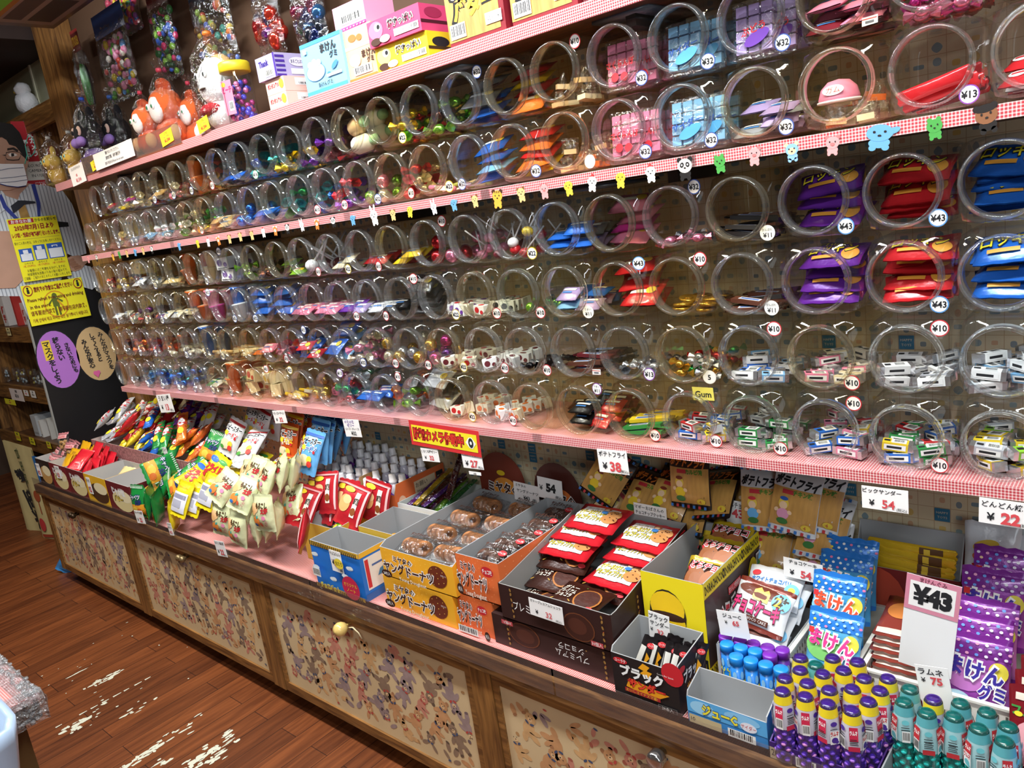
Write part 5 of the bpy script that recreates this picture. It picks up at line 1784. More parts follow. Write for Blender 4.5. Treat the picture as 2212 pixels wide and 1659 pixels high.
# chocolate-cake carton and packs
carton('cake_carton', 'white open carton with blue print holding chocolate cake packs', -0.622, -0.504, 1.145, 1.335, CTOP, 0.560, card('D8DEE2'), card('B4B8BA'),
       side=[('p', [(-0.5, -0.1), (0.1, 0.1), (0.5, 0.4), (0.5, 0.5), (-0.5, 0.2)], '8AB8D8'), ('e', 0.2, -0.15, 0.06, 0.12, 'D8B04A'), ('r', 0.05, -0.4, 0.3, -0.2, 'C87A3A')])
b = MB()
B = b.bag(0.112, 0.090, 0.024, foil('E8ECF0', 0.05), 0.1, 8, 10, crimp=foil('7A3026'))
b.draw(B, [('e', -0.05, 0.28, 0.40, 0.14, '6A3020'), ('e', 0.32, 0.20, 0.15, 0.2, '7AC0E8'), ('t', '2枚', 0.32, 0.20, 0.24, '3A2A10', {'w': 0.24, 'b': 2}), ('t', '2', 0.28, 0.20, 0.24, 'F0C83C', {'b': 1}), ('p', [(-0.16, 0.10), (-0.16, 0.30), (-0.08, 0.38), (0.0, 0.30), (0.06, 0.36), (0.12, 0.28), (0.12, 0.08)], 'F0D060'), ('t', 'チョコケーキ', -0.04, -0.08, 0.34, '5A1A2A', {'w': 0.84, 'b': 4}), ('t', 'チョコケーキ', -0.04, -0.08, 0.31, 'E83A7A', {'w': 0.82, 'b': 1.6}), ('r', -0.22, -0.36, 0.24, -0.26, '5A2A1A'), ('t', 'CHOCO CAKE', 0.01, -0.31, 0.08, WHT, {'w': 0.4})], 0.112, 0.090, 0.001)
KK = Kind(tag(b.build('cake_pack'), '', 'cake pack'))
KK.put((-0.575, 1.205, 0.560), (-0.72, 0.10, -0.10), 'white chocolate cake pack with pink lettering facing up')
b = MB()
B = b.bag(0.11, 0.085, 0.020, foil('E8ECF0', 0.05), 0.1, 7, 9)
b.draw(B, [('e', 0.0, -0.1, 0.40, 0.10, '6A3020'), ('t', 'ホワイトチョコバリ', -0.05, 0.1, 0.12, '3A78B8', {'w': 0.7, 'b': 2}), ('e', 0.34, -0.05, 0.12, 0.16, '6AB4E0'), ('e', 0.34, -0.05, 0.06, 0.07, 'E8C83C'), ('e', -0.34, 0.26, 0.08, 0.08, 'C8323C')], 0.11, 0.085, 0.0009)
KK2 = Kind(tag(b.build('cake_pack'), '', 'cake pack'))
for x, y, z, rx, rz, lab in ((-0.588, 1.155, 0.525, -1.15, 0.05, 'white cake pack lying lowest at the front of the cake carton'), (-0.565, 1.175, 0.548, -1.05, -0.02, 'white cake pack lying second from the front in the cake carton'), (-0.562, 1.260, 0.575, -1.0, -0.08, 'white cake pack leaning behind the pink-lettered pack'), (-0.566, 1.285, 0.590, -1.0, 0.03, 'white cake pack at the very back of the cake carton')):
    KK2.put((x, y, z), (rx, 0, rz), lab)


# white slotted baskets
def basket(x0, x1, y0, y1, h, label):
    W, D = x1 - x0, y1 - y0
    m = mat('E6E4DA', 0.4, coat=0.1)
    hole = mat('5A564E', 0.8)
    b = MB()
    for q in ((0, 0, 0, W, D, 0.002), (0, 0, 0, 0.003, D, h), (W - 0.003, 0, 0, W, D, h), (0, 0, 0, W, 0.003, h), (0, D - 0.003, 0, W, D, h)):
        b.box(*q, m)
    r = MB()
    for q in ((-0.003, -0.003, h, W + 0.003, 0.005, h + 0.004), (-0.003, D - 0.005, h, W + 0.003, D + 0.003, h + 0.004), (-0.003, 0.005, h, 0.005, D - 0.005, h + 0.004), (W - 0.005, 0.005, h, W + 0.003, D - 0.005, h + 0.004)):
        r.box(*q, m)
    for S, L in ((Flat((W, D / 2, h / 2), (0, 1, 0)), D), (Flat((0, D / 2, h / 2), (0, -1, 0)), D), (Flat((0.003, D / 2, h / 2), (0, 1, 0)), D), (Flat((W / 2, 0, h / 2)), W)):
        n = int(L / 0.012)
        S.n = S.x.cross(S.y)
        for i in range(n):
            for j in range(4):
                u, v = (i + 0.5) * L / n - L / 2, (j - 1.5) * h * 0.21
                b.draw(S, [('r', u - 0.0018, v - 0.004, u + 0.0018, v + 0.004, hole)], off=0.0002)
    t = thing('slotted_basket', label, 'basket', (x0, y0, CTOP + 0.0005))
    b.build('basket_body', t)
    r.build('rim', t)
    return t


basket(-0.499, -0.388, 1.155, 1.40, 0.078, 'white slotted plastic basket holding the blue gummy packs')
basket(-0.379, -0.281, 1.190, 1.38, 0.078, 'white slotted plastic basket holding the stacked red-brown packs')
basket(-0.272, -0.150, 1.185, 1.39, 0.078, 'white slotted plastic basket holding the purple gummy packs')


def gummy(base, band, blobs, tcol, tout, body2):
    b = MB()
    B = b.bag(0.094, 0.128, 0.018, foil(base, 0.1), 0.07, 8, 10, crimp=foil(band))
    it = [('r', -0.49, 0.24, 0.49, 0.43, foil(band)), ('e', -0.15, 0.0, 0.34, 0.2, body2), ('e', 0.32, 0.1, 0.14, 0.12, 'E8D84A')]
    rg = random.Random(8)
    for i in range(7):
        for j in range(3):
            it.append(('e', -0.42 + i * 0.14 + (0.05 if j % 2 else 0), 0.27 + j * 0.065, 0.028, 0.017, rg.choice(blobs)))
    it += [('t', 'まけん', 0.0, 0.08, 0.24, WHT, {'w': 0.86, 'b': 5, 'rot': -0.12}), ('t', 'まけん', 0.0, 0.08, 0.22, tcol, {'w': 0.83, 'b': 1.8, 'rot': -0.12}), ('t', 'グミ', 0.24, -0.16, 0.20, WHT, {'w': 0.42, 'b': 5}), ('t', 'グミ', 0.24, -0.16, 0.18, tcol, {'w': 0.4, 'b': 1.8}), ('e', -0.25, -0.3, 0.2, 0.1, 'A8C8D8'), ('r', -0.44, 0.15, -0.34, 0.23, REDP)]
    b.draw(B, it, 0.094, 0.128, 0.0008)
    return b


KG = Kind(tag(gummy('4AA0D8', '2A7AD0', ('E87AA8', 'F4F4F4', 'F0D84A', '9AD0F0'), 'E0502E', WHT, '8AC8E8').build('gummy_pack'), '', 'gummy pack'))
KG2 = Kind(tag(gummy('5AAAD8', '2A7AD0', ('E87AA8', 'F4F4F4', 'F0D84A', '9AD0F0'), 'D83A8A', WHT, '7AC06A').build('gummy_pack'), '', 'gummy pack'))
KP = Kind(tag(gummy('A04AB0', '7A2A8E', ('E8A0C8', '6A9AE8', 'F0C8A0', 'E8E0F0'), '3A2A9A', WHT, 'C87AC8').build('gummy_pack'), '', 'gummy pack'))
KP2 = Kind(tag(gummy('B86AB8', '7A2A8E', ('E8A0C8', '6A9AE8', 'F0C8A0', 'E8E0F0'), '1E7A4A', WHT, 'D8A0D0').build('gummy_pack'), '', 'gummy pack'))
for k, (px, py, y, lab) in enumerate(((1818, 1412, 1.19, 'blue gummy pack with pink lettering at the very front of its basket'),)):
    q = Y(px, py, y)
    KG2.put((q.x, y, CTOP + 0.03), (-0.42, 0, -0.02), lab)
for k, (y, z, lab) in enumerate(((1.255, 0.550, 'blue gummy pack with orange lettering, second in the basket'), (1.30, 0.572, 'blue gummy pack, third in the basket, only its dotted band showing'), (1.335, 0.585, 'blue gummy pack at the very back of the basket'))):
    KG.put((-0.443, y, z), (-0.34, 0, 0.02 * k), lab)
for k, (x, y, z, f, lab) in enumerate(((-0.215, 1.205, 0.520, KP, 'purple gummy pack with blue lettering at the front of its basket'), (-0.218, 1.235, 0.540, KP, 'purple gummy pack right behind the front one, dotted band showing'.replace('right behind', 'just behind')), (-0.214, 1.26, 0.555, KP2, 'purple gummy pack with green lettering in the middle of its basket'), (-0.208, 1.300, 0.590, KP, 'purple gummy pack fourth in the basket, leaning back'), (-0.195, 1.335, 0.615, KP, 'purple gummy pack at the very back, highest of the purple packs'))):
    f.put((x, y, z), (-0.32, 0, 0.03), lab)
b = MB()
B = b.bag(0.090, 0.115, 0.011, foil('8A3A30', 0.1), 0.06, 8, 10, back=foil('D8B8A8', 0.05))
b.draw(B, [('e', -0.15, 0.1, 0.25, 0.2, 'C87A3A'), ('e', 0.2, -0.1, 0.2, 0.15, '3A2A50'), ('r', -0.45, -0.44, 0.45, -0.34, 'E0C8B8')], 0.09, 0.115, 0.0008)
KR = Kind(tag(b.build('gummy_pack'), '', 'gummy pack'))
for k in range(9):
    KR.put((-0.331 + jit(0.004), 1.198 + 0.006 * k, CTOP + 0.022 + 0.0118 * k), (-PI / 2 + 0.14, jit(0.02), jit(0.03)), f'thin red-brown gummy pack, {(ORD + ["seventh", "eighth", "ninth"])[k]} from the bottom of its lying stack', 'red-brown gummy packs')
b = MB()
B = b.bag(0.088, 0.125, 0.012, foil('7A1620', 0.1), 0.07, 8, 10)
b.draw(B, [('r', -0.4, 0.34, 0.4, 0.42, 'D8C8B8'), ('t', 'フェラガム', -0.05, 0.22, 0.12, '3A8A3A', {'w': 0.8, 'b': 2}), ('e', 0.3, 0.3, 0.06, 0.04, 'E8D030'), ('e', -0.35, 0.18, 0.06, 0.03, 'E8D030'), ('e', -0.15, -0.05, 0.24, 0.17, mat('E0A0A8', 0.4)), ('e', -0.15, -0.05, 0.06, 0.04, '7A1620'), ('e', -0.15, -0.28, 0.24, 0.15, mat('D890A0', 0.4)), ('e', -0.15, -0.28, 0.06, 0.04, '7A1620'), ('e', 0.28, -0.12, 0.16, 0.14, 'C8283A')], 0.088, 0.125, 0.0008)
KE = Kind(tag(b.build('gum_pack'), '', 'gum pack'))
for k in range(8):
    KE.put((-0.118 + 0.0045 * k, 1.135 + 0.021 * k, CTOP + 0.02 + 0.013 * k), (-0.30, 0, 0.05), f'dark red ring gum pack, {(ORD + ["seventh", "eighth"])[k]} from the front of its upright row', 'dark red ring gum packs')
carton('gum_carton', 'dark red low carton under the ring gum packs', -0.165, -0.04, 1.16, 1.36, CTOP, 0.50, card('6A1620'), GREY) if False else None

# gold stick carton and sticks
carton('stick_carton', 'grey open carton of gold-wrapped chocolate sticks against the wallpaper', -0.452, -0.272, 1.405, 1.448, CTOP, 0.640, card('7A1E1E'), GREY, zb=0.715, front=[('t', '塩', 0.3, 0, 0.3, INK, {'b': 4}), ('e', -0.3, 0.1, 0.3, 0.4, 'B8442E')])
b = MB()
B = b.bag(0.022, 0.15, 0.010, foil('ECC22E', 0.35, 0.25), 0.08, 4, 9)
b.draw(B, [('r', -0.4, 0.1, 0.4, 0.36, '5A3A1A'), ('r', -0.3, 0.15, 0.3, 0.22, 'D8B83A')], 0.022, 0.15, 0.0007)
KW = Kind(tag(b.build('chocolate_stick'), '', 'chocolate stick'))
for k in range(9):
    KW.put((-0.436 + 0.0008 * k, 1.421, 0.598 + 0.0105 * k), (0.05, PI / 2 + jit(0.02), jit(0.03)), f'gold-wrapped chocolate stick, {(ORD + ["seventh", "eighth", "ninth"])[k]} from the bottom of its stack', 'gold-wrapped chocolate sticks')
# white grilled-cracker packs
b = MB()
B = b.bag(0.085, 0.125, 0.020, foil('E2E8EC', 0.05), 0.08, 8, 10)
b.draw(B, [('e', -0.10, 0.18, 0.24, 0.08, 'E8C83C', 0.3), ('e', 0.10, 0.05, 0.12, 0.07, 'E8A040'), ('e', -0.16, 0.0, 0.18, 0.07, 'E07A3A', -0.3), ('e', 0.14, 0.16, 0.07, 0.05, 'F0C8A0'), ('e', 0.22, -0.12, 0.16, 0.06, 'E8C83C', 0.6), ('t', 'どん', -0.1, -0.16, 0.16, REDP, {'w': 0.5, 'b': 2}), ('t', '焼', 0.22, -0.25, 0.2, REDP, {'b': 2}), ('t', 'どん', -0.2, -0.32, 0.16, REDP, {'w': 0.5, 'b': 2})], 0.085, 0.125, 0.0009)
KN2 = Kind(tag(b.build('cracker_pack'), '', 'cracker pack'))
for x, y, z, rx, rz, lab in ((-0.208, 1.345, 0.585, -0.30, 0.0, 'white cracker pack standing in front just behind the purple gummies'), (-0.225, 1.385, 0.625, -0.28, 0.05, 'white cracker pack behind the front one, only its head showing'), (-0.145, 1.335, 0.580, -0.30, -0.08, 'white cracker pack cut by the picture edge, front'), (-0.150, 1.375, 0.605, -0.28, 0.03, 'white cracker pack, middle of the second column'), (-0.185, 1.415, 0.620, -0.22, 0.0, 'white cracker pack at the back against the wallpaper')):
    KN2.put((x, y, z), (rx, 0, rz), lab, 'white cracker packs')

kin = lambda *names: [o for o in COL.objects if not o.parent and o.name.split('.')[0] in names]
relax(kin('tart_pack', 'cookie_pack'), (-1.056, 1.042, 0.556), (-0.781, 1.335, 0.9), 24, 0.7, 0.88)
relax(kin('pancake_pack'), (-0.762, 1.14, 0.49), (-0.638, 1.38, 0.9))
relax(kin('cake_pack'), (-0.622, 1.147, 0.486), (-0.504, 1.333, 0.9))
G_ = kin('gummy_pack')
relax([o for o in G_ if o.location.x < -0.40], (-0.497, 1.158, CTOP + 0.006), (-0.390, 1.398, 1), 20)
relax([o for o in G_ if -0.40 < o.location.x < -0.28], (-0.377, 1.193, CTOP + 0.006), (-0.283, 1.36, 1), 20)
relax([o for o in G_ if o.location.x > -0.28], (-0.268, 1.189, CTOP + 0.006), (-0.154, 1.386, 1), 20)
relax(kin('cracker_pack'), (-0.27, 1.392, CTOP), (-0.08, 1.456, 1), 20, 0.6, 0.85)
# ------------------------------------------------------------------ potato-fry packs
def potato(base, head, txtc, cap, shirt, flav):
    b = MB()
    B = b.bag(0.094, 0.132, 0.024, foil(base, 0.1), 0.08, 8, 11)
    it = [('r', -0.49, 0.18, 0.49, 0.43, foil(head, 0.05)), ('r', -0.48, -0.42, 0.48, 0.18, mat('D8A458', 0.35, coat=0.3, noise=0.28, scale=22, stretch=(6, 1, 1.2))), ('t', 'ポテトフライ', 0.0, 0.27, 0.15, txtc, {'w': 0.9, 'b': 2.4, 'rot': -0.06, 'sh': 0.2}),
          ('r', -0.26, 0.09, -0.02, 0.155, 'C8323C'), ('t', flav, 0.16, 0.12, 0.08, '4A8A2A', {'w': 0.4, 'b': 2}), ('e', -0.20, -0.06, 0.11, 0.085, 'E8C84A'), ('e', -0.20, -0.09, 0.085, 0.06, 'F4D0A8'), ('e', -0.20, 0.015, 0.09, 0.03, cap), ('e', -0.19, -0.22, 0.13, 0.085, shirt), ('e', -0.34, -0.17, 0.05, 0.03, 'F4D0A8', 0.6), ('e', -0.05, -0.18, 0.05, 0.03, 'F4D0A8', -0.6), ('e', -0.19, -0.33, 0.12, 0.05, '3A7A3A'), ('e', 0.30, -0.36, 0.10, 0.05, 'E8C83C'), ('t', '4', 0.28, -0.36, 0.07, 'B8282E')]
    it += [('r', -0.49 + i * 0.14, y, -0.43 + i * 0.14, y + 0.05, ('3A7AC8', 'C83A40')[i % 2]) for i in range(7) for y in (-0.49, 0.44)]
    b.draw(B, it, 0.094, 0.132, 0.001)
    return Kind(tag(b.build('potato_snack_pack'), '', 'potato snack pack'))


PW = potato('E4E8EC', 'E6E8EA', INK, 'C8323C', '6AB4E8', 'チキン味')
PW2 = potato('E4E8EC', 'E6E8EA', INK, '2A5AB0', 'E8A0C0', 'チキン味')
PO = potato('241A18', '2A1812', 'E07A2A', '7A2A1A', 'F0D030', 'カルビ焼')


def pose(kind, px, py, y, rx, ry, rz, lab, grp=None, hh=0.06):
    q = Y(px, py, y)
    o = kind.put((0, 0, 0), (rx, ry, rz), lab, grp)
    c = Euler((rx, ry, rz)).to_matrix() @ Vector((0, 0, hh))
    o.location = q - c
    return o


for kd, px, py, y, rx, ry, rz, lab in (
        (PW, 1600, 1078, 1.405, -0.22, 0.10, 0.0, 'white potato snack pack behind the yellow pancake carton, leaning on the wallpaper'), (PW, 1652, 1085, 1.385, -0.24, -0.04, 0.05, 'white potato snack pack with red-capped figure, half behind the 43 yen card'),
        (PW2, 1722, 1100, 1.37, -0.25, 0.12, 0.0, 'white potato snack pack with blue-capped figure, upright and foremost'), (PW2, 1815, 1105, 1.385, -0.25, 0.16, 0.0, 'white potato snack pack beside the 54 yen big thunder card'),
        (PW, 1640, 1200, 1.345, -0.75, 0.02, 0.05, 'white potato snack pack lying below, its striped end beside the pancake carton'), (PW, 1715, 1195, 1.335, -0.75, -0.03, 0.0, 'white potato snack pack lying below behind the 54 yen cake card'),
        (PW2, 1790, 1200, 1.335, -0.75, 0.03, -0.04, 'white potato snack pack lying below just beside the gold stick carton'), (PW2, 1765, 1245, 1.30, -0.55, 0.0, 0.02, 'white potato snack pack standing lowest, just behind the blue gummies')):
    pose(kd, px, py, y, rx, ry, rz, lab)
for px, py, y, rx, ry, rz, lab in (
        (1495, 1062, 1.36, -0.15, -0.03, 0.0, 'orange-topped potato snack pack standing upright on the black-striped pile'), (1302, 1045, 1.37, -0.35, 0.55, 0.1, 'orange potato snack pack tilted behind the 38 yen card'),
        (1335, 1088, 1.375, -0.7, 0.9, 0.2, 'orange potato snack pack tumbled beside the header card'), (1400, 1078, 1.405, -0.8, 0.2, 0.0, 'dark striped potato snack pack at the back of the pile'),
        (1385, 1100, 1.375, -0.8, -0.3, 0.1, 'dark striped potato snack pack lying beside the cookie card'), (1448, 1092, 1.385, -0.8, 0.2, 0.0, 'dark striped potato snack pack lying under the upright one'),
        (1475, 1115, 1.355, -0.8, -0.1, -0.1, 'dark striped potato snack pack lying in front of the upright one'), (1540, 1100, 1.35, -0.9, -0.25, -0.1, 'dark striped potato snack pack sliding toward the pancake carton'), (1530, 1125, 1.355, -0.8, 0.1, 0.0, 'dark striped potato snack pack half behind the pancake carton')):
    pose(PO, px, py, y, rx, ry, rz, lab, None)
carton('snack_carton', 'low grey carton under the potato snack packs', -1.03, -0.50, 1.425, 1.452, CTOP, 0.56, card('8A8A88'), GREY) if False else None

# ------------------------------------------------------------------ jelly bottles, jelly sticks
jb = thing('jelly_bottle', '', 'jelly bottle')
b = MB()
b.lathe([(0.012, 0), (0.0168, 0.004), (0.0168, 0.05), (0.0150, 0.07), (0.0170, 0.085), (0.0135, 0.098), (0.008, 0.106)], mat('CFCBD8', 0.2, coat=0.4, noise=0.1, scale=40), 14)
for a in (-1.6, -0.3, 1.0, 2.4):
    S = Flat((0.0173 * math.sin(a), -0.0173 * math.cos(a), 0.055), (math.cos(a), math.sin(a), 0), (0, 0, 1))
    b.draw(S, [('e', -0.003, 0.022, 0.006, 0.006, '5A2080'), ('e', 0.004, 0.016, 0.006, 0.006, '7A3A9A'), ('e', -0.001, 0.008, 0.006, 0.007, '5A2080'), ('r', -0.007, -0.012, 0.007, -0.002, '6AB0E0'), ('r', -0.007, -0.026, 0.007, -0.016, '7A3A9A')])
b.build('bottle_body', jb)
b = MB()
b.lathe([(0.0085, 0.104), (0.0125, 0.106), (0.0125, 0.112), (0.0105, 0.114), (0.0098, 0.130), (0.0085, 0.132), (0, 0.132)], mat('F2F2F4', 0.35), 14)
b.build('cap', jb)
KJ = Kind(jb)
for x0_, nx_, ny_, skip, words in ((-2.058, 7, 5, (0, 6, 17, 23), 'gingham-fronted bin beside the blue ramen bags'), (-1.778, 4, 4, (3, 5, 10), 'orange carton beside the jelly sticks')):
    for k in range(nx_ * ny_):
        if k in skip:
            continue
        i, j = k % nx_, k // nx_
        y = 1.272 + j * 0.0375 + (0.004 if i % 2 else 0)
        KJ.put((x0_ + i * 0.0382 + jit(0.0012), y, 0.545 + 0.30 * (y - 1.25) + jit(0.004)), (jit(0.02), jit(0.02), jit(3)), 'white-capped grape jelly bottle standing in the ' + words, 'white-capped jelly bottles in the ' + words.split()[0])
carton('jelly_bin', 'gingham-papered bin packed with white-capped grape jelly bottles', -2.085, -1.800, 1.250, 1.448, CTOP, 0.63, GINGT, card('B8B0B0'), zf=0.610, zb=0.65, cat='bin')
carton('jelly_carton', 'kraft carton with orange printed side holding white-capped jelly bottles', -1.798, -1.632, 1.250, 1.448, CTOP, 0.690, card('D86A38'), KRAFT, zf=0.66,
       side=[('r', -0.12, 0.16, 0.30, 0.42, 'D8C0A0'), ('r', 0.32, 0.16, 0.46, 0.42, INK), ('t', '保冷', 0.39, 0.29, 0.14, 'D8C0A0', {'w': 0.12}), ('t', 'お願い', 0.02, 0.36, 0.07, INK), ('t', '冷やすともっとおいしく', 0.09, 0.26, 0.06, INK, {'w': 0.36}), ('e', -0.38, 0.20, 0.08, 0.12, 'E8B898'), ('e', -0.12, 0.02, 0.07, 0.13, 'D8C8A8'), ('e', 0.08, 0.06, 0.07, 0.15, 'D8C8A8'), ('r', -0.46, -0.1, -0.22, 0.0, 'E8D43A'), ('t', 'NEW', -0.34, -0.05, 0.09, INK, {'w': 0.2, 'b': 2})])
carton('jelly_carton', 'white low carton of long fruit jelly sticks behind the doughnuts', -1.628, -1.463, 1.252, 1.445, CTOP, 0.640, card('DADADA'), card('C8CCC8'))
b = MB()
b.bag(0.020, 0.165, 0.010, OC, 0.07, 4, 10)
KL = Kind(tag(b.build('jelly_stick'), '', 'jelly stick'))
for k, c in enumerate(('green', 'green', 'lime', 'maroon', 'lime', 'green', 'purple', 'yellow', 'maroon', 'purple')):
    KL.put((-1.600 + 0.021 * (k % 6) + jit(0.002), 1.268 + 0.006 * (k % 3), 0.618 + 0.014 * (k // 6)), (-1.30 + jit(0.06), jit(0.05), jit(0.15)), f'long {c} jelly stick lying in the white carton beside the orange one', f'{c} jelly sticks', ccol(c))
KL.put((-1.50, 1.33, 0.64), (-0.4, 0.3, 0.2), 'dark red jelly stick standing askew above the others in the white carton', None, ccol('maroon'))

# ------------------------------------------------------------------ bags at the far half
def printed(name, cat, w, h, t, base, items, crimp=None, metal=0.12, rim=0.09):
    b = MB()
    B = b.bag(w, h, t, foil(base, metal), rim, 8, 10, crimp=foil(crimp) if crimp else None)
    b.draw(B, items, w, h, 0.001)
    return Kind(tag(b.build(name), '', cat))


KCR = printed('corn_puff_bag', 'snack bag', 0.088, 0.108, 0.036, 'E4E8B8', [('e', -0.22, 0.16, 0.2, 0.14, 'F0C08A'), ('e', -0.30, 0.06, 0.14, 0.1, 'F0B87A'), ('t', 'もろこし', 0.12, 0.22, 0.16, '4A3010', {'w': 0.5, 'b': 3}), ('t', '太郎', 0.24, 0.08, 0.14, 'B8242A', {'w': 0.3, 'b': 3}), ('e', -0.18, -0.20, 0.17, 0.14, 'E8883A'), ('e', -0.24, -0.30, 0.09, 0.05, '3A78C0'), ('e', -0.10, -0.08, 0.07, 0.035, '4AA89A', 0.7), ('e', 0.20, -0.10, 0.08, 0.06, 'E88AB0'), ('e', 0.05, -0.28, 0.05, 0.06, 'D8583A'), ('t', 'でか', 0.26, -0.26, 0.09, 'C83A70', {'rot': 1.2})])
cream = [(482, 1115, 1.04, -0.1, 0.15, 0.25), (522, 1135, 1.035, -0.12, 0.12, 0.0), (556, 1128, 1.035, -0.05, 0.1, -0.75), (582, 1125, 1.05, -0.1, -0.05, -0.85), (598, 1115, 1.065, -0.12, -0.1, -0.7), (610, 1112, 1.045, -0.15, -0.07, 0.12),
         (492, 1052, 1.075, -0.75, 0.5, 0.1), (532, 1030, 1.12, -0.5, -0.15, 0.1), (570, 1022, 1.13, -0.5, 0.1, 0.0), (598, 1040, 1.10, -0.5, 0.05, -0.3), (630, 1018, 1.13, -0.4, 0.1, -0.5), (655, 1022, 1.14, -0.35, 0.05, -0.7), (560, 1072, 1.085, -0.6, 0.3, 0.2), (600, 1075, 1.09, -0.5, -0.2, 0.1), (525, 1085, 1.075, -0.7, 0.1, 0.15)]
cl = ['lying at the far end of the front row', 'second in the front row, facing out', 'third in the front row, turned sideways', 'fourth in the front row, turned sideways', 'fifth in the front row, mostly hidden', 'large at the near end of the front row', 'tilted on top beside the yellow bags', 'upright in the upper row beside the orange ramen', 'second in the upper row', 'in the middle of the heap, turned', 'second from the near end of the upper row', 'at the near end of the upper row by the jelly bottles', 'lying just above the front row', 'lying above the large near bag', 'half buried above the far front bags']
for (px, py, y, rx, ry, rz), l_ in zip(cream, cl):
    pose(KCR, px, py, y, rx, ry, rz, 'cream corn puff bag ' + l_, 'cream corn puff bags')
KGR = printed('cabbage_snack_bag', 'snack bag', 0.085, 0.120, 0.030, '1E8A3E', [('r', -0.48, -0.40, 0.48, -0.08, 'E8A02A'), ('e', -0.1, -0.26, 0.2, 0.12, 'F0C84A'), ('t', 'キャベツ', -0.05, 0.14, 0.18, '1A2A6A', {'w': 0.8, 'b': 4}), ('t', 'キャベツ', -0.05, 0.14, 0.16, WHT, {'w': 0.78, 'b': 0.5}), ('t', '太郎', 0.18, -0.02, 0.15, '1A2A6A', {'w': 0.4, 'b': 3}), ('e', 0.2, -0.3, 0.16, 0.1, 'D8702A')] + [('r', -0.46 + i * 0.09, 0.40, -0.42 + i * 0.09, 0.48, 'D8E8D8') for i in range(11)])
for (px, py, y, rx, ry, rz), l_ in zip([(288, 1078, 1.025, -0.12, -0.05, 0.15), (312, 1082, 1.03, -0.15, 0.1, -0.7), (332, 1090, 1.03, -0.12, 0.1, -0.8), (345, 1068, 1.07, -0.6, 0.3, -0.5), (365, 1050, 1.10, -0.8, 0.5, -0.3), (348, 1022, 1.12, -1.2, 1.3, 0.2), (400, 1040, 1.11, -0.9, 0.6, -0.4), (385, 1020, 1.15, -1.1, 0.3, 0.2), (418, 1022, 1.15, -1.0, 0.9, 0.1), (448, 970, 1.22, -0.6, 0.3, 0.2), (322, 1050, 1.07, -0.9, 0.9, 0.1)],
                                        ['facing out beside the potato cartons', 'second in front, turned sideways', 'third in front, turned sideways', 'lying on the lower heap', 'lying in the middle of the heap', 'lying flat at the top, back showing', 'tipped beside the yellow bags', 'near the top behind the flat one', 'tipped at the near end of the heap', 'standing highest above the yellow bags', 'lying at the far side of the heap']):
    pose(KGR, px, py, y, rx, ry, rz, 'green cabbage snack bag ' + l_, 'green cabbage snack bags')
KYL = printed('fried_potato_bag', 'snack bag', 0.085, 0.120, 0.026, 'EED822', [('e', -0.25, 0.3, 0.24, 0.08, '2A6AC8'), ('e', 0.2, 0.34, 0.22, 0.06, '3A9A3A'), ('t', 'フライド', 0.0, 0.08, 0.2, 'C8282E', {'w': 0.84, 'b': 4, 'rot': 0.15}), ('t', 'ポテト', 0.02, -0.12, 0.2, 'C8282E', {'w': 0.8, 'b': 4, 'rot': 0.15}), ('e', 0.0, -0.32, 0.3, 0.07, 'E8A83A')])
KYB = printed('fried_potato_bag', 'snack bag', 0.085, 0.120, 0.026, 'EED822', [('r', -0.42, -0.38, 0.42, 0.18, 'D8D8E4'), ('r', -0.36, 0.0, 0.36, 0.12, '8A8AA0'), ('r', -0.36, -0.25, 0.2, -0.04, 'A8A8B8'), ('t', 'フライドポテト', 0, 0.32, 0.07, 'B8282E', {'w': 0.6})])
for kd, (px, py, y, rx, ry, rz), l_ in ((KYL, (468, 1018, 1.14, -0.6, 0.5, 0.1), 'with red lettering tilted on top of the heap'), (KYL, (368, 1108, 1.025, -0.1, 0.05, -0.75), 'standing sideways at the front by the ledge'), (KYB, (398, 1078, 1.05, -0.5, 0.15, 0.1), 'showing its white back, far one of three'), (KYB, (425, 1068, 1.075, -0.55, 0.15, 0.1), 'showing its white back, middle one of three'), (KYB, (455, 1062, 1.09, -0.55, 0.2, 0.1), 'showing its white back, near one of three'), (KYL, (425, 1035, 1.12, -1.1, 0.8, 0.2), 'lying under the tilted one'), (KYL, (535, 985, 1.22, -1.2, 0.2, 0.1), 'lying just before the orange ramen bags')):
    pose(kd, px, py, y, rx, ry, rz, 'yellow fried potato bag ' + l_)
KRD = printed('shrimp_snack_bag', 'snack bag', 0.098, 0.125, 0.024, 'C02630', [('e', -0.22, 0.0, 0.22, 0.2, 'E8A868'), ('e', -0.15, 0.1, 0.16, 0.1, 'F0C088'), ('r', 0.10, -0.25, 0.26, 0.32, 'F0E8D8'), ('t', '無選別', 0.18, 0.12, 0.14, '2A1A10', {'w': 0.16, 'b': 2}), ('e', 0.18, -0.12, 0.09, 0.09, '8A4A1E'), ('r', -0.48, 0.40, 0.48, 0.44, 'E8A0A0'), ('r', 0.40, -0.4, 0.46, 0.4, 'F0C0C0'), ('e', -0.2, 0.33, 0.2, 0.06, 'F0D030')])
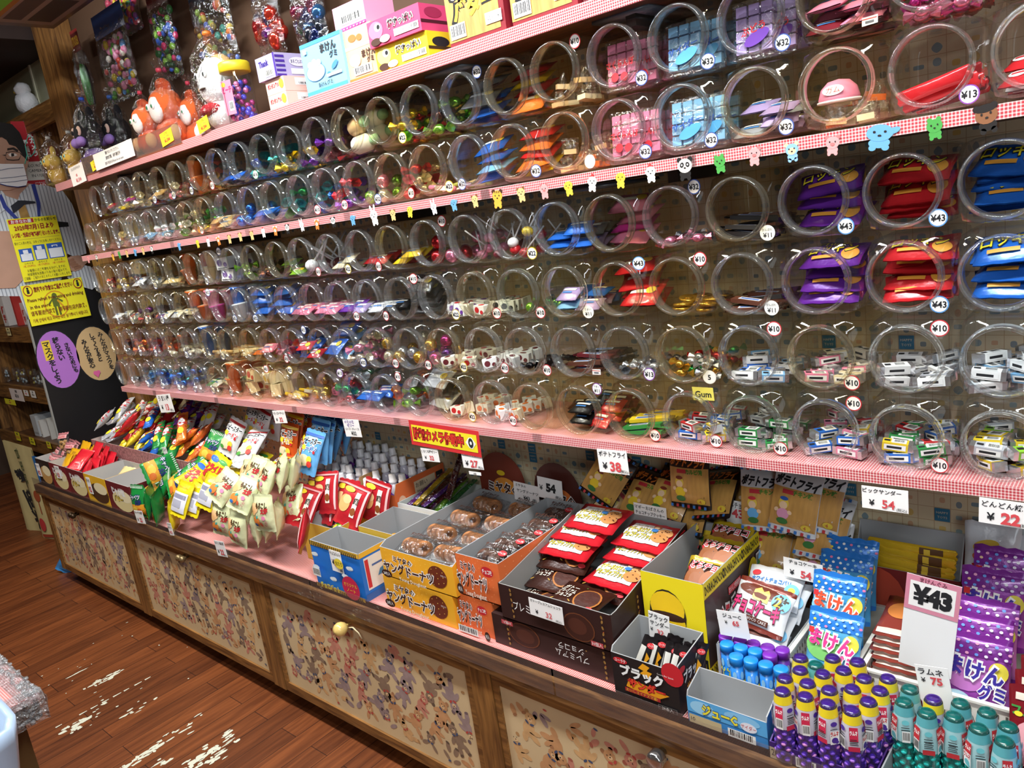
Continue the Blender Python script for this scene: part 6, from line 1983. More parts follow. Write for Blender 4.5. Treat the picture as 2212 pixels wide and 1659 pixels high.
for (px, py, y, rx, ry, rz), l_ in zip([(662, 1095, 1.15, -0.6, 0.2, 0.2), (705, 1085, 1.20, -0.5, 0.1, 0.1), (690, 1068, 1.225, -0.4, 0.1, 0.1), (745, 1082, 1.215, -0.4, 0.0, 0.0), (772, 1090, 1.20, -0.5, 0.25, 0.1), (815, 1082, 1.225, -0.2, 0.2, 0.1), (650, 1152, 1.045, -0.35, -0.45, -0.6), (728, 1062, 1.235, -0.4, -0.1, 0.2)],
                                        ['at the far end beside the cream bags', 'in the middle of the heap', 'lying at the back below the gingham bin', 'lying below the jelly bottle card', 'tipped beside the pink sweets carton', 'standing upright by the orange carton', 'slipped down onto the bare gingham', 'leaning behind the upright one']):
    pose(KRD, px, py, y, rx, ry, rz, 'red shrimp snack bag ' + l_)


def ramen(base, sub, top):
    return printed('ramen_snack_bag', 'ramen snack bag', 0.085, 0.135, 0.026, base, [('r', -0.49, 0.36, 0.49, 0.42, top), ('t', 'ベビースター', 0.0, 0.24, 0.16, WHT, {'w': 0.92, 'b': 5, 'rot': 0.08}), ('t', 'ベビースター', 0.0, 0.24, 0.145, INK, {'w': 0.9, 'b': 2, 'rot': 0.08}), ('t', sub, 0.05, 0.08, 0.15, WHT, {'w': 0.66, 'b': 5, 'rot': 0.08}), ('t', sub, 0.05, 0.08, 0.135, top, {'w': 0.64, 'b': 2, 'rot': 0.08}), ('e', -0.26, 0.08, 0.12, 0.06, 'F0D830'), ('e', -0.1, -0.2, 0.3, 0.13, 'E8D8B0'), ('e', 0.16, -0.16, 0.12, 0.08, 'F0C83C'), ('e', 0.2, -0.26, 0.12, 0.07, 'D83A30'), ('e', -0.25, -0.30, 0.12, 0.05, '4A9A3A'), ('e', 0.3, 0.02, 0.05, 0.035, 'C8282E')])


KBW, KBO, KBB = ramen('E2E2E4', 'ラーメン', 'C8282E'), ramen('C8521E', '焼そば', 'F0C020'), ramen('6AB0E8', 'ラーメン', '2A5AA8')
for kd, (px, py, y, rx, ry, rz), l_ in (
        (KBW, (502, 950, 1.24, -0.45, 0.35, 0.1), 'white ramen snack bag tilted foremost in the white group'), (KBW, (545, 912, 1.31, -0.3, 0.2, 0.05), 'white ramen snack bag standing highest in the white group'), (KBW, (562, 935, 1.28, -0.35, 0.25, -0.1), 'white ramen snack bag beside the orange ramen bags'), (KBW, (590, 905, 1.34, -0.3, 0.1, 0.0), 'white ramen snack bag behind the 32 yen ramen card'),
        (KBW, (522, 985, 1.21, -1.1, 0.1, 0.2), 'white ramen snack bag lying lower, showing its red edge'), (KBW, (500, 1005, 1.19, -1.2, 0.3, 0.1), 'white ramen snack bag lying lowest above the yellow bags'), (KBW, (555, 965, 1.24, -1.0, 0.0, 0.3), 'white ramen snack bag slumped beneath the tall white ones'),
        (KBO, (608, 965, 1.22, -0.25, 0.12, 0.05), 'orange ramen snack bag foremost in the orange group'), (KBO, (632, 940, 1.27, -0.25, 0.12, 0.0), 'orange ramen snack bag second in the orange group'), (KBO, (655, 915, 1.33, -0.3, 0.1, 0.0), 'orange ramen snack bag third, under the shelf'), (KBO, (600, 1010, 1.17, -1.2, 0.1, 0.1), 'orange ramen snack bag lying at the foot of the orange group'), (KBO, (648, 985, 1.22, -0.3, 0.1, -0.6), 'orange ramen snack bag turned sideways by the blue ones'), (KBO, (675, 895, 1.37, -0.4, 0.0, 0.0), 'orange ramen snack bag pushed deepest under the shelf'),
        (KBB, (682, 955, 1.24, -0.25, 0.12, 0.05), 'blue ramen snack bag tall at the far end of the blue group'), (KBB, (672, 985, 1.20, -0.45, 0.15, 0.05), 'blue ramen snack bag lowest in front of the tall blue one'), (KBB, (732, 960, 1.25, -0.25, 0.15, 0.0), 'blue ramen snack bag facing out in the middle of the blue group'), (KBB, (705, 935, 1.30, -0.3, 0.1, 0.1), 'blue ramen snack bag behind the middle blue one'), (KBB, (765, 950, 1.30, -0.35, 0.3, -0.4), 'blue ramen snack bag leaning at the near end behind the jelly card'), (KBB, (782, 930, 1.36, -0.35, 0.3, -0.4), 'blue ramen snack bag at the back leaning toward the wallpaper')):
    pose(kd, px, py, y, rx, ry, rz, lab=l_)

# paper-covered bin of long puffed-corn sticks
FLOR = mat('C8888A', 0.6, noise=0.9, scale=90)
carton('stick_bin', 'large floral-papered bin heaped with colourful puffed corn sticks', -3.62, -2.72, 1.185, 1.445, CTOP, 0.655, FLOR, card('C8B0A8'), cat='bin')
b = MB()
B = b.bag(0.038, 0.135, 0.026, mat('FFFFFF', 0.25, 0.25, 0.4, 0.35, 0, 60, True, name='stick_foil'), 0.09, 6, 10)
b.draw(B, [('e', 0.0, 0.1, 0.34, 0.14, WHT), ('t', 'うまい棒', 0, 0.1, 0.30, REDP, {'rot': PI / 2, 'w': 1.2, 'b': 2}), ('e', 0.0, -0.2, 0.3, 0.1, YEL), ('r', -0.3, 0.28, 0.3, 0.34, REDP)], 0.038, 0.135, 0.0009)
KU = Kind(tag(b.build('corn_stick'), '', 'corn stick'))
for c, pts, lo in (('silver', [(222, 918), (235, 925), (245, 908), (258, 915), (268, 900), (280, 908), (290, 893), (303, 900), (312, 888), (240, 935), (262, 930), (326, 893), (275, 922)], 0), ('red', [(262, 940), (280, 945), (295, 932), (310, 928), (330, 920), (345, 915), (360, 908), (380, 903), (395, 895)], 0),
                   ('blue', [(305, 955), (322, 948), (340, 940), (355, 930), (368, 925), (300, 965), (335, 958)], 1), ('green', [(335, 970), (355, 960), (375, 955), (395, 945), (412, 942), (345, 978), (385, 968)], 1), ('orange', [(380, 985), (395, 978), (412, 970), (428, 962), (440, 950), (402, 990), (425, 980)], 1), ('purple', [(400, 915), (415, 908), (430, 903), (445, 898), (405, 928), (425, 920)], 0), ('lime', [(335, 900), (350, 893), (365, 900)], 0), ('maroon', [(395, 882), (412, 885), (375, 890)], 0), ('white', [(445, 925), (458, 918), (468, 930), (440, 940), (478, 912), (455, 945)], 0), ('yellow', [(255, 955), (270, 958), (285, 962)], 1)):
    for i, (px, py) in enumerate(pts):
        q = on_slope(px, py, 1.20, 0.660, 0.42)
        y = min(q.y, 1.40)
        KU.put((q.x + jit(0.01), y - 0.05, 0.650 + (y - 1.20) * 0.42 - 0.01 * lo + jit(0.006)), (-1.15 + jit(0.25), jit(0.3), jit(0.85)), f'{c} puffed corn stick heaped in the floral bin', f'{c} corn sticks in the floral bin', ccol(c))
o = clone(KU.o, (-3.35, 1.36, 0.735), (-0.5, 0.6, 0.2), 'silver puffed corn stick standing up askew by the black standee board', None, ccol('silver'))

# opened potato cartons at the far front with sachets and bags of nuts
def jaga(x0, x1, label, c='6A1A22', img='E8D8A0', txt=True, zt=0.60):
    it = [('e', 0.1, -0.08, 0.42, 0.34, img), ('e', 0.2, 0.1, 0.3, 0.2, 'F4E8C0')]
    if txt:
        it += [('t', 'じゃが塩', 0, 0.22, 0.22, WHT, {'w': 0.8, 'b': 3}), ('t', 'バター', -0.05, -0.04, 0.2, INK, {'w': 0.7, 'b': 4}), ('t', 'バター', -0.05, -0.04, 0.18, 'E8C83C', {'w': 0.68, 'b': 1.5})]
    return carton('potato_carton', label, x0, x1, 1.016, 1.178, CTOP, zt, card(c), card('B8B4B0'), front=it)


jaga(-3.855, -3.69, 'open dark brown potato carton at the very end of the counter', '2A1A14', 'C89A5A', False)
jaga(-3.685, -3.50, 'dark red potato carton holding the yellow sachets', '7A1A20')
jaga(-3.495, -3.30, 'dark red potato carton holding the red sachets')
jaga(-3.295, -3.085, 'yellow-fronted carton holding a few pale sachets', 'E8B422', '4A2A14', False)
jaga(-3.08, -2.865, 'empty dark red potato carton beside the green bags')
b = MB()
b.bag(0.072, 0.105, 0.014, OF, 0.08, 6, 9)
KSY = Kind(tag(b.build('snack_sachet'), '', 'snack sachet'))
for c, x0, n, lab in (('yellow', -3.59, 14, 'yellow snack sachet in the upright rows'), ('red', -3.40, 16, 'bright red snack sachet in the upright rows')):
    for k in range(n):
        i, j = k % 2, k // 2
        KSY.put((x0 - 0.035 + i * 0.075 + jit(0.008), 1.045 + j * 0.0165, 0.522 + j * 0.006), (-0.55 + jit(0.12), jit(0.12), jit(0.25)), lab + ' of a potato carton', f'{c} snack sachets', ccol('gold') if False else (lin('F0B420') if c == 'yellow' else lin('E02838')))
for k, (x, y, z) in enumerate(((-3.17, 1.12, 0.50), (-3.20, 1.135, 0.52), (-3.14, 1.10, 0.495))):
    KSY.put((x, y, z), (-1.0, 0.1, jit(0.4)), f'pale yellow leftover sachet, {ORD[k]} of three in the yellow-fronted carton', None, lin('F0E0A0'))
KSY.put((-3.48, 1.05, 0.56), (-1.0, 0.2, 0.4), 'single red sachet lying on the rim between the red and yellow rows', None, lin('D82030'))
nb = thing('nut_bag', '', 'nut bag')
b = MB()
rg = random.Random(3)
for k in range(14):
    b.ball((rg.uniform(-0.026, 0.026), rg.uniform(-0.005, 0.005), 0.018 + rg.uniform(0, 0.05)), (0.0085, 0.0075, 0.0085), mat('C8985A', 0.6), 7, 5)
b.build('nut_filling', nb)['kind'] = 'stuff'
b = MB()
B = b.bag(0.075, 0.105, 0.024, FILM, 0.08, 7, 9, crimp=foil('D88A90'))
b.draw(B, [('r', -0.42, 0.24, 0.42, 0.40, 'E0A0A4'), ('t', 'ミックス', 0.0, 0.31, 0.1, 'B8282E', {'w': 0.7, 'b': 2})], 0.075, 0.105, 0.0008)
b.build('film_bag', nb)
KNB = Kind(nb)
for k in range(9):
    KNB.put((-3.80 + (k % 2) * 0.075 + jit(0.008), 1.05 + (k // 2) * 0.034, 0.505 + 0.018 * (k // 2)), (-0.35, jit(0.12), jit(0.3)), 'clear pink-topped bag of mixed nuts in the end carton', 'bags of mixed nuts')

kin = lambda *names: [o for o in COL.objects if not o.parent and o.name.split('.')[0] in names]
relax(kin('corn_stick'), (-3.612, 1.19, 0.50), (-2.728, 1.455, 1.0), 40, 0.75, 0.9)
S_ = kin('snack_sachet')
for a_, b_ in ((-3.682, -3.503), (-3.492, -3.303), (-3.292, -3.088)):
    relax([o for o in S_ if a_ - 0.004 < o.location.x <= b_ + 0.004], (a_, 1.02, CTOP + 0.004), (b_, 1.174, 0.9), 24, 0.6, 0.85)
relax(kin('nut_bag'), (-3.851, 1.02, CTOP + 0.004), (-3.694, 1.174, 0.9), 24, 0.6, 0.85)
relax(kin('corn_puff_bag', 'cabbage_snack_bag', 'fried_potato_bag', 'ramen_snack_bag'), (-2.855, 1.0, CTOP + 0.001), (-1.90, 1.455, 0.86), 40, 0.62, 0.85)
relax(kin('shrimp_snack_bag'), (-2.25, 1.0, CTOP + 0.001), (-1.6, 1.248, 0.9), 30, 0.62, 0.85)
relax(kin('potato_snack_pack'), (-1.06, 1.35, CTOP + 0.001), (-0.46, 1.456, 0.885), 40, 0.6, 0.85)
relax(kin('jelly_stick'), (-1.625, 1.256, CTOP + 0.004), (-1.466, 1.442, 0.9), 20)
relax(kin('mini_bag'), (-1.89, 1.112, CTOP + 0.004), (-1.742, 1.235, 0.9), 20)

# ------------------------------------------------------------------ price cards
YEN = lambda p, u=0.0, v=-0.2, h=0.42, bold=1.5: [('¥', h * 0.7, BK, u - 0.28, v, 1, 0.2), (p, h, RD, u + 0.08, v, bold, 0.55)]
TAX = [('(税込)', 0.14, BK, 0.36, -0.38, 0.3, 0.26)]
ye = DS - 0.003
place_tag(338, 850, 379, 893, ye, [('うまい棒', 0.3, BK, 0, 0.28)] + YEN('13') + TAX, 'white card for corn sticks at 13 yen hanging from the lowest shelf', -0.10)
place_tag(589, 885, 622, 916, ye, [('ベビースターラーメン', 0.24, BK, 0, 0.28)] + YEN('32'), 'white card for ramen snacks at 32 yen hanging from the lowest shelf', -0.10)
place_tag(741, 904, 783, 946, ye, [('のむのむ', 0.2, '5A2A9A', -0.1, 0.36), ('ゼリー', 0.2, '5A2A9A', -0.05, 0.16), ('(コーラ・グレープ)', 0.13, BK, 0, -0.04), ('¥32', 0.26, BK, 0.05, -0.28, 1)], 'white card for drinkable jelly at 32 yen, purple heading', -0.06)
a, c = Y(888, 921, ye), Y(1042, 978, ye)
tagcard('camera_sign', 'red and yellow sign warning of a security camera below the lowest shelf', [], 0.245, 0.066, ((a.x + c.x) / 2 - 0.004, ye - 0.002, (a.z + c.z) / 2 - 0.030), (0, 0.035, 0), base=paper('D0282C'), cat='sign')
sg = bpy.data.objects['camera_sign']
b = MB()
S = Flat((0, -0.0012, 0.033))
b.draw(S, [('r', -0.465, -0.34, 0.465, 0.34, 'F2E02A'), ('t', '防犯カメラ作動中', -0.08, 0.0, 0.42, '8A1418', {'w': 0.74, 'b': 4.5}), ('t', '防犯カメラ作動中', -0.08, 0.0, 0.40, 'D8302A', {'w': 0.72, 'b': 1.5}), ('p', [(0.31, 0), (0.36, 0.2), (0.40, 0.22), (0.45, 0.0), (0.40, -0.22), (0.36, -0.2)], WHT), ('e', 0.383, 0, 0.034, 0.19, INK), ('e', 0.383, 0, 0.014, 0.07, WHT)], 0.245, 0.066, 0)
sm = b.build('sign_lettering', sg)
place_tag(909, 966, 951, 1000, ye, [('くるくる棒ゼリー', 0.24, BK, 0, 0.26)] + YEN('32'), 'white card for twisty jelly sticks at 32 yen under the camera sign', -0.05)
place_tag(996, 972, 1046, 1016, ye, [('こんにゃくゼリー', 0.2, BK, 0, 0.3)] + YEN('27', h=0.5) + TAX, 'white card for konjac jelly at 27 yen under the camera sign', -0.03)
place_tag(1013, 1017, 1040, 1028, ye + 0.002, [('Jelly', 0.7, BK, 0, 0)], 'small white card reading Jelly below the 27 yen card', -0.03, extra=0.0)
place_tag(1290, 968, 1360, 1027, ye, [('ポテトフライ', 0.24, BK, 0, 0.3)] + YEN('38', h=0.5) + TAX, 'white card for potato fries at 38 yen hanging from the lowest shelf', -0.02)
place_tag(1861, 1048, 1963, 1110, ye, [('ビックサンダー', 0.2, BK, -0.06, 0.32)] + YEN('54', h=0.46, bold=1) + TAX, 'white card for big thunder at 54 yen hanging from the lowest shelf', 0.0)
place_tag(2114, 1074, 2235, 1145, ye, [('どんどん焼', 0.24, BK, -0.08, 0.28)] + YEN('22', h=0.54, bold=2) + TAX, 'white card for grilled crackers at 22 yen hanging from the lowest shelf', 0.02)
place_tag(1107, 1040, 1166, 1090, 1.392, [('ミヤタの', 0.16, BK, -0.2, 0.34), ('ヤングドーナツ', 0.18, BK, 0.05, 0.06), ('¥43', 0.24, BK, 0.0, -0.26, 1, 0.4), ('(税)', 0.16, BK, 0.32, -0.3)], 'white card for doughnuts at 43 yen before the brown header card', 0.06)
place_tag(1158, 1029, 1217, 1084, 1.388, [('¥', 0.3, BK, -0.36, 0.0), ('54', 0.46, BK, 0.04, 0.06, 3, 0.6), ('(税込)', 0.14, BK, 0.34, -0.32)], 'white card marked 54 yen between the two doughnut header cards', 0.06)
place_tag(1368, 1085, 1441, 1124, 1.345, [('マギーおばさんの', 0.3, BK, -0.02, 0.2), ('チョコチップクッキー', 0.3, BK, 0, -0.22)], 'white card naming choco chip cookies behind the cookie packs', 0.02)
place_tag(1565, 1078, 1617, 1180, 1.395, [('どらチョコ', 0.14, BK, 0, 0.40), ('¥', 0.16, BK, -0.34, 0.24), ('43', 0.24, RD, 0.06, 0.22, 1.5, 0.6)], 'tall white card for pancake sandwiches at 43 yen in the yellow carton', 0.03)
place_tag(1141, 1290, 1219, 1350, 1.030, [('ガトープレミアムショコラ', 0.16, BK, 0, 0.38)] + YEN('32', h=0.40, bold=0.6) + TAX, 'white card for chocolate tarts at 32 yen stuck on the brown carton', 0.02)
place_tag(1397, 1318, 1449, 1400, 1.108, [('ブラック', 0.16, BK, -0.02, 0.36), ('サンダー', 0.16, BK, 0.02, 0.16), ('¥', 0.14, BK, -0.36, -0.04), ('32', 0.2, RD, 0.06, -0.08, 1, 0.6)], 'white card for black thunder bars at 32 yen standing in the black carton', 0.05)
place_tag(1552, 1314, 1622, 1385, 1.125, [('ジューC', 0.18, BK, 0, 0.32), ('¥', 0.16, BK, -0.22, 0.06), ('65', 0.24, RD, 0.1, 0.06, 1.5, 0.5)], 'white card for soda tablets at 65 yen behind the purple caps', -0.10)
place_tag(1691, 1203, 1778, 1262, 1.30, [('チョコケーキ', 0.2, BK, 0, 0.34)] + YEN('54', h=0.46, bold=1.5) + TAX, 'white card for chocolate cake at 54 yen before the potato packs', 0.03)
place_tag(1990, 1433, 2064, 1540, 1.128, [('ラムネ', 0.16, BK, -0.04, 0.36), ('¥', 0.14, BK, -0.3, 0.16), ('75', 0.22, RD, 0.1, 0.16, 1.5, 0.5)], 'white card for soda candy at 75 yen standing behind the teal bottles', -0.14)
place_tag(710, 1186, 744, 1240, 1.010, [('チョコバット', 0.17, BK, 0, 0.36)] + YEN('32', v=-0.05, h=0.42) + TAX, 'white card for chocolate bats at 32 yen on the blue carton', 0.0)
a, c = Y(1934, 1202, 1.195), Y(2052, 1250, 1.195)
bd = thing('price_board', 'tall white board headed 43 yen in a pink frame above the red-brown packs', 'price board', ((a.x + c.x) / 2, 1.197, 0.585), (0, 0.10, 0))
b = MB()
wd = abs(c.x - a.x) * 1.0
S = Flat((0, 0, 0.0))
b.slab([(-wd / 2, 0), (wd / 2, 0), (wd / 2, 0.165), (-wd / 2, 0.165)], 0, 0.002, paper('F0F0F0'), S)
b.build('board', bd)
b = MB()
S = Flat((0, -0.0025, 0.135))
b.draw(S, [('r', -0.5, -0.5, 0.5, 0.5, paper('D88AA0')), ('r', -0.42, -0.38, 0.42, 0.34, paper('F4F2F0')), ('t', 'まけんぐみ', 0, 0.40, 0.14, '7A3A50', {'w': 0.5, 'b': 0.6}), ('t', '¥43', 0, -0.02, 0.58, INK, {'w': 0.74, 'b': 3})], wd, 0.062, 0)
b.build('price_header', bd)
yl = FY - 0.0150
place_tag(290, 1100, 316, 1134, yl, [('キャベツ太郎', 0.2, BK, 0, 0.34)] + YEN('22', h=0.4), 'white card for cabbage snacks at 22 yen taped on the ledge', -0.12)
place_tag(361, 1128, 377, 1158, yl, [('フライド', 0.2, BK, 0, 0.36), ('ポテト', 0.2, BK, 0, 0.12), ('¥22', 0.26, RD, 0, -0.24, 1)], 'narrow white card for fried potato at 22 yen taped on the ledge', -0.10)
place_tag(463, 1165, 493, 1206, yl, [('もろこし輪太郎', 0.17, BK, 0, 0.36)] + YEN('22', h=0.42) + TAX, 'white card at 22 yen taped on the ledge below the cream bags', -0.10)
for px0, py0, px1, py1, t_, p_, lab in ((76, 1000, 92, 1030, 'ナッツ', '32', 'white card at 32 yen on the dark brown end carton'), (116, 1005, 134, 1035, 'ミニチキン', '32', 'white card at 32 yen on the dark red carton of yellow sachets'), (185, 1030, 203, 1068, 'ポテトボン', '22', 'white card at 22 yen on the yellow-fronted carton')):
    place_tag(px0, py0, px1, py1, 1.013, [(t_, 0.22, BK, 0, 0.3)] + YEN(p_, h=0.4), lab, -0.05)
place_tag(352, 965, 372, 1010, 1.178, [('フルーツ', 0.18, BK, 0, 0.36), ('モンロー', 0.18, BK, 0, 0.12), ('¥54', 0.24, RD, 0, -0.14, 1)], 'white card at 54 yen standing before the floral bin', -0.12)

# ------------------------------------------------------------------ animal stickers along the middle shelf
AN = {'panda': ('F4F2E8', '1C1A1A'), 'pig': ('E8A0A0', 'D87878'), 'chick': ('F0D040', 'C89A2A'), 'rabbit': ('F6F4F4', 'E8B0B8'), 'tiger': ('F0B040', '4A2A14'), 'frog': ('4AA048', '2E7A36'), 'whale': ('6AA8D8', '4A86B8'), 'bear': ('E8C080', '8A5A30'), 'gorilla': ('8A5A3A', '1C1614'), 'fox': ('E8843A', 'F4E8D8'), 'sheep': ('8AB8E8', 'E8C8A0'), 'rooster': ('F2F0EC', 'D83A38'), 'worm': ('E8C84A', '8A3A2A')}
AM = {}


def animal(kind):
    if kind in AM:
        return AM[kind].copy()
    c1, c2 = AN[kind]
    b = MB()
    S = Flat((0, 0, 0))
    m1, m2, ink = card(c1), card(c2), card('241C1A')

    def el(u, v, ru, rv, m, z0=0, z1=0.0008, a=0):
        pts = []
        for k in range(16):
            t = 2 * PI * k / 16
            x, y = ru * math.cos(t), rv * math.sin(t)
            pts.append((u + x * math.cos(a) - y * math.sin(a), v + x * math.sin(a) + y * math.cos(a)))
        b.slab(pts, z0, z1, m, S)
    r = 0.0125
    body = m2 if kind in ('panda', 'gorilla') else m1
    el(0, -0.013, 0.010, 0.007, body)
    for sx in (-1, 1):
        el(sx * 0.006, -0.0195, 0.0035, 0.004, body)
    if kind == 'rabbit':
        for sx in (-1, 1):
            el(sx * 0.006, 0.015, 0.003, 0.009, m1, 0, 0.0008, -sx * 0.2)
            el(sx * 0.006, 0.015, 0.0015, 0.006, m2, 0.0008, 0.0010, -sx * 0.2)
    elif kind in ('panda', 'bear', 'gorilla', 'tiger', 'pig', 'fox', 'sheep'):
        for sx in (-1, 1):
            el(sx * 0.0095, 0.0095, 0.0042, 0.0042, m2)
    elif kind == 'frog':
        for sx in (-1, 1):
            el(sx * 0.007, 0.0105, 0.004, 0.004, m1)
    elif kind == 'rooster':
        el(0, 0.0125, 0.004, 0.005, m2)
    elif kind == 'whale':
        el(0.012, 0.002, 0.007, 0.004, m1, 0, 0.0008, 0.6)
    el(0, 0, r, 0.0112, m1, 0, 0.0010)
    if kind == 'gorilla':
        el(0, 0.008, r, 0.005, m2, 0.001, 0.0012)
    if kind in ('sheep', 'fox'):
        el(0, -0.003, 0.0075, 0.0065, m2, 0.001, 0.0012)
    for sx in (-1, 1):
        if kind == 'panda':
            el(sx * 0.005, 0.0015, 0.0034, 0.0042, m2, 0.001, 0.0013, sx * 0.4)
        el(sx * 0.005, 0.0015, 0.0013, 0.0015, card('FFFFFF') if kind == 'panda' else ink, 0.0013, 0.0015)
    if kind == 'pig':
        el(0, -0.003, 0.004, 0.003, m2, 0.001, 0.0014)
    else:
        el(0, -0.0035, 0.0018, 0.0013, ink if kind != 'chick' else card('E8842A'), 0.0012, 0.0015)
    if kind == 'tiger':
        for u in (-0.005, 0, 0.005):
            el(u, 0.008, 0.001, 0.0025, m2, 0.001, 0.0013)
    o = b.build('animal_sticker')
    AM[kind] = o
    return o


seen = {}
for kind, px, py in (('gorilla', 2131, 248), ('frog', 2019, 272), ('whale', 1901, 287), ('pig', 1799, 308), ('sheep', 1711, 323), ('pig', 1630, 332), ('frog', 1555, 349), ('panda', 1480, 358), ('rooster', 1406, 371), ('chick', 1341, 384), ('rooster', 1280, 392), ('chick', 1228, 402), ('pig', 1176, 409), ('bear', 1126, 416), ('tiger', 1075, 424), ('bear', 1026, 431), ('whale', 980, 439), ('rabbit', 937, 447), ('chick', 886, 454), ('bear', 849, 461), ('rabbit', 808, 465), ('whale', 762, 472), ('panda', 720, 477), ('fox', 685, 482), ('rabbit', 652, 486), ('panda', 621, 492), ('fox', 595, 496), ('rooster', 569, 500), ('bear', 544, 506), ('bear', 519, 509), ('bear', 496, 514), ('fox', 472, 518), ('rooster', 450, 521), ('chick', 427, 524), ('whale', 387, 530), ('panda', 328, 538), ('bear', 309, 540), ('whale', 292, 543), ('bear', 274, 546), ('frog', 258, 549), ('tiger', 244, 553), ('panda', 209, 556), ('pig', 191, 559)):
    q = Y(px, py, DS)
    o = animal(kind)
    if o.name not in COL.objects:
        COL.objects.link(o)
    o.location = (q.x, DS - 0.0005, q.z)
    o.rotation_euler = (0, jit(0.15), 0)
    big = 1.05 if (kind, px) in (('panda', 1480), ('whale', 1901), ('gorilla', 2131), ('rabbit', 808), ('tiger', 1075)) else 0.80 if px > 1100 else 0.72
    o.scale = (big * (1.4 if kind == 'whale' and px == 1901 else 1), 1, big)
    seen[kind] = seen.get(kind, 0) + 1
    nth = (ORD + ['seventh', 'eighth', 'ninth', 'tenth'])[seen[kind] - 1]
    tag(o, f'{kind} sticker on the middle shelf edge, {nth} {kind} counting from the gorilla end', 'sticker', 'animal stickers on the middle shelf edge')
# ================================================================== TOP SHELF: CARTONS, PLUSH TOYS
def tbox(name, label, pxl, pxr, py_bot_l, py_top_l, y, depth, z0, out, front=(), side=(), rz=0.0, py_top=None):
    a, c, t = Y(pxl, py_bot_l, y), Y(pxr, py_bot_l, y), Y(pxl, py_top_l, y)
    h = t.z - a.z
    return carton(name, label, a.x, c.x, y, y + depth, z0, z0 + h, card(out), front=front, side=side, closed=True, rz=rz)


zt = S1 + 0.002
mk = tbox('gummy_carton', 'tall pale blue gummy carton with darker bands on the top shelf', 666, 757, 205, 84, 1.235, 0.09, zt, '8CC6EC',
          front=[('r', -0.5, 0.43, 0.5, 0.5, '4AA0DC'), ('r', -0.5, -0.5, 0.5, -0.41, '4AA0DC'), ('t', 'まけん', 0.18, 0.30, 0.16, '26282E', {'w': 0.56, 'b': 2.5}), ('t', 'グミ', 0.28, 0.14, 0.12, '26282E', {'w': 0.3, 'b': 2}), ('e', -0.20, -0.08, 0.24, 0.17, '5A8AB8'), ('e', -0.20, -0.08, 0.225, 0.158, 'CDE6F6'), ('e', -0.31, 0.08, 0.06, 0.06, 'CDE6F6'), ('e', -0.20, 0.11, 0.06, 0.06, 'CDE6F6'), ('e', -0.09, 0.08, 0.06, 0.06, 'CDE6F6'), ('e', 0.28, -0.06, 0.09, 0.05, '4A90D0', 0.5), ('e', 0.12, -0.20, 0.05, 0.05, '4A90D0'), ('r', 0.06, -0.24, 0.42, -0.19, WHT), ('t', 'まけんグミ', 0.0, -0.34, 0.09, '26282E', {'w': 0.5, 'b': 1}), ('r', -0.42, 0.30, -0.34, 0.38, WHT)])
tbox('gummy_carton', 'pale orange gummy carton with barcode beside the pale blue one', 759, 822, 183, 62, 1.243, 0.09, zt, 'ECC49A',
     front=[('r', -0.5, 0.12, 0.5, 0.18, WHT), ('e', -0.2, 0.32, 0.14, 0.07, 'D87A3A'), ('e', 0.05, 0.3, 0.1, 0.06, 'D87A3A'), ('t', 'まけん', 0.30, -0.02, 0.14, '4A2A1A', {'w': 0.5, 'b': 2}), ('t', 'グミ', 0.32, -0.15, 0.1, '4A2A1A', {'b': 2}), ('e', -0.2, -0.1, 0.2, 0.12, 'F4DCB8'), ('bar', -0.3, -0.38, 0.34, -0.22), ('r', -0.5, -0.5, 0.5, -0.42, 'D8843A')])
SP = lambda c: [('e', -0.34, 0.10, 0.14, 0.34, c), ('e', -0.30, 0.2, 0.06, 0.16, WHT), ('e', -0.28, 0.2, 0.03, 0.09, INK), ('t', '超すっぱい', 0.14, 0.16, 0.30, WHT, {'w': 0.5, 'b': 4}), ('t', '超すっぱい', 0.14, 0.16, 0.27, '2A1A1A', {'w': 0.48, 'b': 1.5}), ('r', 0.0, -0.36, 0.46, -0.10, WHT), ('bar', 0.26, -0.34, 0.45, -0.12), ('t', 'すっぱいレモン', 0.12, -0.22, 0.10, INK, {'w': 0.2}), ('e', -0.36, -0.32, 0.1, 0.14, '4A2A1A'), ('e', -0.18, -0.3, 0.1, 0.14, 'F4EEE0')]
yb = tbox('sour_carton', 'long yellow sour candy carton resting on the top shelf edge', 818, 934, 156, 100, 1.232, 0.13, zt, 'EED62A', front=SP('F8F080'), side=[('e', -0.2, 0.1, 0.2, 0.2, INK), ('r', -0.5, -0.2, 0.5, -0.08, '3A2E14')])
q = Y(818, 100, 1.232)
zy = zt + (Y(818, 100, 1.232).z - Y(818, 156, 1.232).z)
pr = tbox('sour_carton', 'long pink-red sour candy carton on top of the yellow one', 797, 915, 86, 26, 1.224, 0.13, zy + 0.0005, 'D84A78', front=SP('F080A8'), side=[('r', -0.5, -0.2, 0.5, -0.08, '4A1424'), ('e', -0.2, 0.2, 0.2, 0.2, 'A02A50')])
q0 = Y(759, 62, 1.243)
tbox('candy_carton', 'pale pink carton with barcode on top of the orange carton', 722, 792, 48, -12, 1.246, 0.09, zt + (Y(759, 62, 1.243).z - Y(759, 183, 1.243).z) + 0.0006, 'E0A4C4', front=[('bar', -0.3, -0.26, 0.4, 0.1), ('r', -0.5, -0.5, 0.5, -0.36, 'B83A88')] + [('e', -0.44 + i * 0.11, -0.43, 0.03, 0.03, 'E8A0D0') for i in range(9)])
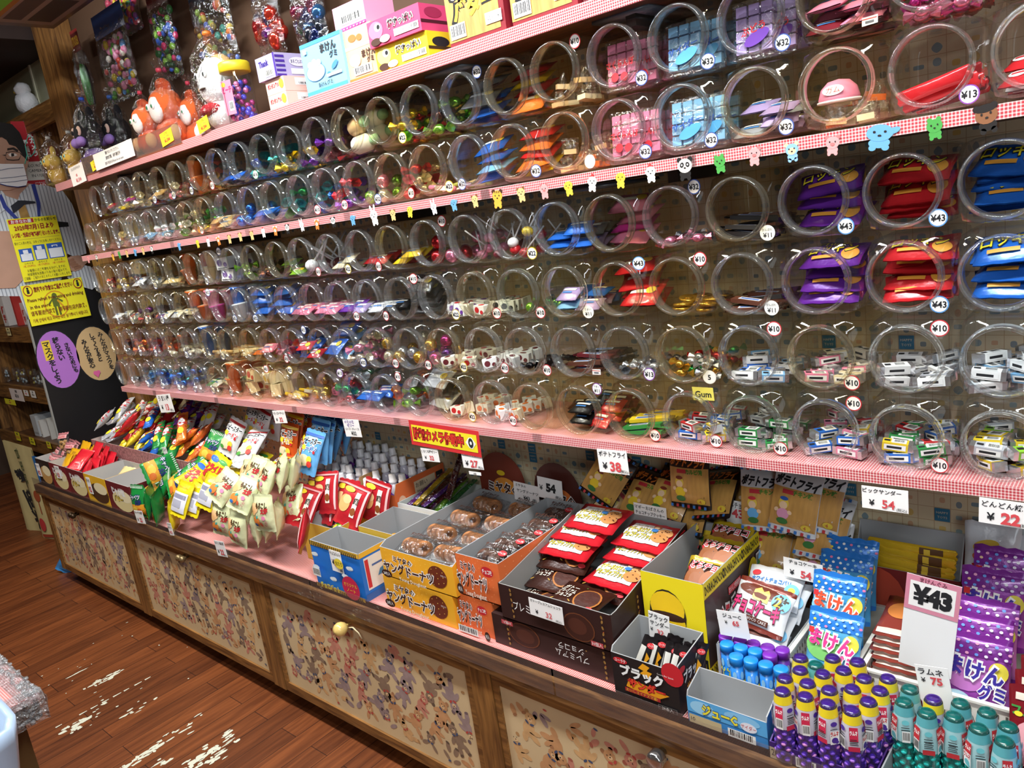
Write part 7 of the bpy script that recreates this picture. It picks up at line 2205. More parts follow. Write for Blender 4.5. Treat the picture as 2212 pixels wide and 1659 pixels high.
for z_, n_ in ((0, 'lower'), (1, 'upper')):
    h = 0.036
    carton('caramel_carton', f'{n_} salmon pink caramel carton below the lilac carton', Y(585, 240, 1.235).x, Y(626, 240, 1.235).x, 1.235, 1.345, zt + z_ * (h + 0.0006), zt + z_ * (h + 0.0006) + h, card('EDC4B4'), closed=True,
           front=[('t', 'ボンタンアメ', -0.1, 0.05, 0.34, 'C8283C', {'w': 0.6, 'b': 1.5}), ('e', 0.34, 0.06, 0.12, 0.32, 'F0C83C')], side=[('r', -0.2, -0.1, 0.4, 0.4, 'F4EEE8'), ('bar', -0.14, -0.08, 0.34, 0.12)])
carton('candy_carton', 'lilac and purple striped carton on the salmon caramel cartons', Y(560, 178, 1.228).x, Y(603, 178, 1.228).x, 1.228, 1.335, zt + 0.0738, zt + 0.131, card('B4AAD0'), closed=True,
       front=[('t', 'Thank', -0.1, 0.2, 0.3, '3A2A8A', {'w': 0.5, 'b': 2}), ('bar', -0.1, -0.4, 0.36, -0.1), ('r', 0.42, -0.5, 0.5, 0.5, '4A2A9A')], side=[('r', -0.5, -0.5 + k * 0.2, -0.24, -0.4 + k * 0.2, '4A2A9A') for k in range(5)] + [('e', 0.14, 0.14, 0.26, 0.2, 'E0DCF0'), ('t', 'まるごとぶどう', 0.14, 0.14, 0.16, '2A1A4A', {'w': 0.42, 'b': 1}), ('r', -0.1, -0.4, 0.4, -0.16, WHT)])
BUT = [('p', [(-0.5, -0.44), (0.42, -0.44), (0.42, 0.5), (-0.5, 0.5)], mat('D8AE62', 0.5, noise=0.5, scale=14, stretch=(8, 1, 1))), ('t', 'じゃが', -0.1, 0.34, 0.26, INK, {'w': 0.72, 'b': 5}), ('t', 'じゃが', -0.1, 0.34, 0.24, WHT, {'w': 0.7, 'b': 2}), ('t', 'バター', 0.0, 0.04, 0.34, INK, {'w': 0.86, 'b': 6, 'rot': 0.06}), ('t', 'バター', 0.0, 0.04, 0.30, 'F2CC3A', {'w': 0.8, 'b': 2.5, 'rot': 0.06}), ('e', 0.32, 0.16, 0.10, 0.09, 'F4E05A'), ('t', '4', 0.32, 0.16, 0.12, 'C8282E', {'b': 2}), ('bar', -0.46, -0.40, -0.18, -0.16), ('r', 0.18, -0.34, 0.46, -0.16, WHT), ('t', '22.10.08', 0.32, -0.25, 0.07, INK, {'w': 0.2})]
tbox('snack_carton', 'tall maroon carton of butter potato snacks in yellow lettering beside the sour cartons', 975, 1100, 106, -34, 1.226, 0.15, zt, '8A1E2A', front=BUT)
tbox('snack_carton', 'second maroon carton of butter potato snacks farther along the top shelf', 1110, 1255, 66, -80, 1.226, 0.15, zt, '8A1E2A', front=BUT)
tbox('snack_carton', 'dark maroon carton cut by the picture edge at the end of the top shelf', 1262, 1340, 20, -120, 1.226, 0.15, zt, '5A1420')

# clear tub of sweets
tb = thing('sweet_tub', 'clear round tub of pink sweets with yellow lid on the top shelf', 'tub', (Y(540, 262, 1.29).x, 1.275, zt))
b = MB()
b.lathe([(0.03, 0), (0.042, 0.004), (0.042, 0.125), (0.038, 0.135), (0.038, 0.14)], JARM, 20)
o = b.build('tub_body', tb)
o.color = TINT['b']
b = MB()
b.lathe([(0.041, 0.138), (0.043, 0.139), (0.043, 0.162), (0.04, 0.165), (0, 0.165)], mat('E8D22E', 0.4), 20)
b.build('lid', tb)
b = MB()
rg = random.Random(6)
for k in range(60):
    a, r = rg.uniform(0, 6.28), 0.036 * math.sqrt(rg.random())
    b.ball((r * math.cos(a), r * math.sin(a), rg.uniform(0.01, 0.115)), 0.008, foil(rg.choice(('4A4AC8', 'C84A90', '5A5AE0', 'D87AA8', '3A2A8A')), 0.3), 7, 5)
b.build('sweet_filling', tb)['kind'] = 'stuff'
b = MB()
for a in (-0.5, 0.2):
    S = Flat((0.0425 * math.sin(a), -0.0425 * math.cos(a), 0.07), (math.cos(a), math.sin(a), 0), (0, 0, 1))
    b.draw(S, [('r', -0.020, -0.045, 0.020, 0.045, 'E08AA0'), ('t', 'ピーチ', 0, 0.02, 0.018, 'C83A70', {'w': 0.036, 'b': 2}), ('bar', -0.002, -0.035, 0.015, -0.01), ('e', -0.01, 0.035, 0.008, 0.006, 'F0C83C')])
b.build('printed_label', tb)


def film_sack(mb, h, rx, ry, m=None, tie='3A6AD0'):
    """clear bag round a toy, gathered and tied at the top"""
    prof = [(0.55, 0.0), (0.92, 0.04), (0.98, 0.14), (1.0, 0.25), (0.98, 0.38), (0.98, 0.5), (0.9, 0.61), (0.8, 0.72), (0.63, 0.8), (0.45, 0.86), (0.14, 0.93), (0.10, 0.955), (0.30, 1.0), (0.42, 1.06)]
    n = 24
    rg = random.Random(9)
    vs, fs = [], []
    for j, (r, z) in enumerate(prof):
        for k in range(n):
            a = 2 * PI * k / n
            q = r * (1 + rg.uniform(-0.075, 0.075))
            vs.append((rx * q * math.cos(a), ry * q * math.sin(a), z * h * (1 + rg.uniform(-0.02, 0.02))))
    for j in range(len(prof) - 1):
        for k in range(n):
            a, b2, c, d = j * n + k, j * n + (k + 1) % n, (j + 1) * n + (k + 1) % n, (j + 1) * n + k
            fs += [(a, b2, c), (a, c, d)]
    mb.add(vs, fs, FILM, False)


def plush(label, px, py, y, h, rx, spec, tie):
    """spec: (part name, [(centre, radii, colour)...])"""
    q = Y(px, py, y)
    t = thing('plush_toy', label, 'plush toy', (q.x, y, zt))
    for nm, parts in spec:
        b = MB()
        for c, r, col in parts:
            b.ball(c, r, mat(col, 0.9, bump=0.3, scale=160), 14, 9)
        b.build(nm, t)
    b = MB()
    film_sack(b, h, rx, rx * 0.72)
    b.build('clear_bag', t)
    b = MB()
    b.lathe([(0.10 * rx * 1.25, -0.006), (0.10 * rx * 1.5, 0), (0.10 * rx * 1.25, 0.006)], mat(tie, 0.4), 10, Matrix.Translation((0, 0, h * 0.95)))
    b.build('tie', t)
    return t


def eyes(x, y, z, s, white, pupil='1A1A1E'):
    return [('eye', [((sx * x, y, z), (s, s * 0.4, s * 1.15), white)]) for sx in (-1, 1)] + [('pupil', [((sx * x * 0.92, y - s * 0.35, z - s * 0.1), (s * 0.45, s * 0.25, s * 0.6), pupil)]) for sx in (-1, 1)]


for (px, py, y, tie, w_) in ((206, 335, 1.29, '2A5AD8', 'with blue tie, nearer the notice'), (262, 315, 1.375, '3A6AC0', 'half behind its twin')):
    plush('bagged black plush animal with purple muzzle ' + w_, px, py, y, 0.285, 0.068, [('body', [((0, 0, 0.055), (0.05, 0.04, 0.045), '8A74B8')]), ('head', [((0, -0.005, 0.145), (0.062, 0.05, 0.058), '17161C')]), ('muzzle', [((-0.022, -0.048, 0.118), (0.028, 0.016, 0.018), '9A7ED0'), ((0.022, -0.048, 0.118), (0.028, 0.016, 0.018), '9A7ED0')])] +
          [('ear', [((sx * 0.036, 0, 0.205), (0.017, 0.014, 0.034), '17161C')]) for sx in (-1, 1)] + eyes(0.024, -0.047, 0.155, 0.015, 'E8C8B8') + [('paw', [((sx * 0.052, -0.02, 0.05), (0.018, 0.02, 0.022), '8A74B8')]) for sx in (-1, 1)], tie)
for (px, py, y, h, tie, w_) in ((325, 300, 1.29, 0.215, 'D83A50', 'lower, nearest the black ones'.replace('nearest', 'beside')), (372, 280, 1.335, 0.275, 'D8445A', 'tallest, with white face patch'), (425, 270, 1.39, 0.22, 'C83A50', 'behind, beside the white one')):
    k = h / 0.24
    plush('bagged orange plush animal, ' + w_, px, py, y, h, 0.058 * k, [('body', [((0, 0, 0.05 * k), (0.058 * k, 0.045 * k, 0.05 * k), 'E0602A')]), ('head', [((0, -0.004, 0.13 * k), (0.054 * k, 0.046 * k, 0.05 * k), 'E86A2E')]), ('face_patch', [((0.004, -0.036 * k, 0.12 * k), (0.032 * k, 0.016 * k, 0.038 * k), 'F2EEE8')]), ('tuft', [((0.0, 0, 0.185 * k), (0.022 * k, 0.02 * k, 0.022 * k), 'D8521E'), ((0.02 * k, 0, 0.18 * k), (0.014 * k, 0.014 * k, 0.018 * k), 'D8521E')])] + eyes(0.016 * k, -0.05 * k, 0.128 * k, 0.009 * k, 'F8F8F4', '2E7A4E') + [('paw', [((sx * 0.054 * k, -0.022, 0.05 * k), (0.016, 0.018, 0.024), 'F2EEE8')]) for sx in (-1, 1)], tie)
plush('large bagged white plush with tan back and red scarf, orange tie', 488, 268, 1.285, 0.285, 0.092, [('body', [((0, 0, 0.05), (0.058, 0.045, 0.05), 'F2F0EC')]), ('head', [((0.004, -0.006, 0.135), (0.066, 0.046, 0.07), 'F4F2EE')]), ('back_hood', [((-0.006, 0.022, 0.14), (0.072, 0.04, 0.078), 'D0A86A')]), ('scarf', [((-0.01, -0.028, 0.062), (0.05, 0.03, 0.02), 'B81E28')])] + eyes(0.024, -0.048, 0.155, 0.010, 'F8F8F4') + [('mouth', [((0.0, -0.051, 0.118), (0.018, 0.004, 0.003), '5A4A3A')]), ('cheek', [((-0.034, -0.040, 0.122), (0.007, 0.004, 0.006), 'E8B88A')])], 'E0762A')
for (px, py, y, w_) in ((128, 392, 1.25, 'at the very end of the top shelf'), (170, 375, 1.28, 'second from the end of the top shelf')):
    plush('bagged yellow hand puppet with brown mane ' + w_, px, py, y, 0.19, 0.062, [('body', [((0, 0, 0.04), (0.038, 0.034, 0.04), 'E0B84A')]), ('head', [((0.01, -0.012, 0.085), (0.040, 0.034, 0.032), 'EAC65A')]), ('mane', [((-0.014, 0.01, 0.115), (0.022, 0.02, 0.04), '7A3418'), ((-0.024, 0.008, 0.08), (0.02, 0.02, 0.03), '7A3418')]), ('ear', [((0.014, 0, 0.125), (0.012, 0.01, 0.022), 'EAC65A')])] + eyes(0.018, -0.042, 0.09, 0.007, 'A8D8D0') + [('nostril', [((0.024, -0.046, 0.074), (0.006, 0.003, 0.005), 'A87A2A')])], 'C8C4BC')

# acrylic lip along the plush end of the shelf, price labels
a, c = Y(205, 378, DS - 0.002), Y(455, 288, DS - 0.002)
b = MB()
b.box(-3.05, DS - 0.0035, S1 - 0.004, -2.30, DS - 0.001, S1 + 0.055, clear('amber_lip', 0.06, 0.5, 0.10, 0.0, 60, 0.1, False, (0.82, 0.62, 0.40, 1)))
tag(b.build('shelf_lip'), 'amber clear acrylic strip along the plush end of the top shelf', 'acrylic strip')
for px0, py0, px1, py1, lab in ((195, 348, 218, 362, 'small yellow 1,500 yen label beside the open-please notice'.replace('open-please', 'white'), ), (345, 287, 377, 306, 'yellow 1,500 yen label below the lower orange plush'), (425, 259, 455, 279, 'yellow 1,500 yen label below the white plush')):
    place_tag(px0, py0, px1, py1, DS - 0.005, [('ソフビ', 0.2, BK, 0, 0.32), ('ぬいぐるみ', 0.16, RD, 0, 0.08), ('¥1,500', 0.3, 'C8282E', 0.02, -0.2, 1.5)], lab, -0.12, base=paper('F2E626'))
place_tag(200, 333, 293, 338, DS - 0.008, [('開けないでください。', 0.2, BK, 0, 0.3, 0.3), ('請勿打開／请不要打开', 0.2, BK, 0, 0.0, 0.3), ('열지 마십시오/Please do not open', 0.18, BK, 0, -0.3, 0.3)], 'white notice asking not to open the bags, leaning at the black plush', -0.02, cat='notice', name='notice')
place_tag(148, 362, 188, 392, DS - 0.006, [('ハンドパペット', 0.17, BK, 0, 0.34), ('1個', 0.14, RD, -0.05, -0.02), ('¥1,500', 0.24, RD, 0.02, -0.28, 1)], 'white hand puppet price card hanging at the end of the top shelf', -0.05)


# toys hanging in header-card bags behind the plush
def toybag(label, px0, py0, px1, py1, y, top, bits, txt=None, tc='E8C83C', shape='ball'):
    a, c = Y(px0, py0, y), Y(px1, py1, y)
    w, h = c.x - a.x, a.z - c.z
    t = thing('toy_bag', label, 'bagged toy', ((a.x + c.x) / 2, y, c.z))
    b = MB()
    S = Flat((0, 0, 0))
    hh = h * (0.26 if bits else 1)
    b.slab([(-w / 2, h - hh), (w / 2, h - hh), (w / 2, h), (-w / 2, h)], 0, 0.001, card(top), S)
    if txt:
        b.draw(Flat((0, -0.001, h - hh / 2)), [('t', txt, 0, 0, 0.5, tc, {'w': 0.9, 'b': 2})], w, hh)
    b.build('header_card', t)
    f = MB()
    rg = random.Random(int(px0))
    n = int(w * h * 2600) if shape == 'ball' else 5 if shape == 'long' else 14
    for k in range(max(4, min(75, n))):
        x, z = rg.uniform(-w * 0.40, w * 0.40), rg.uniform(0.02, h - hh - 0.02)
        col = rg.choice(bits)
        if shape == 'ball':
            r = rg.uniform(0.008, 0.014)
            f.ball((x, rg.uniform(-0.008, 0.008), z), (r, r * 0.8, r * rg.uniform(0.8, 1.3)), mat(col, 0.35, coat=0.3), 8, 6)
        elif shape == 'big':
            f.ball((x, rg.uniform(-0.01, 0.01), z), (rg.uniform(0.018, 0.03), 0.018, rg.uniform(0.018, 0.03)), mat(col, 0.15, 0.7, 0.5), 12, 8)
        elif shape == 'long':
            f.ball((x * 0.7, rg.uniform(-0.01, 0.01), h * 0.32), (w * 0.13, 0.012, h * 0.26), mat(col, 0.4, coat=0.3), 9, 8)
    f.build('toy_filling', t)['kind'] = 'stuff'
    g = MB()
    g.bag(w * 1.04, h - hh * 0.6, 0.05, FILM, 0.05, 12, 22, random.Random(int(py1)), crk=0.22)
    g.sm = [False] * len(g.sm)
    g.build('clear_bag', t)
    return t


toybag('hanging bag of green toy reptiles under a red sticker header', 150, 70, 208, 235, 1.40, '7A1E1A', ('3E8A36', '4A9A40', '2A2A2A'), 'STICKER', 'D8A82A', 'long')
toybag('hanging bag of mixed tiny toys in pink, yellow and green', 196, 40, 305, 200, 1.385, '3A5A98', ('E87AA0', 'E8D03A', '6AB84A', 'D84A3A', '5A9AD8', 'F0A0C0', 'F0E8D8'))
toybag('second hanging bag of tiny toys, upper, under the dark ceiling edge', 215, -40, 310, 60, 1.42, '6A1E1A', ('D84A6A', '3A6AB8', 'E8C83A', '8A4AA8', '4A9A5A'))
toybag('hanging bag of dark green and blue toy plants', 308, -30, 398, 160, 1.395, '5A1E1A', ('1E4A2A', '2A6A34', '2A5AB8', '8AC83C', 'D83A70', '16301E'))
toybag('hanging bag of bouncy balls in orange, teal and yellow', 398, -40, 525, 150, 1.40, '1E2A3A', ('D87A3A', '3A8A7A', 'C8B04A', 'B84A3A', '4A6AB8', '8AA84A', '6A4A2A'))
toybag('hanging bag of large shiny red and purple foil hearts', 535, -40, 620, 110, 1.40, '3A1E2A', ('A81E24', '7A1E8A', '2A2A6A', 'C83A2A'), None, '', 'big')
toybag('hanging bag of large shiny dark blue and green foil hearts', 620, -40, 715, 100, 1.40, '1A1E2A', ('1E2A5A', '1E5A3A', '3A6A9A', '8A2A4A', '2A2E3A'), None, '', 'big')

# ================================================================== PRINTED STANDEE
SX = -3.90


def st(px, py):
    q = on_x(px, py, SX)
    return (q.y, q.z)


sd = thing('standee', 'life-size printed standee of a masked man in a pinstriped shirt behind yellow notices', 'standee', (SX, 0, 0))
SF = Flat((0, 0, 0), (0, 1, 0), (0, 0, 1))


def cut(name, pix, m, z0, z1, lab=None):
    b = MB()
    b.slab([st(*p) for p in pix], z0, z1, m, SF)
    o = b.build(name, sd)
    if lab:
        o['label'] = lab
    return o, b


BLK = mat('141416', 0.45, noise=0.3, scale=5)
pin = bpy.data.materials.new('pinstripe_print')
pin.use_nodes = True
n_, l_ = pin.node_tree.nodes, pin.node_tree.links
tc_, wv_, rp_ = n_.new('ShaderNodeTexCoord'), n_.new('ShaderNodeTexWave'), n_.new('ShaderNodeValToRGB')
wv_.bands_direction = 'Y'
wv_.inputs['Scale'].default_value = 22
wv_.inputs['Distortion'].default_value = 1.2
rp_.color_ramp.elements[0].color, rp_.color_ramp.elements[1].color = lin('8A9098'), lin('C8CDD2')
rp_.color_ramp.elements[0].position, rp_.color_ramp.elements[1].position = 0.05, 0.30
l_.new(tc_.outputs['Object'], wv_.inputs['Vector'])
l_.new(wv_.outputs['Fac'], rp_.inputs[0])
l_.new(rp_.outputs[0], n_['Principled BSDF'].inputs['Base Color'])
n_['Principled BSDF'].inputs['Roughness'].default_value = 0.4
SKIN = mat('B8907A', 0.45, noise=0.15, scale=14)
zf0 = st(100, 700)
# trousers and board edge down to the floor
e0, e1 = st(62, 690), st(240, 640)
b = MB()
b.slab([(st(125, 968)[0], 0.02), (st(262, 690)[0], 0.02), (st(262, 690)[0], st(232, 640)[1]), st(205, 622), st(150, 600), st(40, 610), st(60, 690)], 0, 0.012, BLK, SF)
b.build('board', sd)
b = MB()
b.slab([(st(125, 968)[0] - 0.006, 0.02), (st(125, 968)[0], 0.02), st(60, 690), (st(60, 690)[0] - 0.006, st(60, 690)[1])], 0, 0.013, paper('8A8A86'), SF)
b.build('board_edge', sd)
cut('shirt', [(-60, 425), (0, 414), (30, 408), (62, 398), (100, 402), (132, 412), (152, 440), (168, 480), (180, 520), (184, 548), (160, 556), (142, 548), (130, 600), (122, 690), (60, 690), (40, 640), (-60, 640)], pin, 0.012, 0.016)
cut('sleeve', [(150, 590), (172, 572), (192, 576), (206, 592), (210, 612), (196, 626), (168, 618), (142, 600)], pin, 0.013, 0.019)
cut('neck', [(0, 400), (50, 395), (62, 398), (40, 420), (36, 432), (10, 424), (0, 412)], SKIN, 0.016, 0.0175)
cut('collar', [(-60, 428), (0, 412), (10, 424), (36, 434), (18, 448), (-4, 462), (-60, 460)], pin, 0.0175, 0.019)
cut('collar', [(36, 434), (50, 410), (64, 400), (76, 418), (80, 432), (60, 438)], pin, 0.0175, 0.019)
cut('tie', [(34, 434), (48, 430), (52, 446), (66, 480), (44, 480), (36, 450)], mat('B08A4A', 0.5, noise=0.4, scale=40), 0.0175, 0.0185)
cut('placket', [(20, 446), (36, 434), (50, 434), (72, 436), (74, 440), (50, 443), (40, 452), (26, 462)], paper('22252E'), 0.0185, 0.0192)
cut('lanyard', [(64, 400), (72, 398), (84, 440), (84, 470), (78, 470), (76, 440)], paper('2A3A8A'), 0.0192, 0.0202)
cut('lanyard', [(-6, 425), (0, 420), (12, 446), (38, 474), (30, 476), (4, 450)], paper('2A3A8A'), 0.0192, 0.0202)
cut('name_plate', [(122, 479), (144, 481), (146, 490), (124, 492)], paper('16161A'), 0.016, 0.017)
cut('forearm', [(-60, 500), (18, 500), (24, 525), (40, 570), (46, 605), (30, 622), (-60, 626)], SKIN, 0.016, 0.02)
# hand on the hip: knuckled fist with the fingers drawn apart
cut('hand', [(138, 560), (150, 554), (166, 552), (180, 556), (186, 566), (178, 574), (172, 582), (158, 587), (144, 584), (138, 576)], SKIN, 0.017, 0.0215)
for k, (x, y) in enumerate(((142, 566), (146, 572), (151, 577), (157, 581))):
    cut('finger', [(x - 2, y - 3), (x + 12, y - 8), (x + 15, y - 5), (x + 14, y - 2), (x + 1, y + 2.5)], mat('9A6E56', 0.45), 0.0215, 0.0228)
cut('head', [(-50, 300), (0, 272), (22, 276), (38, 300), (49, 335), (53, 362), (52, 392), (44, 402), (20, 412), (-50, 414)], SKIN, 0.0175, 0.023)
cut('ear', [(50, 338), (56, 340), (58, 352), (54, 366), (51, 362)], SKIN, 0.0175, 0.025)
cut('hair', [(-50, 262), (-2, 266), (22, 271), (38, 288), (48, 312), (54, 338), (56, 350), (51, 346), (47, 338), (40, 330), (30, 318), (16, 314), (10, 304), (0, 298), (-50, 306)], mat('191614', 0.55, noise=0.4, scale=30), 0.023, 0.027)
cut('eyebrow', [(12, 322), (26, 320), (36, 326), (34, 330), (24, 325), (12, 327)], paper('2A1E18'), 0.023, 0.0236)
cut('eye', [(14, 335), (20, 332), (30, 334), (34, 337), (26, 340), (18, 340)], paper('E8E0D8'), 0.023, 0.0236)
cut('pupil', [(20, 333), (26, 333), (27, 339), (21, 340)], paper('1A1412'), 0.0236, 0.024)
cut('nose', [(-4, 336), (4, 338), (8, 352), (4, 357), (-6, 357)], mat('B48870', 0.45), 0.023, 0.027)
for q in ([(8, 342), (9, 331), (24, 328), (39, 331), (41, 338), (39, 331.5), (24, 329.4), (10, 332)], [(8, 341), (12, 346), (24, 347), (36, 346), (41, 337), (37, 347.5), (24, 348.8), (11, 347.5)], [(40, 332), (53, 344), (53, 346), (40, 334.5)], [(-12, 338), (8, 336), (8, 338), (-12, 340)]):
    cut('glasses_frame', q, paper('1E1A1A'), 0.0245, 0.0262)
mk, _ = cut('paper_mask', [(-40, 352), (0, 356), (46, 356), (50, 372), (55, 392), (52, 402), (34, 405), (6, 402), (-8, 396), (-40, 394)], paper('F0F0F2'), 0.027, 0.0284, 'white paper mask with drawn blue pleat lines')
b = MB()
for q in ([(-40, 372), (0, 369), (14, 366), (46, 364)], [(-40, 384), (0, 387), (22, 385), (52, 381)], [(-40, 395), (6, 396), (28, 394), (54, 390)]):
    b.tube([SF(*st(*p), 0.0286) for p in q], 0.0012, paper('33406A'), 5)
b.tube([SF(*st(*p), 0.0286) for p in ((-4, 399), (10, 403), (34, 406), (52, 403))], 0.002, paper('2A3A7A'), 5)
b.build('mask_line', sd)
b = MB()
b.tube([SF(*st(*p), 0.028) for p in ((49, 356), (54, 338), (50, 316), (56, 295), (66, 300), (72, 318), (70, 332), (62, 340), (54, 338))], 0.0018, mat('3AB8A0', 0.5), 6)
b.build('elastic_loop', sd)


def poster(name, label, cat, c4, off, base, items, sub=0.0012, oval=False):
    P4 = [st(*p) for p in c4]
    y0, y1 = (P4[0][0] + P4[3][0]) / 2, (P4[1][0] + P4[2][0]) / 2
    z1, z0 = (P4[0][1] + P4[1][1]) / 2, (P4[2][1] + P4[3][1]) / 2
    w, h = y1 - y0, z1 - z0
    b = MB()
    S = Flat((0, 0, 0), (0, 1, 0), (0, 0, 1))
    pts = [(-w / 2, -h / 2), (w / 2, -h / 2), (w / 2, h / 2), (-w / 2, h / 2)]
    if oval:
        pts = [(w / 2 * math.cos(2 * PI * k / 28), h / 2 * math.sin(2 * PI * k / 28)) for k in range(28)]
        b.slab([(u * 1.05, v * 1.04) for u, v in pts], 0, sub * 0.6, paper('17171A'), S)
    b.slab(pts, 0, sub, base, S)
    b.draw(S, items, w, h, sub + 0.0001)
    return tag(b.build(name, None, (SX + off, (y0 + y1) / 2, (z0 + z1) / 2)), label, cat)


YP = paper('F2E81E')
poster('notice_poster', 'upper yellow shopping-bag charge notice on the standee chest', 'poster', [(10, 480), (115, 462), (148, 594), (47, 612)], 0.031, YP,
       [('r', -0.48, 0.42, 0.02, 0.485, 'B8242A'), ('t', 'おきなわ屋', -0.23, 0.452, 0.055, WHT, {'w': 0.46, 'b': 1}), ('t', 'からのお知らせ', 0.26, 0.452, 0.055, INK, {'w': 0.44, 'b': 1}), ('t', '2020年7月1日より', 0.0, 0.35, 0.085, '9A2018', {'w': 0.8, 'b': 2}), ('t', 'レジ袋・紙袋が有料義務化いたします。', 0, 0.235, 0.07, 'A02018', {'w': 0.96, 'b': 2}), ('r', -0.46, 0.165, 0.46, 0.172, 'C8B83A'), ('t', '袋がご入用の方は、スタッフにお申し付けください。', 0, 0.11, 0.045, INK, {'w': 0.96}),
        ('r', -0.44, -0.18, -0.18, 0.02, '2A5AB0'), ('r', -0.42, -0.17, -0.20, -0.06, 'E8ECF0'), ('r', -0.14, -0.18, 0.10, 0.06, '2A5AB0'), ('r', -0.12, -0.17, 0.08, -0.02, 'E8ECF0'), ('r', 0.14, -0.18, 0.46, 0.06, '2A5AB0'), ('r', 0.16, -0.17, 0.44, -0.02, 'E8ECF0'), ('r', 0.24, 0.0, 0.36, 0.03, 'E8ECF0'), ('r', 0.26, 0.0, 0.34, 0.018, '2A5AB0'), ('r', -0.36, -0.06, -0.26, 0.0, 'E8ECF0'), ('r', -0.07, -0.02, 0.03, 0.04, 'E8ECF0'),
        ('t', '小サイズ', -0.31, -0.215, 0.03, INK, {'w': 0.2}), ('t', '中サイズ', -0.02, -0.215, 0.03, INK, {'w': 0.2}), ('t', '大サイズ', 0.3, -0.215, 0.03, INK, {'w': 0.2}), ('t', '1枚 3円(税込)', -0.31, -0.255, 0.03, 'C8282E', {'w': 0.24}), ('t', '1枚 5円(税込)', -0.02, -0.255, 0.03, 'C8282E', {'w': 0.24}), ('t', '1枚 10円(税込)', 0.3, -0.255, 0.03, 'C8282E', {'w': 0.26}),
        ('t', 'お客様にはご不便をおかけしますが、', 0.02, -0.33, 0.045, INK, {'w': 0.8}), ('t', '地球環境を改善のための取り組みです。', 0.02, -0.39, 0.045, INK, {'w': 0.84}), ('t', 'ご理解・ご協力のほどよろしくお願いいたします。', 0, -0.45, 0.045, INK, {'w': 0.96})])
poster('notice_poster', 'lower yellow no eating or drinking notice on the standee', 'poster', [(39, 618), (171, 600), (192, 683), (64, 704)], 0.026, YP,
       [('e', -0.02, -0.06, 0.20, 0.34, 'D89A1E'), ('e', -0.02, -0.06, 0.18, 0.305, 'F2E81E'), ('e', -0.02, 0.15, 0.042, 0.07, '5E6A22'), ('r', -0.075, -0.12, 0.03, 0.09, '5E6A22'), ('r', -0.065, -0.34, -0.03, -0.12, '5E6A22'), ('r', -0.01, -0.34, 0.025, -0.12, '5E6A22'), ('p', [(-0.15, -0.03), (-0.075, 0.08), (-0.075, 0.03), (-0.12, -0.05)], '5E6A22'), ('p', [(0.10, 0.0), (0.03, 0.08), (0.03, 0.03), (0.08, -0.04)], '5E6A22'), ('p', [(0.0, 0.02), (0.12, -0.28), (0.14, -0.25), (0.02, 0.05)], 'D89A1E'),
        ('e', -0.41, 0.36, 0.075, 0.13, 'A02A1E'), ('e', -0.41, 0.36, 0.062, 0.105, 'F2E81E'), ('e', -0.41, 0.42, 0.018, 0.03, INK), ('r', -0.43, 0.29, -0.39, 0.39, INK), ('e', 0.41, 0.36, 0.075, 0.13, 'A02A1E'), ('e', 0.41, 0.36, 0.062, 0.105, 'F2E81E'), ('e', 0.41, 0.42, 0.018, 0.03, INK), ('r', 0.39, 0.29, 0.43, 0.39, INK),
        ('t', '店内での飲食はご遠慮ください', 0.0, 0.37, 0.12, '8A2018', {'w': 0.64, 'b': 1.5}), ('t', 'Please refrain from eating and drinking', 0.0, 0.13, 0.10, '6A2A18', {'w': 0.92, 'b': 1}), ('t', 'in the store.', -0.28, -0.04, 0.10, '6A2A18', {'w': 0.34, 'b': 1}), ('t', '请不要进行饮食。請不要在店内飲食。', 0.0, -0.20, 0.11, '8A4A18', {'w': 0.92, 'b': 0.6}), ('t', '가게 안에서 먹고 마시는 것은 삼가주시기 바랍니다.', 0, -0.38, 0.09, '8A3A18', {'w': 0.92, 'b': 0.6})])
VP = lambda s, u, v, h, m=INK: [('t', ch, u + 0.01 * i, v - i * h * 1.02, h, m, {'b': 1.4}) for i, ch in enumerate(s)]
poster('speech_bubble', 'purple oval hand-lettered mask reminder on the standee', 'poster', [(62, 725), (150, 706), (184, 826), (98, 848)], 0.0135, paper('B070C8'),
       [('r', -0.30, 0.02, -0.10, 0.36, 'E8C83A')] + VP('マスクをしよう', -0.20, 0.29, 0.105) + VP('移らない', 0.05, 0.33, 0.10) + VP('さないためにも', 0.27, 0.22, 0.075), 0.0012, True)
poster('speech_bubble', 'tan oval hand-lettered bubble with a pink heart on the standee', 'poster', [(146, 714), (230, 700), (262, 812), (182, 828)], 0.0135, paper('C8A878'),
       VP('みんながマスクを', 0.22, 0.33, 0.088) + VP('してくれると', 0.0, 0.34, 0.088) + VP('みんなが安心', -0.24, 0.26, 0.088) + [('e', -0.16, -0.34, 0.055, 0.04, 'D8609A', 0.5), ('e', -0.09, -0.34, 0.055, 0.04, 'D8609A', -0.5), ('p', [(-0.20, -0.36), (-0.05, -0.36), (-0.12, -0.43)], 'D8609A')], 0.0012, True)

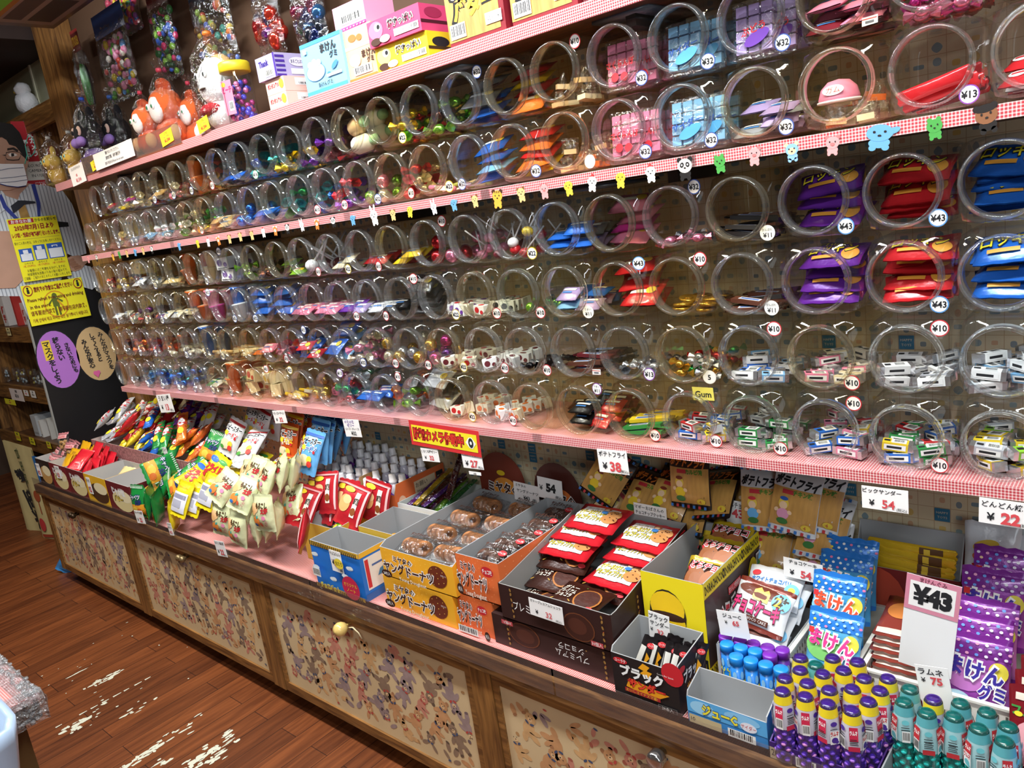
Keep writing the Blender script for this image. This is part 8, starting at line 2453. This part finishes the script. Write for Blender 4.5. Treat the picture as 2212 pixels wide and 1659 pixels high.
# red security notice hanging behind the standee's head
SX0 = SX
SX = -4.02
sgn = poster('security_sign', 'red hanging sign reading security camera in use behind the standee head', 'sign', [(22, 264), (76, 260), (117, 404), (62, 408)], 0.0, paper('B8242E'),
             [('r', -0.40, -0.26, 0.42, -0.23, WHT)] + [('t', ch, 0.14, 0.40 - i * 0.095, 0.085, WHT, {'b': 2}) for i, ch in enumerate('防犯カメラ')] + [('t', ch, -0.18, 0.18 - i * 0.095, 0.085, WHT, {'b': 2}) for i, ch in enumerate('録画中')] +
             [('r', -0.44, -0.38, 0.44, -0.10, 'D8D4CC'), ('t', 'SECURITY', 0, -0.16, 0.055, INK, {'w': 0.8}), ('t', 'CAMERA', 0, -0.235, 0.055, INK, {'w': 0.7}), ('t', 'IN USE', 0, -0.31, 0.055, INK, {'w': 0.5}), ('t', 'produced by', 0.05, -0.415, 0.03, WHT, {'w': 0.5}), ('t', 'ADN', 0.14, -0.46, 0.06, WHT, {'w': 0.6, 'b': 2})])
SX = SX0
b = MB()
q = on_x(48, 262, -4.02)
b.tube([(0, 0, 0), (0.0, 0.05, 0.06), (0.0, 0.15, 0.10)], 0.002, paper('6A6A66'), 5)
b.build('hanger', sgn, (0, 0.0, q.z - sgn.location.z - 0.002))

# ================================================================== SHELF UNIT BEYOND THE STANDEE
ux = thing('shelf_unit', 'dark wooden wall shelf unit beyond the standee at the far end', 'shelf unit', (-5.9, 1.40, 0))
SH = []
for px, py in ((40, 708), (40, 835), (60, 945)):
    SH.append(Y(px, py, 1.40).z)
SH.append(Y(60, 240, 1.40).z)
for z in SH + [0.25]:
    b = MB()
    xe = 2.29 if z > 1.7 else 1.9
    b.box(0, 0, z - 0.085, xe, 0.02, z + 0.002, WOODX)
    b.box(0, 0.02, z - 0.022, xe, 0.34, z, WOODD)
    b.build('shelf_board', ux)
for x in (0, 0.25, 1.886):
    b = MB()
    b.box(x, 0.0205, 0.0, x + 0.03, 0.34, SH[3] - 0.023, WOODZ)
    b.build('upright', ux)
b = MB()
pil = Y(130, 190, 1.30)
b.box(-3.60, 1.375, 0.0, -3.43, 1.4575, 2.79, WOODZ)
struct(b.build('trim_1'))
z = SH[3]
mc = Y(45, 180, 1.36)
tag((lambda b: (b.box(-5.4, 1.50, 0, -3.66, 1.70, 0.34, mat('9A9678', 0.35, noise=0.1, scale=2)), b.box(-4.06, 1.494, 0.0, -4.045, 1.4995, 0.34, mat('D8D4B8', 0.3)), b.build('cabinet_box', None, (0, 0, z + 0.001)))[-1])(MB()), 'pale olive box cabinet on the upper far shelf', 'box')
q = Y(60, 228, 1.45)
wp_ = thing('plush_toy', 'fluffy white plush bird on the upper far shelf', 'plush toy', (q.x, 1.45, z + 0.001))
b = MB()
b.ball((0, 0, 0.055), (0.055, 0.045, 0.055), mat('E4E2E4', 0.95, bump=0.9, scale=70), 16, 10, None, 0.08, random.Random(2))
b.ball((0, -0.005, 0.115), (0.036, 0.034, 0.032), mat('E4E2E4', 0.95, bump=0.9, scale=70), 14, 9, None, 0.08, random.Random(3))
b.build('body', wp_)
b = MB()
b.ball((-0.036, -0.025, 0.11), (0.012, 0.008, 0.007), mat('D8B83A', 0.6), 8, 5)
b.build('beak', wp_)
for k, (px0, px1, py0, py1, y, c, lab) in enumerate(((-8, 20, 640, 702, 1.45, 'E4DEDA', 'white and red gift box cut by the picture edge on the far shelf'), (22, 38, 635, 702, 1.45, 'C83A34', 'white-sided red gift box upright on the far shelf'), (40, 62, 655, 702, 1.48, 'E2DEDA', 'white gift box with red print beside the standee edge'))):
    a, c_ = Y(px0, py0, y), Y(px1, py1, y)
    carton('gift_box', lab, a.x, c_.x, y, y + 0.09, SH[0] + 0.001, SH[0] + (a.z - c_.z), card(c), closed=True, front=[('t', '紅', 0, 0.05, 0.26, 'C84A44', {'b': 2, 'w': 0.7}), ('t', '芋', 0, -0.25, 0.26, 'C84A44', {'b': 2, 'w': 0.7})])
for k in range(5):
    q = Y(20 + 17 * k, 828, 1.45)
    t = thing('souvenir_pack', f'clear pack of pale star-shaped souvenirs, {ORD[k]} along the middle far shelf', 'souvenir pack', (q.x, 1.45 + 0.012 * (k % 2), SH[1] + 0.001), (0, 0, jit(0.1)), 'souvenir packs')
    b = MB()
    rg = random.Random(k)
    for i in range(8):
        b.ball((rg.uniform(-0.02, 0.02), rg.uniform(-0.008, 0.008), rg.uniform(0.012, 0.075)), (0.009, 0.006, 0.009), mat(rg.choice(('B8C4C8', '9AB0BC', 'D8DCDC', 'C8B85A')), 0.5), 7, 5)
    b.build('souvenir_filling', t)['kind'] = 'stuff'
    b = MB()
    b.box(-0.028, -0.014, 0, 0.028, 0.014, 0.095, FILM)
    b.build('clear_box', t)
for k, (px0, py0, px1, py1, c, lab) in enumerate(((19, 838, 54, 868, 'E8DCD8', 'long pale pink price strip on the middle far shelf edge'), (50, 842, 63, 856, 'F0EEEA', 'small white price label on the middle far shelf edge'), (64, 843, 79, 860, 'F2F0EC', 'white price label on the middle far shelf edge beside the standee'), (9, 860, 35, 876, 'E8E02A', 'bright yellow price label under the middle far shelf'), (12, 708, 25, 725, 'D8C890', 'tan price label on the uppermost of the low far shelves'), (31, 932, 46, 953, 'E8E02A', 'yellow price label standing on the lowest far shelf'), (62, 944, 77, 962, 'E8E02A', 'yellow price label before the white boxes on the lowest far shelf'), (99, 953, 112, 970, 'E8E02A', 'yellow price label at the foot of the standee'))):
    place_tag(px0, py0, px1, py1, 1.397 - 0.001 * k, [('¥%d' % (500 + 130 * k), 0.4, RD if k % 2 else BK, 0, -0.1, 1), ('沖縄', 0.24, BK, 0, 0.28)], lab, 0, base=paper(c))
for k, (px0, px1, py0, py1, c, lab) in enumerate(((66, 90, 905, 952, 'C8CED4', 'pale blue-white box lying on the lowest far shelf'), (84, 98, 918, 955, 'F0F0EE', 'small white box leaning on the lowest far shelf'), (100, 116, 912, 958, 'E8E8E4', 'white box with dark blue stripes on the lowest far shelf'))):
    a, c_ = Y(px0, py0, 1.44), Y(px1, py1, 1.44)
    carton('souvenir_box', lab, a.x, c_.x - 0.004, 1.44, 1.53, SH[2] + 0.001, SH[2] + (a.z - c_.z), card(c), closed=True, front=[('r', -0.3, -0.5, -0.1, 0.4, '2A2E5A')] if k == 2 else [('r', -0.4, -0.4, 0.4, -0.3, 'A8AEB4')])
# ceiling panel wrapped in film, soffit
b = MB()
a, c = on_z(0, 53, 2.12), on_z(150, 52, 2.12)
yq = on_z(20, 20, 2.26).y + 0.012
b.box(-3.285, yq, 2.29, -2.0, 1.335, 2.302, mat('8A7A74', 0.3, coat=0.6, noise=0.7, scale=5))
b.draw(Flat((-2.9, 1.215, 2.29), (1, 0, 0), (0, -1, 0)), [('r', -0.34, -0.10, 0.34, 0.10, 'A8988E'), ('r', -0.30, -0.08, -0.02, 0.0, '4A3E3C'), ('r', 0.02, -0.08, 0.30, 0.08, '6A5A54'), ('r', -0.30, 0.02, -0.04, 0.08, '5A4A48'), ('t', '菓子売場', 0.16, 0, 0.06, 'C8BAB0', {'b': 2})], 1, 1, 0.001)
b.build('hanging_poster')
hp = tag(bpy.data.objects['hanging_poster'], 'film-wrapped printed poster hung flat under the dark ceiling', 'poster')
b = MB()
for x in (-3.2, -2.1):
    b.tube([(x, 1.2, 2.302), (x, 1.2, 2.80)], 0.004, paper('3A3430'), 6)
b.build('suspension_wire', hp)
b = MB()
b.box(-6.4, 0.60, 2.33, -3.62, 1.74, 2.79, mat('2E1C16', 0.7, noise=0.5, scale=6))
struct(b.build('trim_2'))
q = on_z(20, 20, 2.26)
b = MB()
b.box(q.x - 0.3, q.y - 0.30, 2.26, q.x + 0.7, q.y, 2.28, mat('B07A2E', 0.6, noise=0.3, scale=8))
b.draw(Flat((q.x + 0.2, q.y - 0.15, 2.26), (1, 0, 0), (0, -1, 0)), [('r', -0.48, -0.13, 0.48, 0.13, '7AD83A')], 1, 1, 0.001)
sgo = tag(b.build('hanging_sign'), 'lime green hanging sign with orange frame at the ceiling corner', 'sign')
b = MB()
for x in (-0.2, 0.6):
    b.tube([(q.x + x, q.y - 0.15, 2.28), (q.x + x, q.y - 0.15, 2.80)], 0.004, paper('3A3430'), 6)
b.build('suspension_wire', sgo)


# ================================================================== BAGS AT THE END OF THE COUNTER
def cloth(name, label, cat, px0, py0, px1, py1, y, base, items, curl=0.02, rx=0.0, zfloor=None):
    a, c = Vector((px0, y, py0)), Vector((px1, y, py1))
    w, h = c.x - a.x, a.z - c.z

    class Wav:
        def __call__(s, u, v, off=0.0):
            t = 0.5 - v / h
            return Vector((u * (1 + 0.12 * t), -off - curl * math.sin(u * 26) * t, v))
    S = Wav()
    b = MB()
    nx, ny = 12, 12
    for off, fl in ((0, False), (-0.006, True)):
        vs = [S((i / nx - 0.5) * w, (j / ny - 0.5) * h, off) for j in range(ny + 1) for i in range(nx + 1)]
        fs = [(j * (nx + 1) + i, j * (nx + 1) + i + 1, (j + 1) * (nx + 1) + i + 1, (j + 1) * (nx + 1) + i) for j in range(ny) for i in range(nx)]
        b.add(vs, [tuple(reversed(f)) for f in fs] if fl else fs, base, True)
    b.draw(S, items, w, h, 0.0015, 0.0006)
    return tag(b.build(name, None, ((a.x + c.x) / 2, y, (a.z + c.z) / 2), (rx, 0, 0)), label, cat)


CRM = mat('CDBE86', 0.85, noise=0.15, scale=12)
cloth('tote_bag', 'cream cotton tote bag with brush lettering hanging from the far shelf', 'bag', Y(75, 1000, 1.17).x - 0.46, Y(20, 955, 1.17).z, Y(75, 1000, 1.17).x, Y(50, 1165, 1.17).z, 1.17, CRM, [('t', '首里城', -0.02, 0.3, 0.10, '3A5A34', {'rot': -1.35, 'w': 0.9}), ('t', '紅型染', -0.12, -0.02, 0.17, INK, {'rot': -1.35, 'w': 0.9, 'b': 2}), ('e', 0.24, 0.06, 0.06, 0.05, '9A4A2A'), ('r', 0.235, -0.1, 0.25, 0.04, '9A4A2A'), ('e', 0.2, -0.2, 0.05, 0.06, 'B83A3A'), ('r', 0.16, -0.31, 0.34, -0.285, '9A3A2A'), ('r', 0.10, -0.5, 0.105, 0.1, '8A7E58')])
blb = cloth('banner_bag', 'bright blue plastic bag with white ship print at the counter end', 'bag', Y(68, 985, 1.06).x, Y(68, 985, 1.06).z, -3.89, Y(120, 1236, 1.06).z, 1.06, mat('2E78C0', 0.35, coat=0.2, noise=0.2, scale=10), [('p', [(-0.25, -0.02), (0.25, -0.02), (0.16, -0.10), (-0.16, -0.10)], 'C8D8E8'), ('r', -0.01, -0.02, 0.02, 0.2, 'C8D8E8'), ('p', [(-0.2, 0.0), (-0.02, 0.0), (-0.02, 0.18)], 'C8D8E8'), ('p', [(0.03, 0.0), (0.22, 0.0), (0.03, 0.16)], 'C8D8E8'), ('t', '2021', 0.02, -0.2, 0.06, 'C8D8E8', {'w': 0.5}), ('t', 'RYU', 0.04, -0.30, 0.09, 'C8D8E8', {'w': 0.6, 'b': 1}), ('r', -0.45, -0.42, 0.45, -0.40, '9AC0E0')], 0.012)
b = MB()
q = on_z(138, 1238, 0.0)
b.bag(0.09, 0.12, 0.05, mat('3A86C8', 0.35, coat=0.2, bump=0.5, scale=30), 0.1, 6, 9)
tag(b.build('crumpled_bag', None, (q.x, q.y, 0.004), (-0.3, 0.5, 0.6)), 'small crumpled blue plastic bag on the floor at the counter end', 'bag')

# ================================================================== LOW TABLE IN THE NEAR CORNER
TZ = 0.60
tc = on_z(84, 1498, TZ)
dt = thing('display_table', 'low brown display table with gingham top wrapped in bubble film', 'table', (tc.x, tc.y, 0))
b = MB()
b.box(-1.2, -0.9, TZ - 0.014, 0.0, 0.0, TZ, GINGT)
b.build('gingham_top', dt)
b = MB()
b.box(-1.2, -0.9, TZ - 0.05, -0.004, -0.004, TZ - 0.0145, mat('4A3420', 0.6, noise=0.4, scale=12))
b.build('table_edge', dt)
b = MB()
b.box(-1.15, -0.88, 0.0, -0.035, -0.03, TZ - 0.051, mat('6A4C28', 0.6, noise=0.35, scale=8))
b.build('table_body', dt)
b = MB()
pts = [(0, 0.0), (0.030, 0.0), (0.030, 0.30), (0.018, 0.40), (0, 0.44)]
n = len(pts)
b.add([(-0.0345, -0.04 + u, v + 0.0) for u, v in pts] + [(-0.012, -0.04 + u, v) for u, v in pts], [tuple(range(n)), tuple(reversed(range(n, 2 * n)))] + [(k, n + k, n + (k + 1) % n, (k + 1) % n) for k in range(n)], mat('3E2A18', 0.6, noise=0.3, scale=10))
b.build('side_bracket', dt)
BUB = clear('bubble_film', 0.12, 0.7, 0.22, 1.0, 90, 0.15, False, (0.95, 0.96, 0.98, 1))
b = MB()
prof = [(-0.035, 0.003), (-0.012, 0.007), (0.004, 0.004), (0.009, -0.010), (0.006, -0.055)]
for ax in (0, 1):
    L = [(-1.2 + k * 0.1) if ax == 0 else (-0.9 + k * 0.1) for k in range(13 if ax == 0 else 10)] + [0.006]
    vs, fs = [], []
    for s in L:
        for d, z in prof:
            w_ = jit(0.003)
            vs.append((s, d + w_, TZ + z + jit(0.002)) if ax == 0 else (d + w_, s, TZ + z + jit(0.002)))
    m = len(prof)
    for j in range(len(L) - 1):
        for k in range(m - 1):
            fs.append((j * m + k, j * m + k + 1, (j + 1) * m + k + 1, (j + 1) * m + k))
    b.add(vs, fs, BUB, True)
rg = random.Random(4)
for k in range(150):
    s = rg.uniform(-0.3, 0.0)
    if k % 2:
        b.ball((s, rg.uniform(-0.02, 0.004), TZ + 0.006), (0.005, 0.005, 0.003), BUB, 7, 4)
    else:
        b.ball((0.007, s * 0.8, TZ - rg.uniform(0.005, 0.05)), (0.003, 0.005, 0.005), BUB, 7, 4)
b.build('bubble_wrap', dt)
q = on_z(22, 1580, 0.72)
bn = thing('plastic_bin', 'pale blue-white rounded plastic bin cut off in the near corner', 'bin', (q.x, q.y, 0.0))
b = MB()
m = mat('A8BCD4', 0.35, coat=0.2)
n = 24
vs, fs = [], []
for r, z in ((0.085, 0.0), (0.105, 0.60), (0.122, 0.70), (0.125, 0.725), (0.112, 0.725), (0.098, 0.60), (0.08, 0.02)):
    for k in range(n):
        t = 2 * PI * k / n
        c_, s_ = math.cos(t), math.sin(t)
        e = (abs(c_) ** 5 + abs(s_) ** 5) ** (-0.2)
        vs.append((-0.105 + r * e * c_, -0.105 + r * e * s_, z))
for j in range(6):
    for k in range(n):
        fs.append((j * n + k, j * n + (k + 1) % n, (j + 1) * n + (k + 1) % n, (j + 1) * n + k))
fs += [tuple(reversed(range(n))), tuple(range(6 * n, 7 * n))]
b.add(vs, fs, m, True)
b.build('bin_body', bn)
b = MB()
b.draw(Flat((0.022, -0.10, 0.655), (0, 1, 0), (-0.14, 0, 1)), [('r', -0.06, -0.03, 0.06, 0.03, '3AA8D8')])
b.build('bin_label', bn)
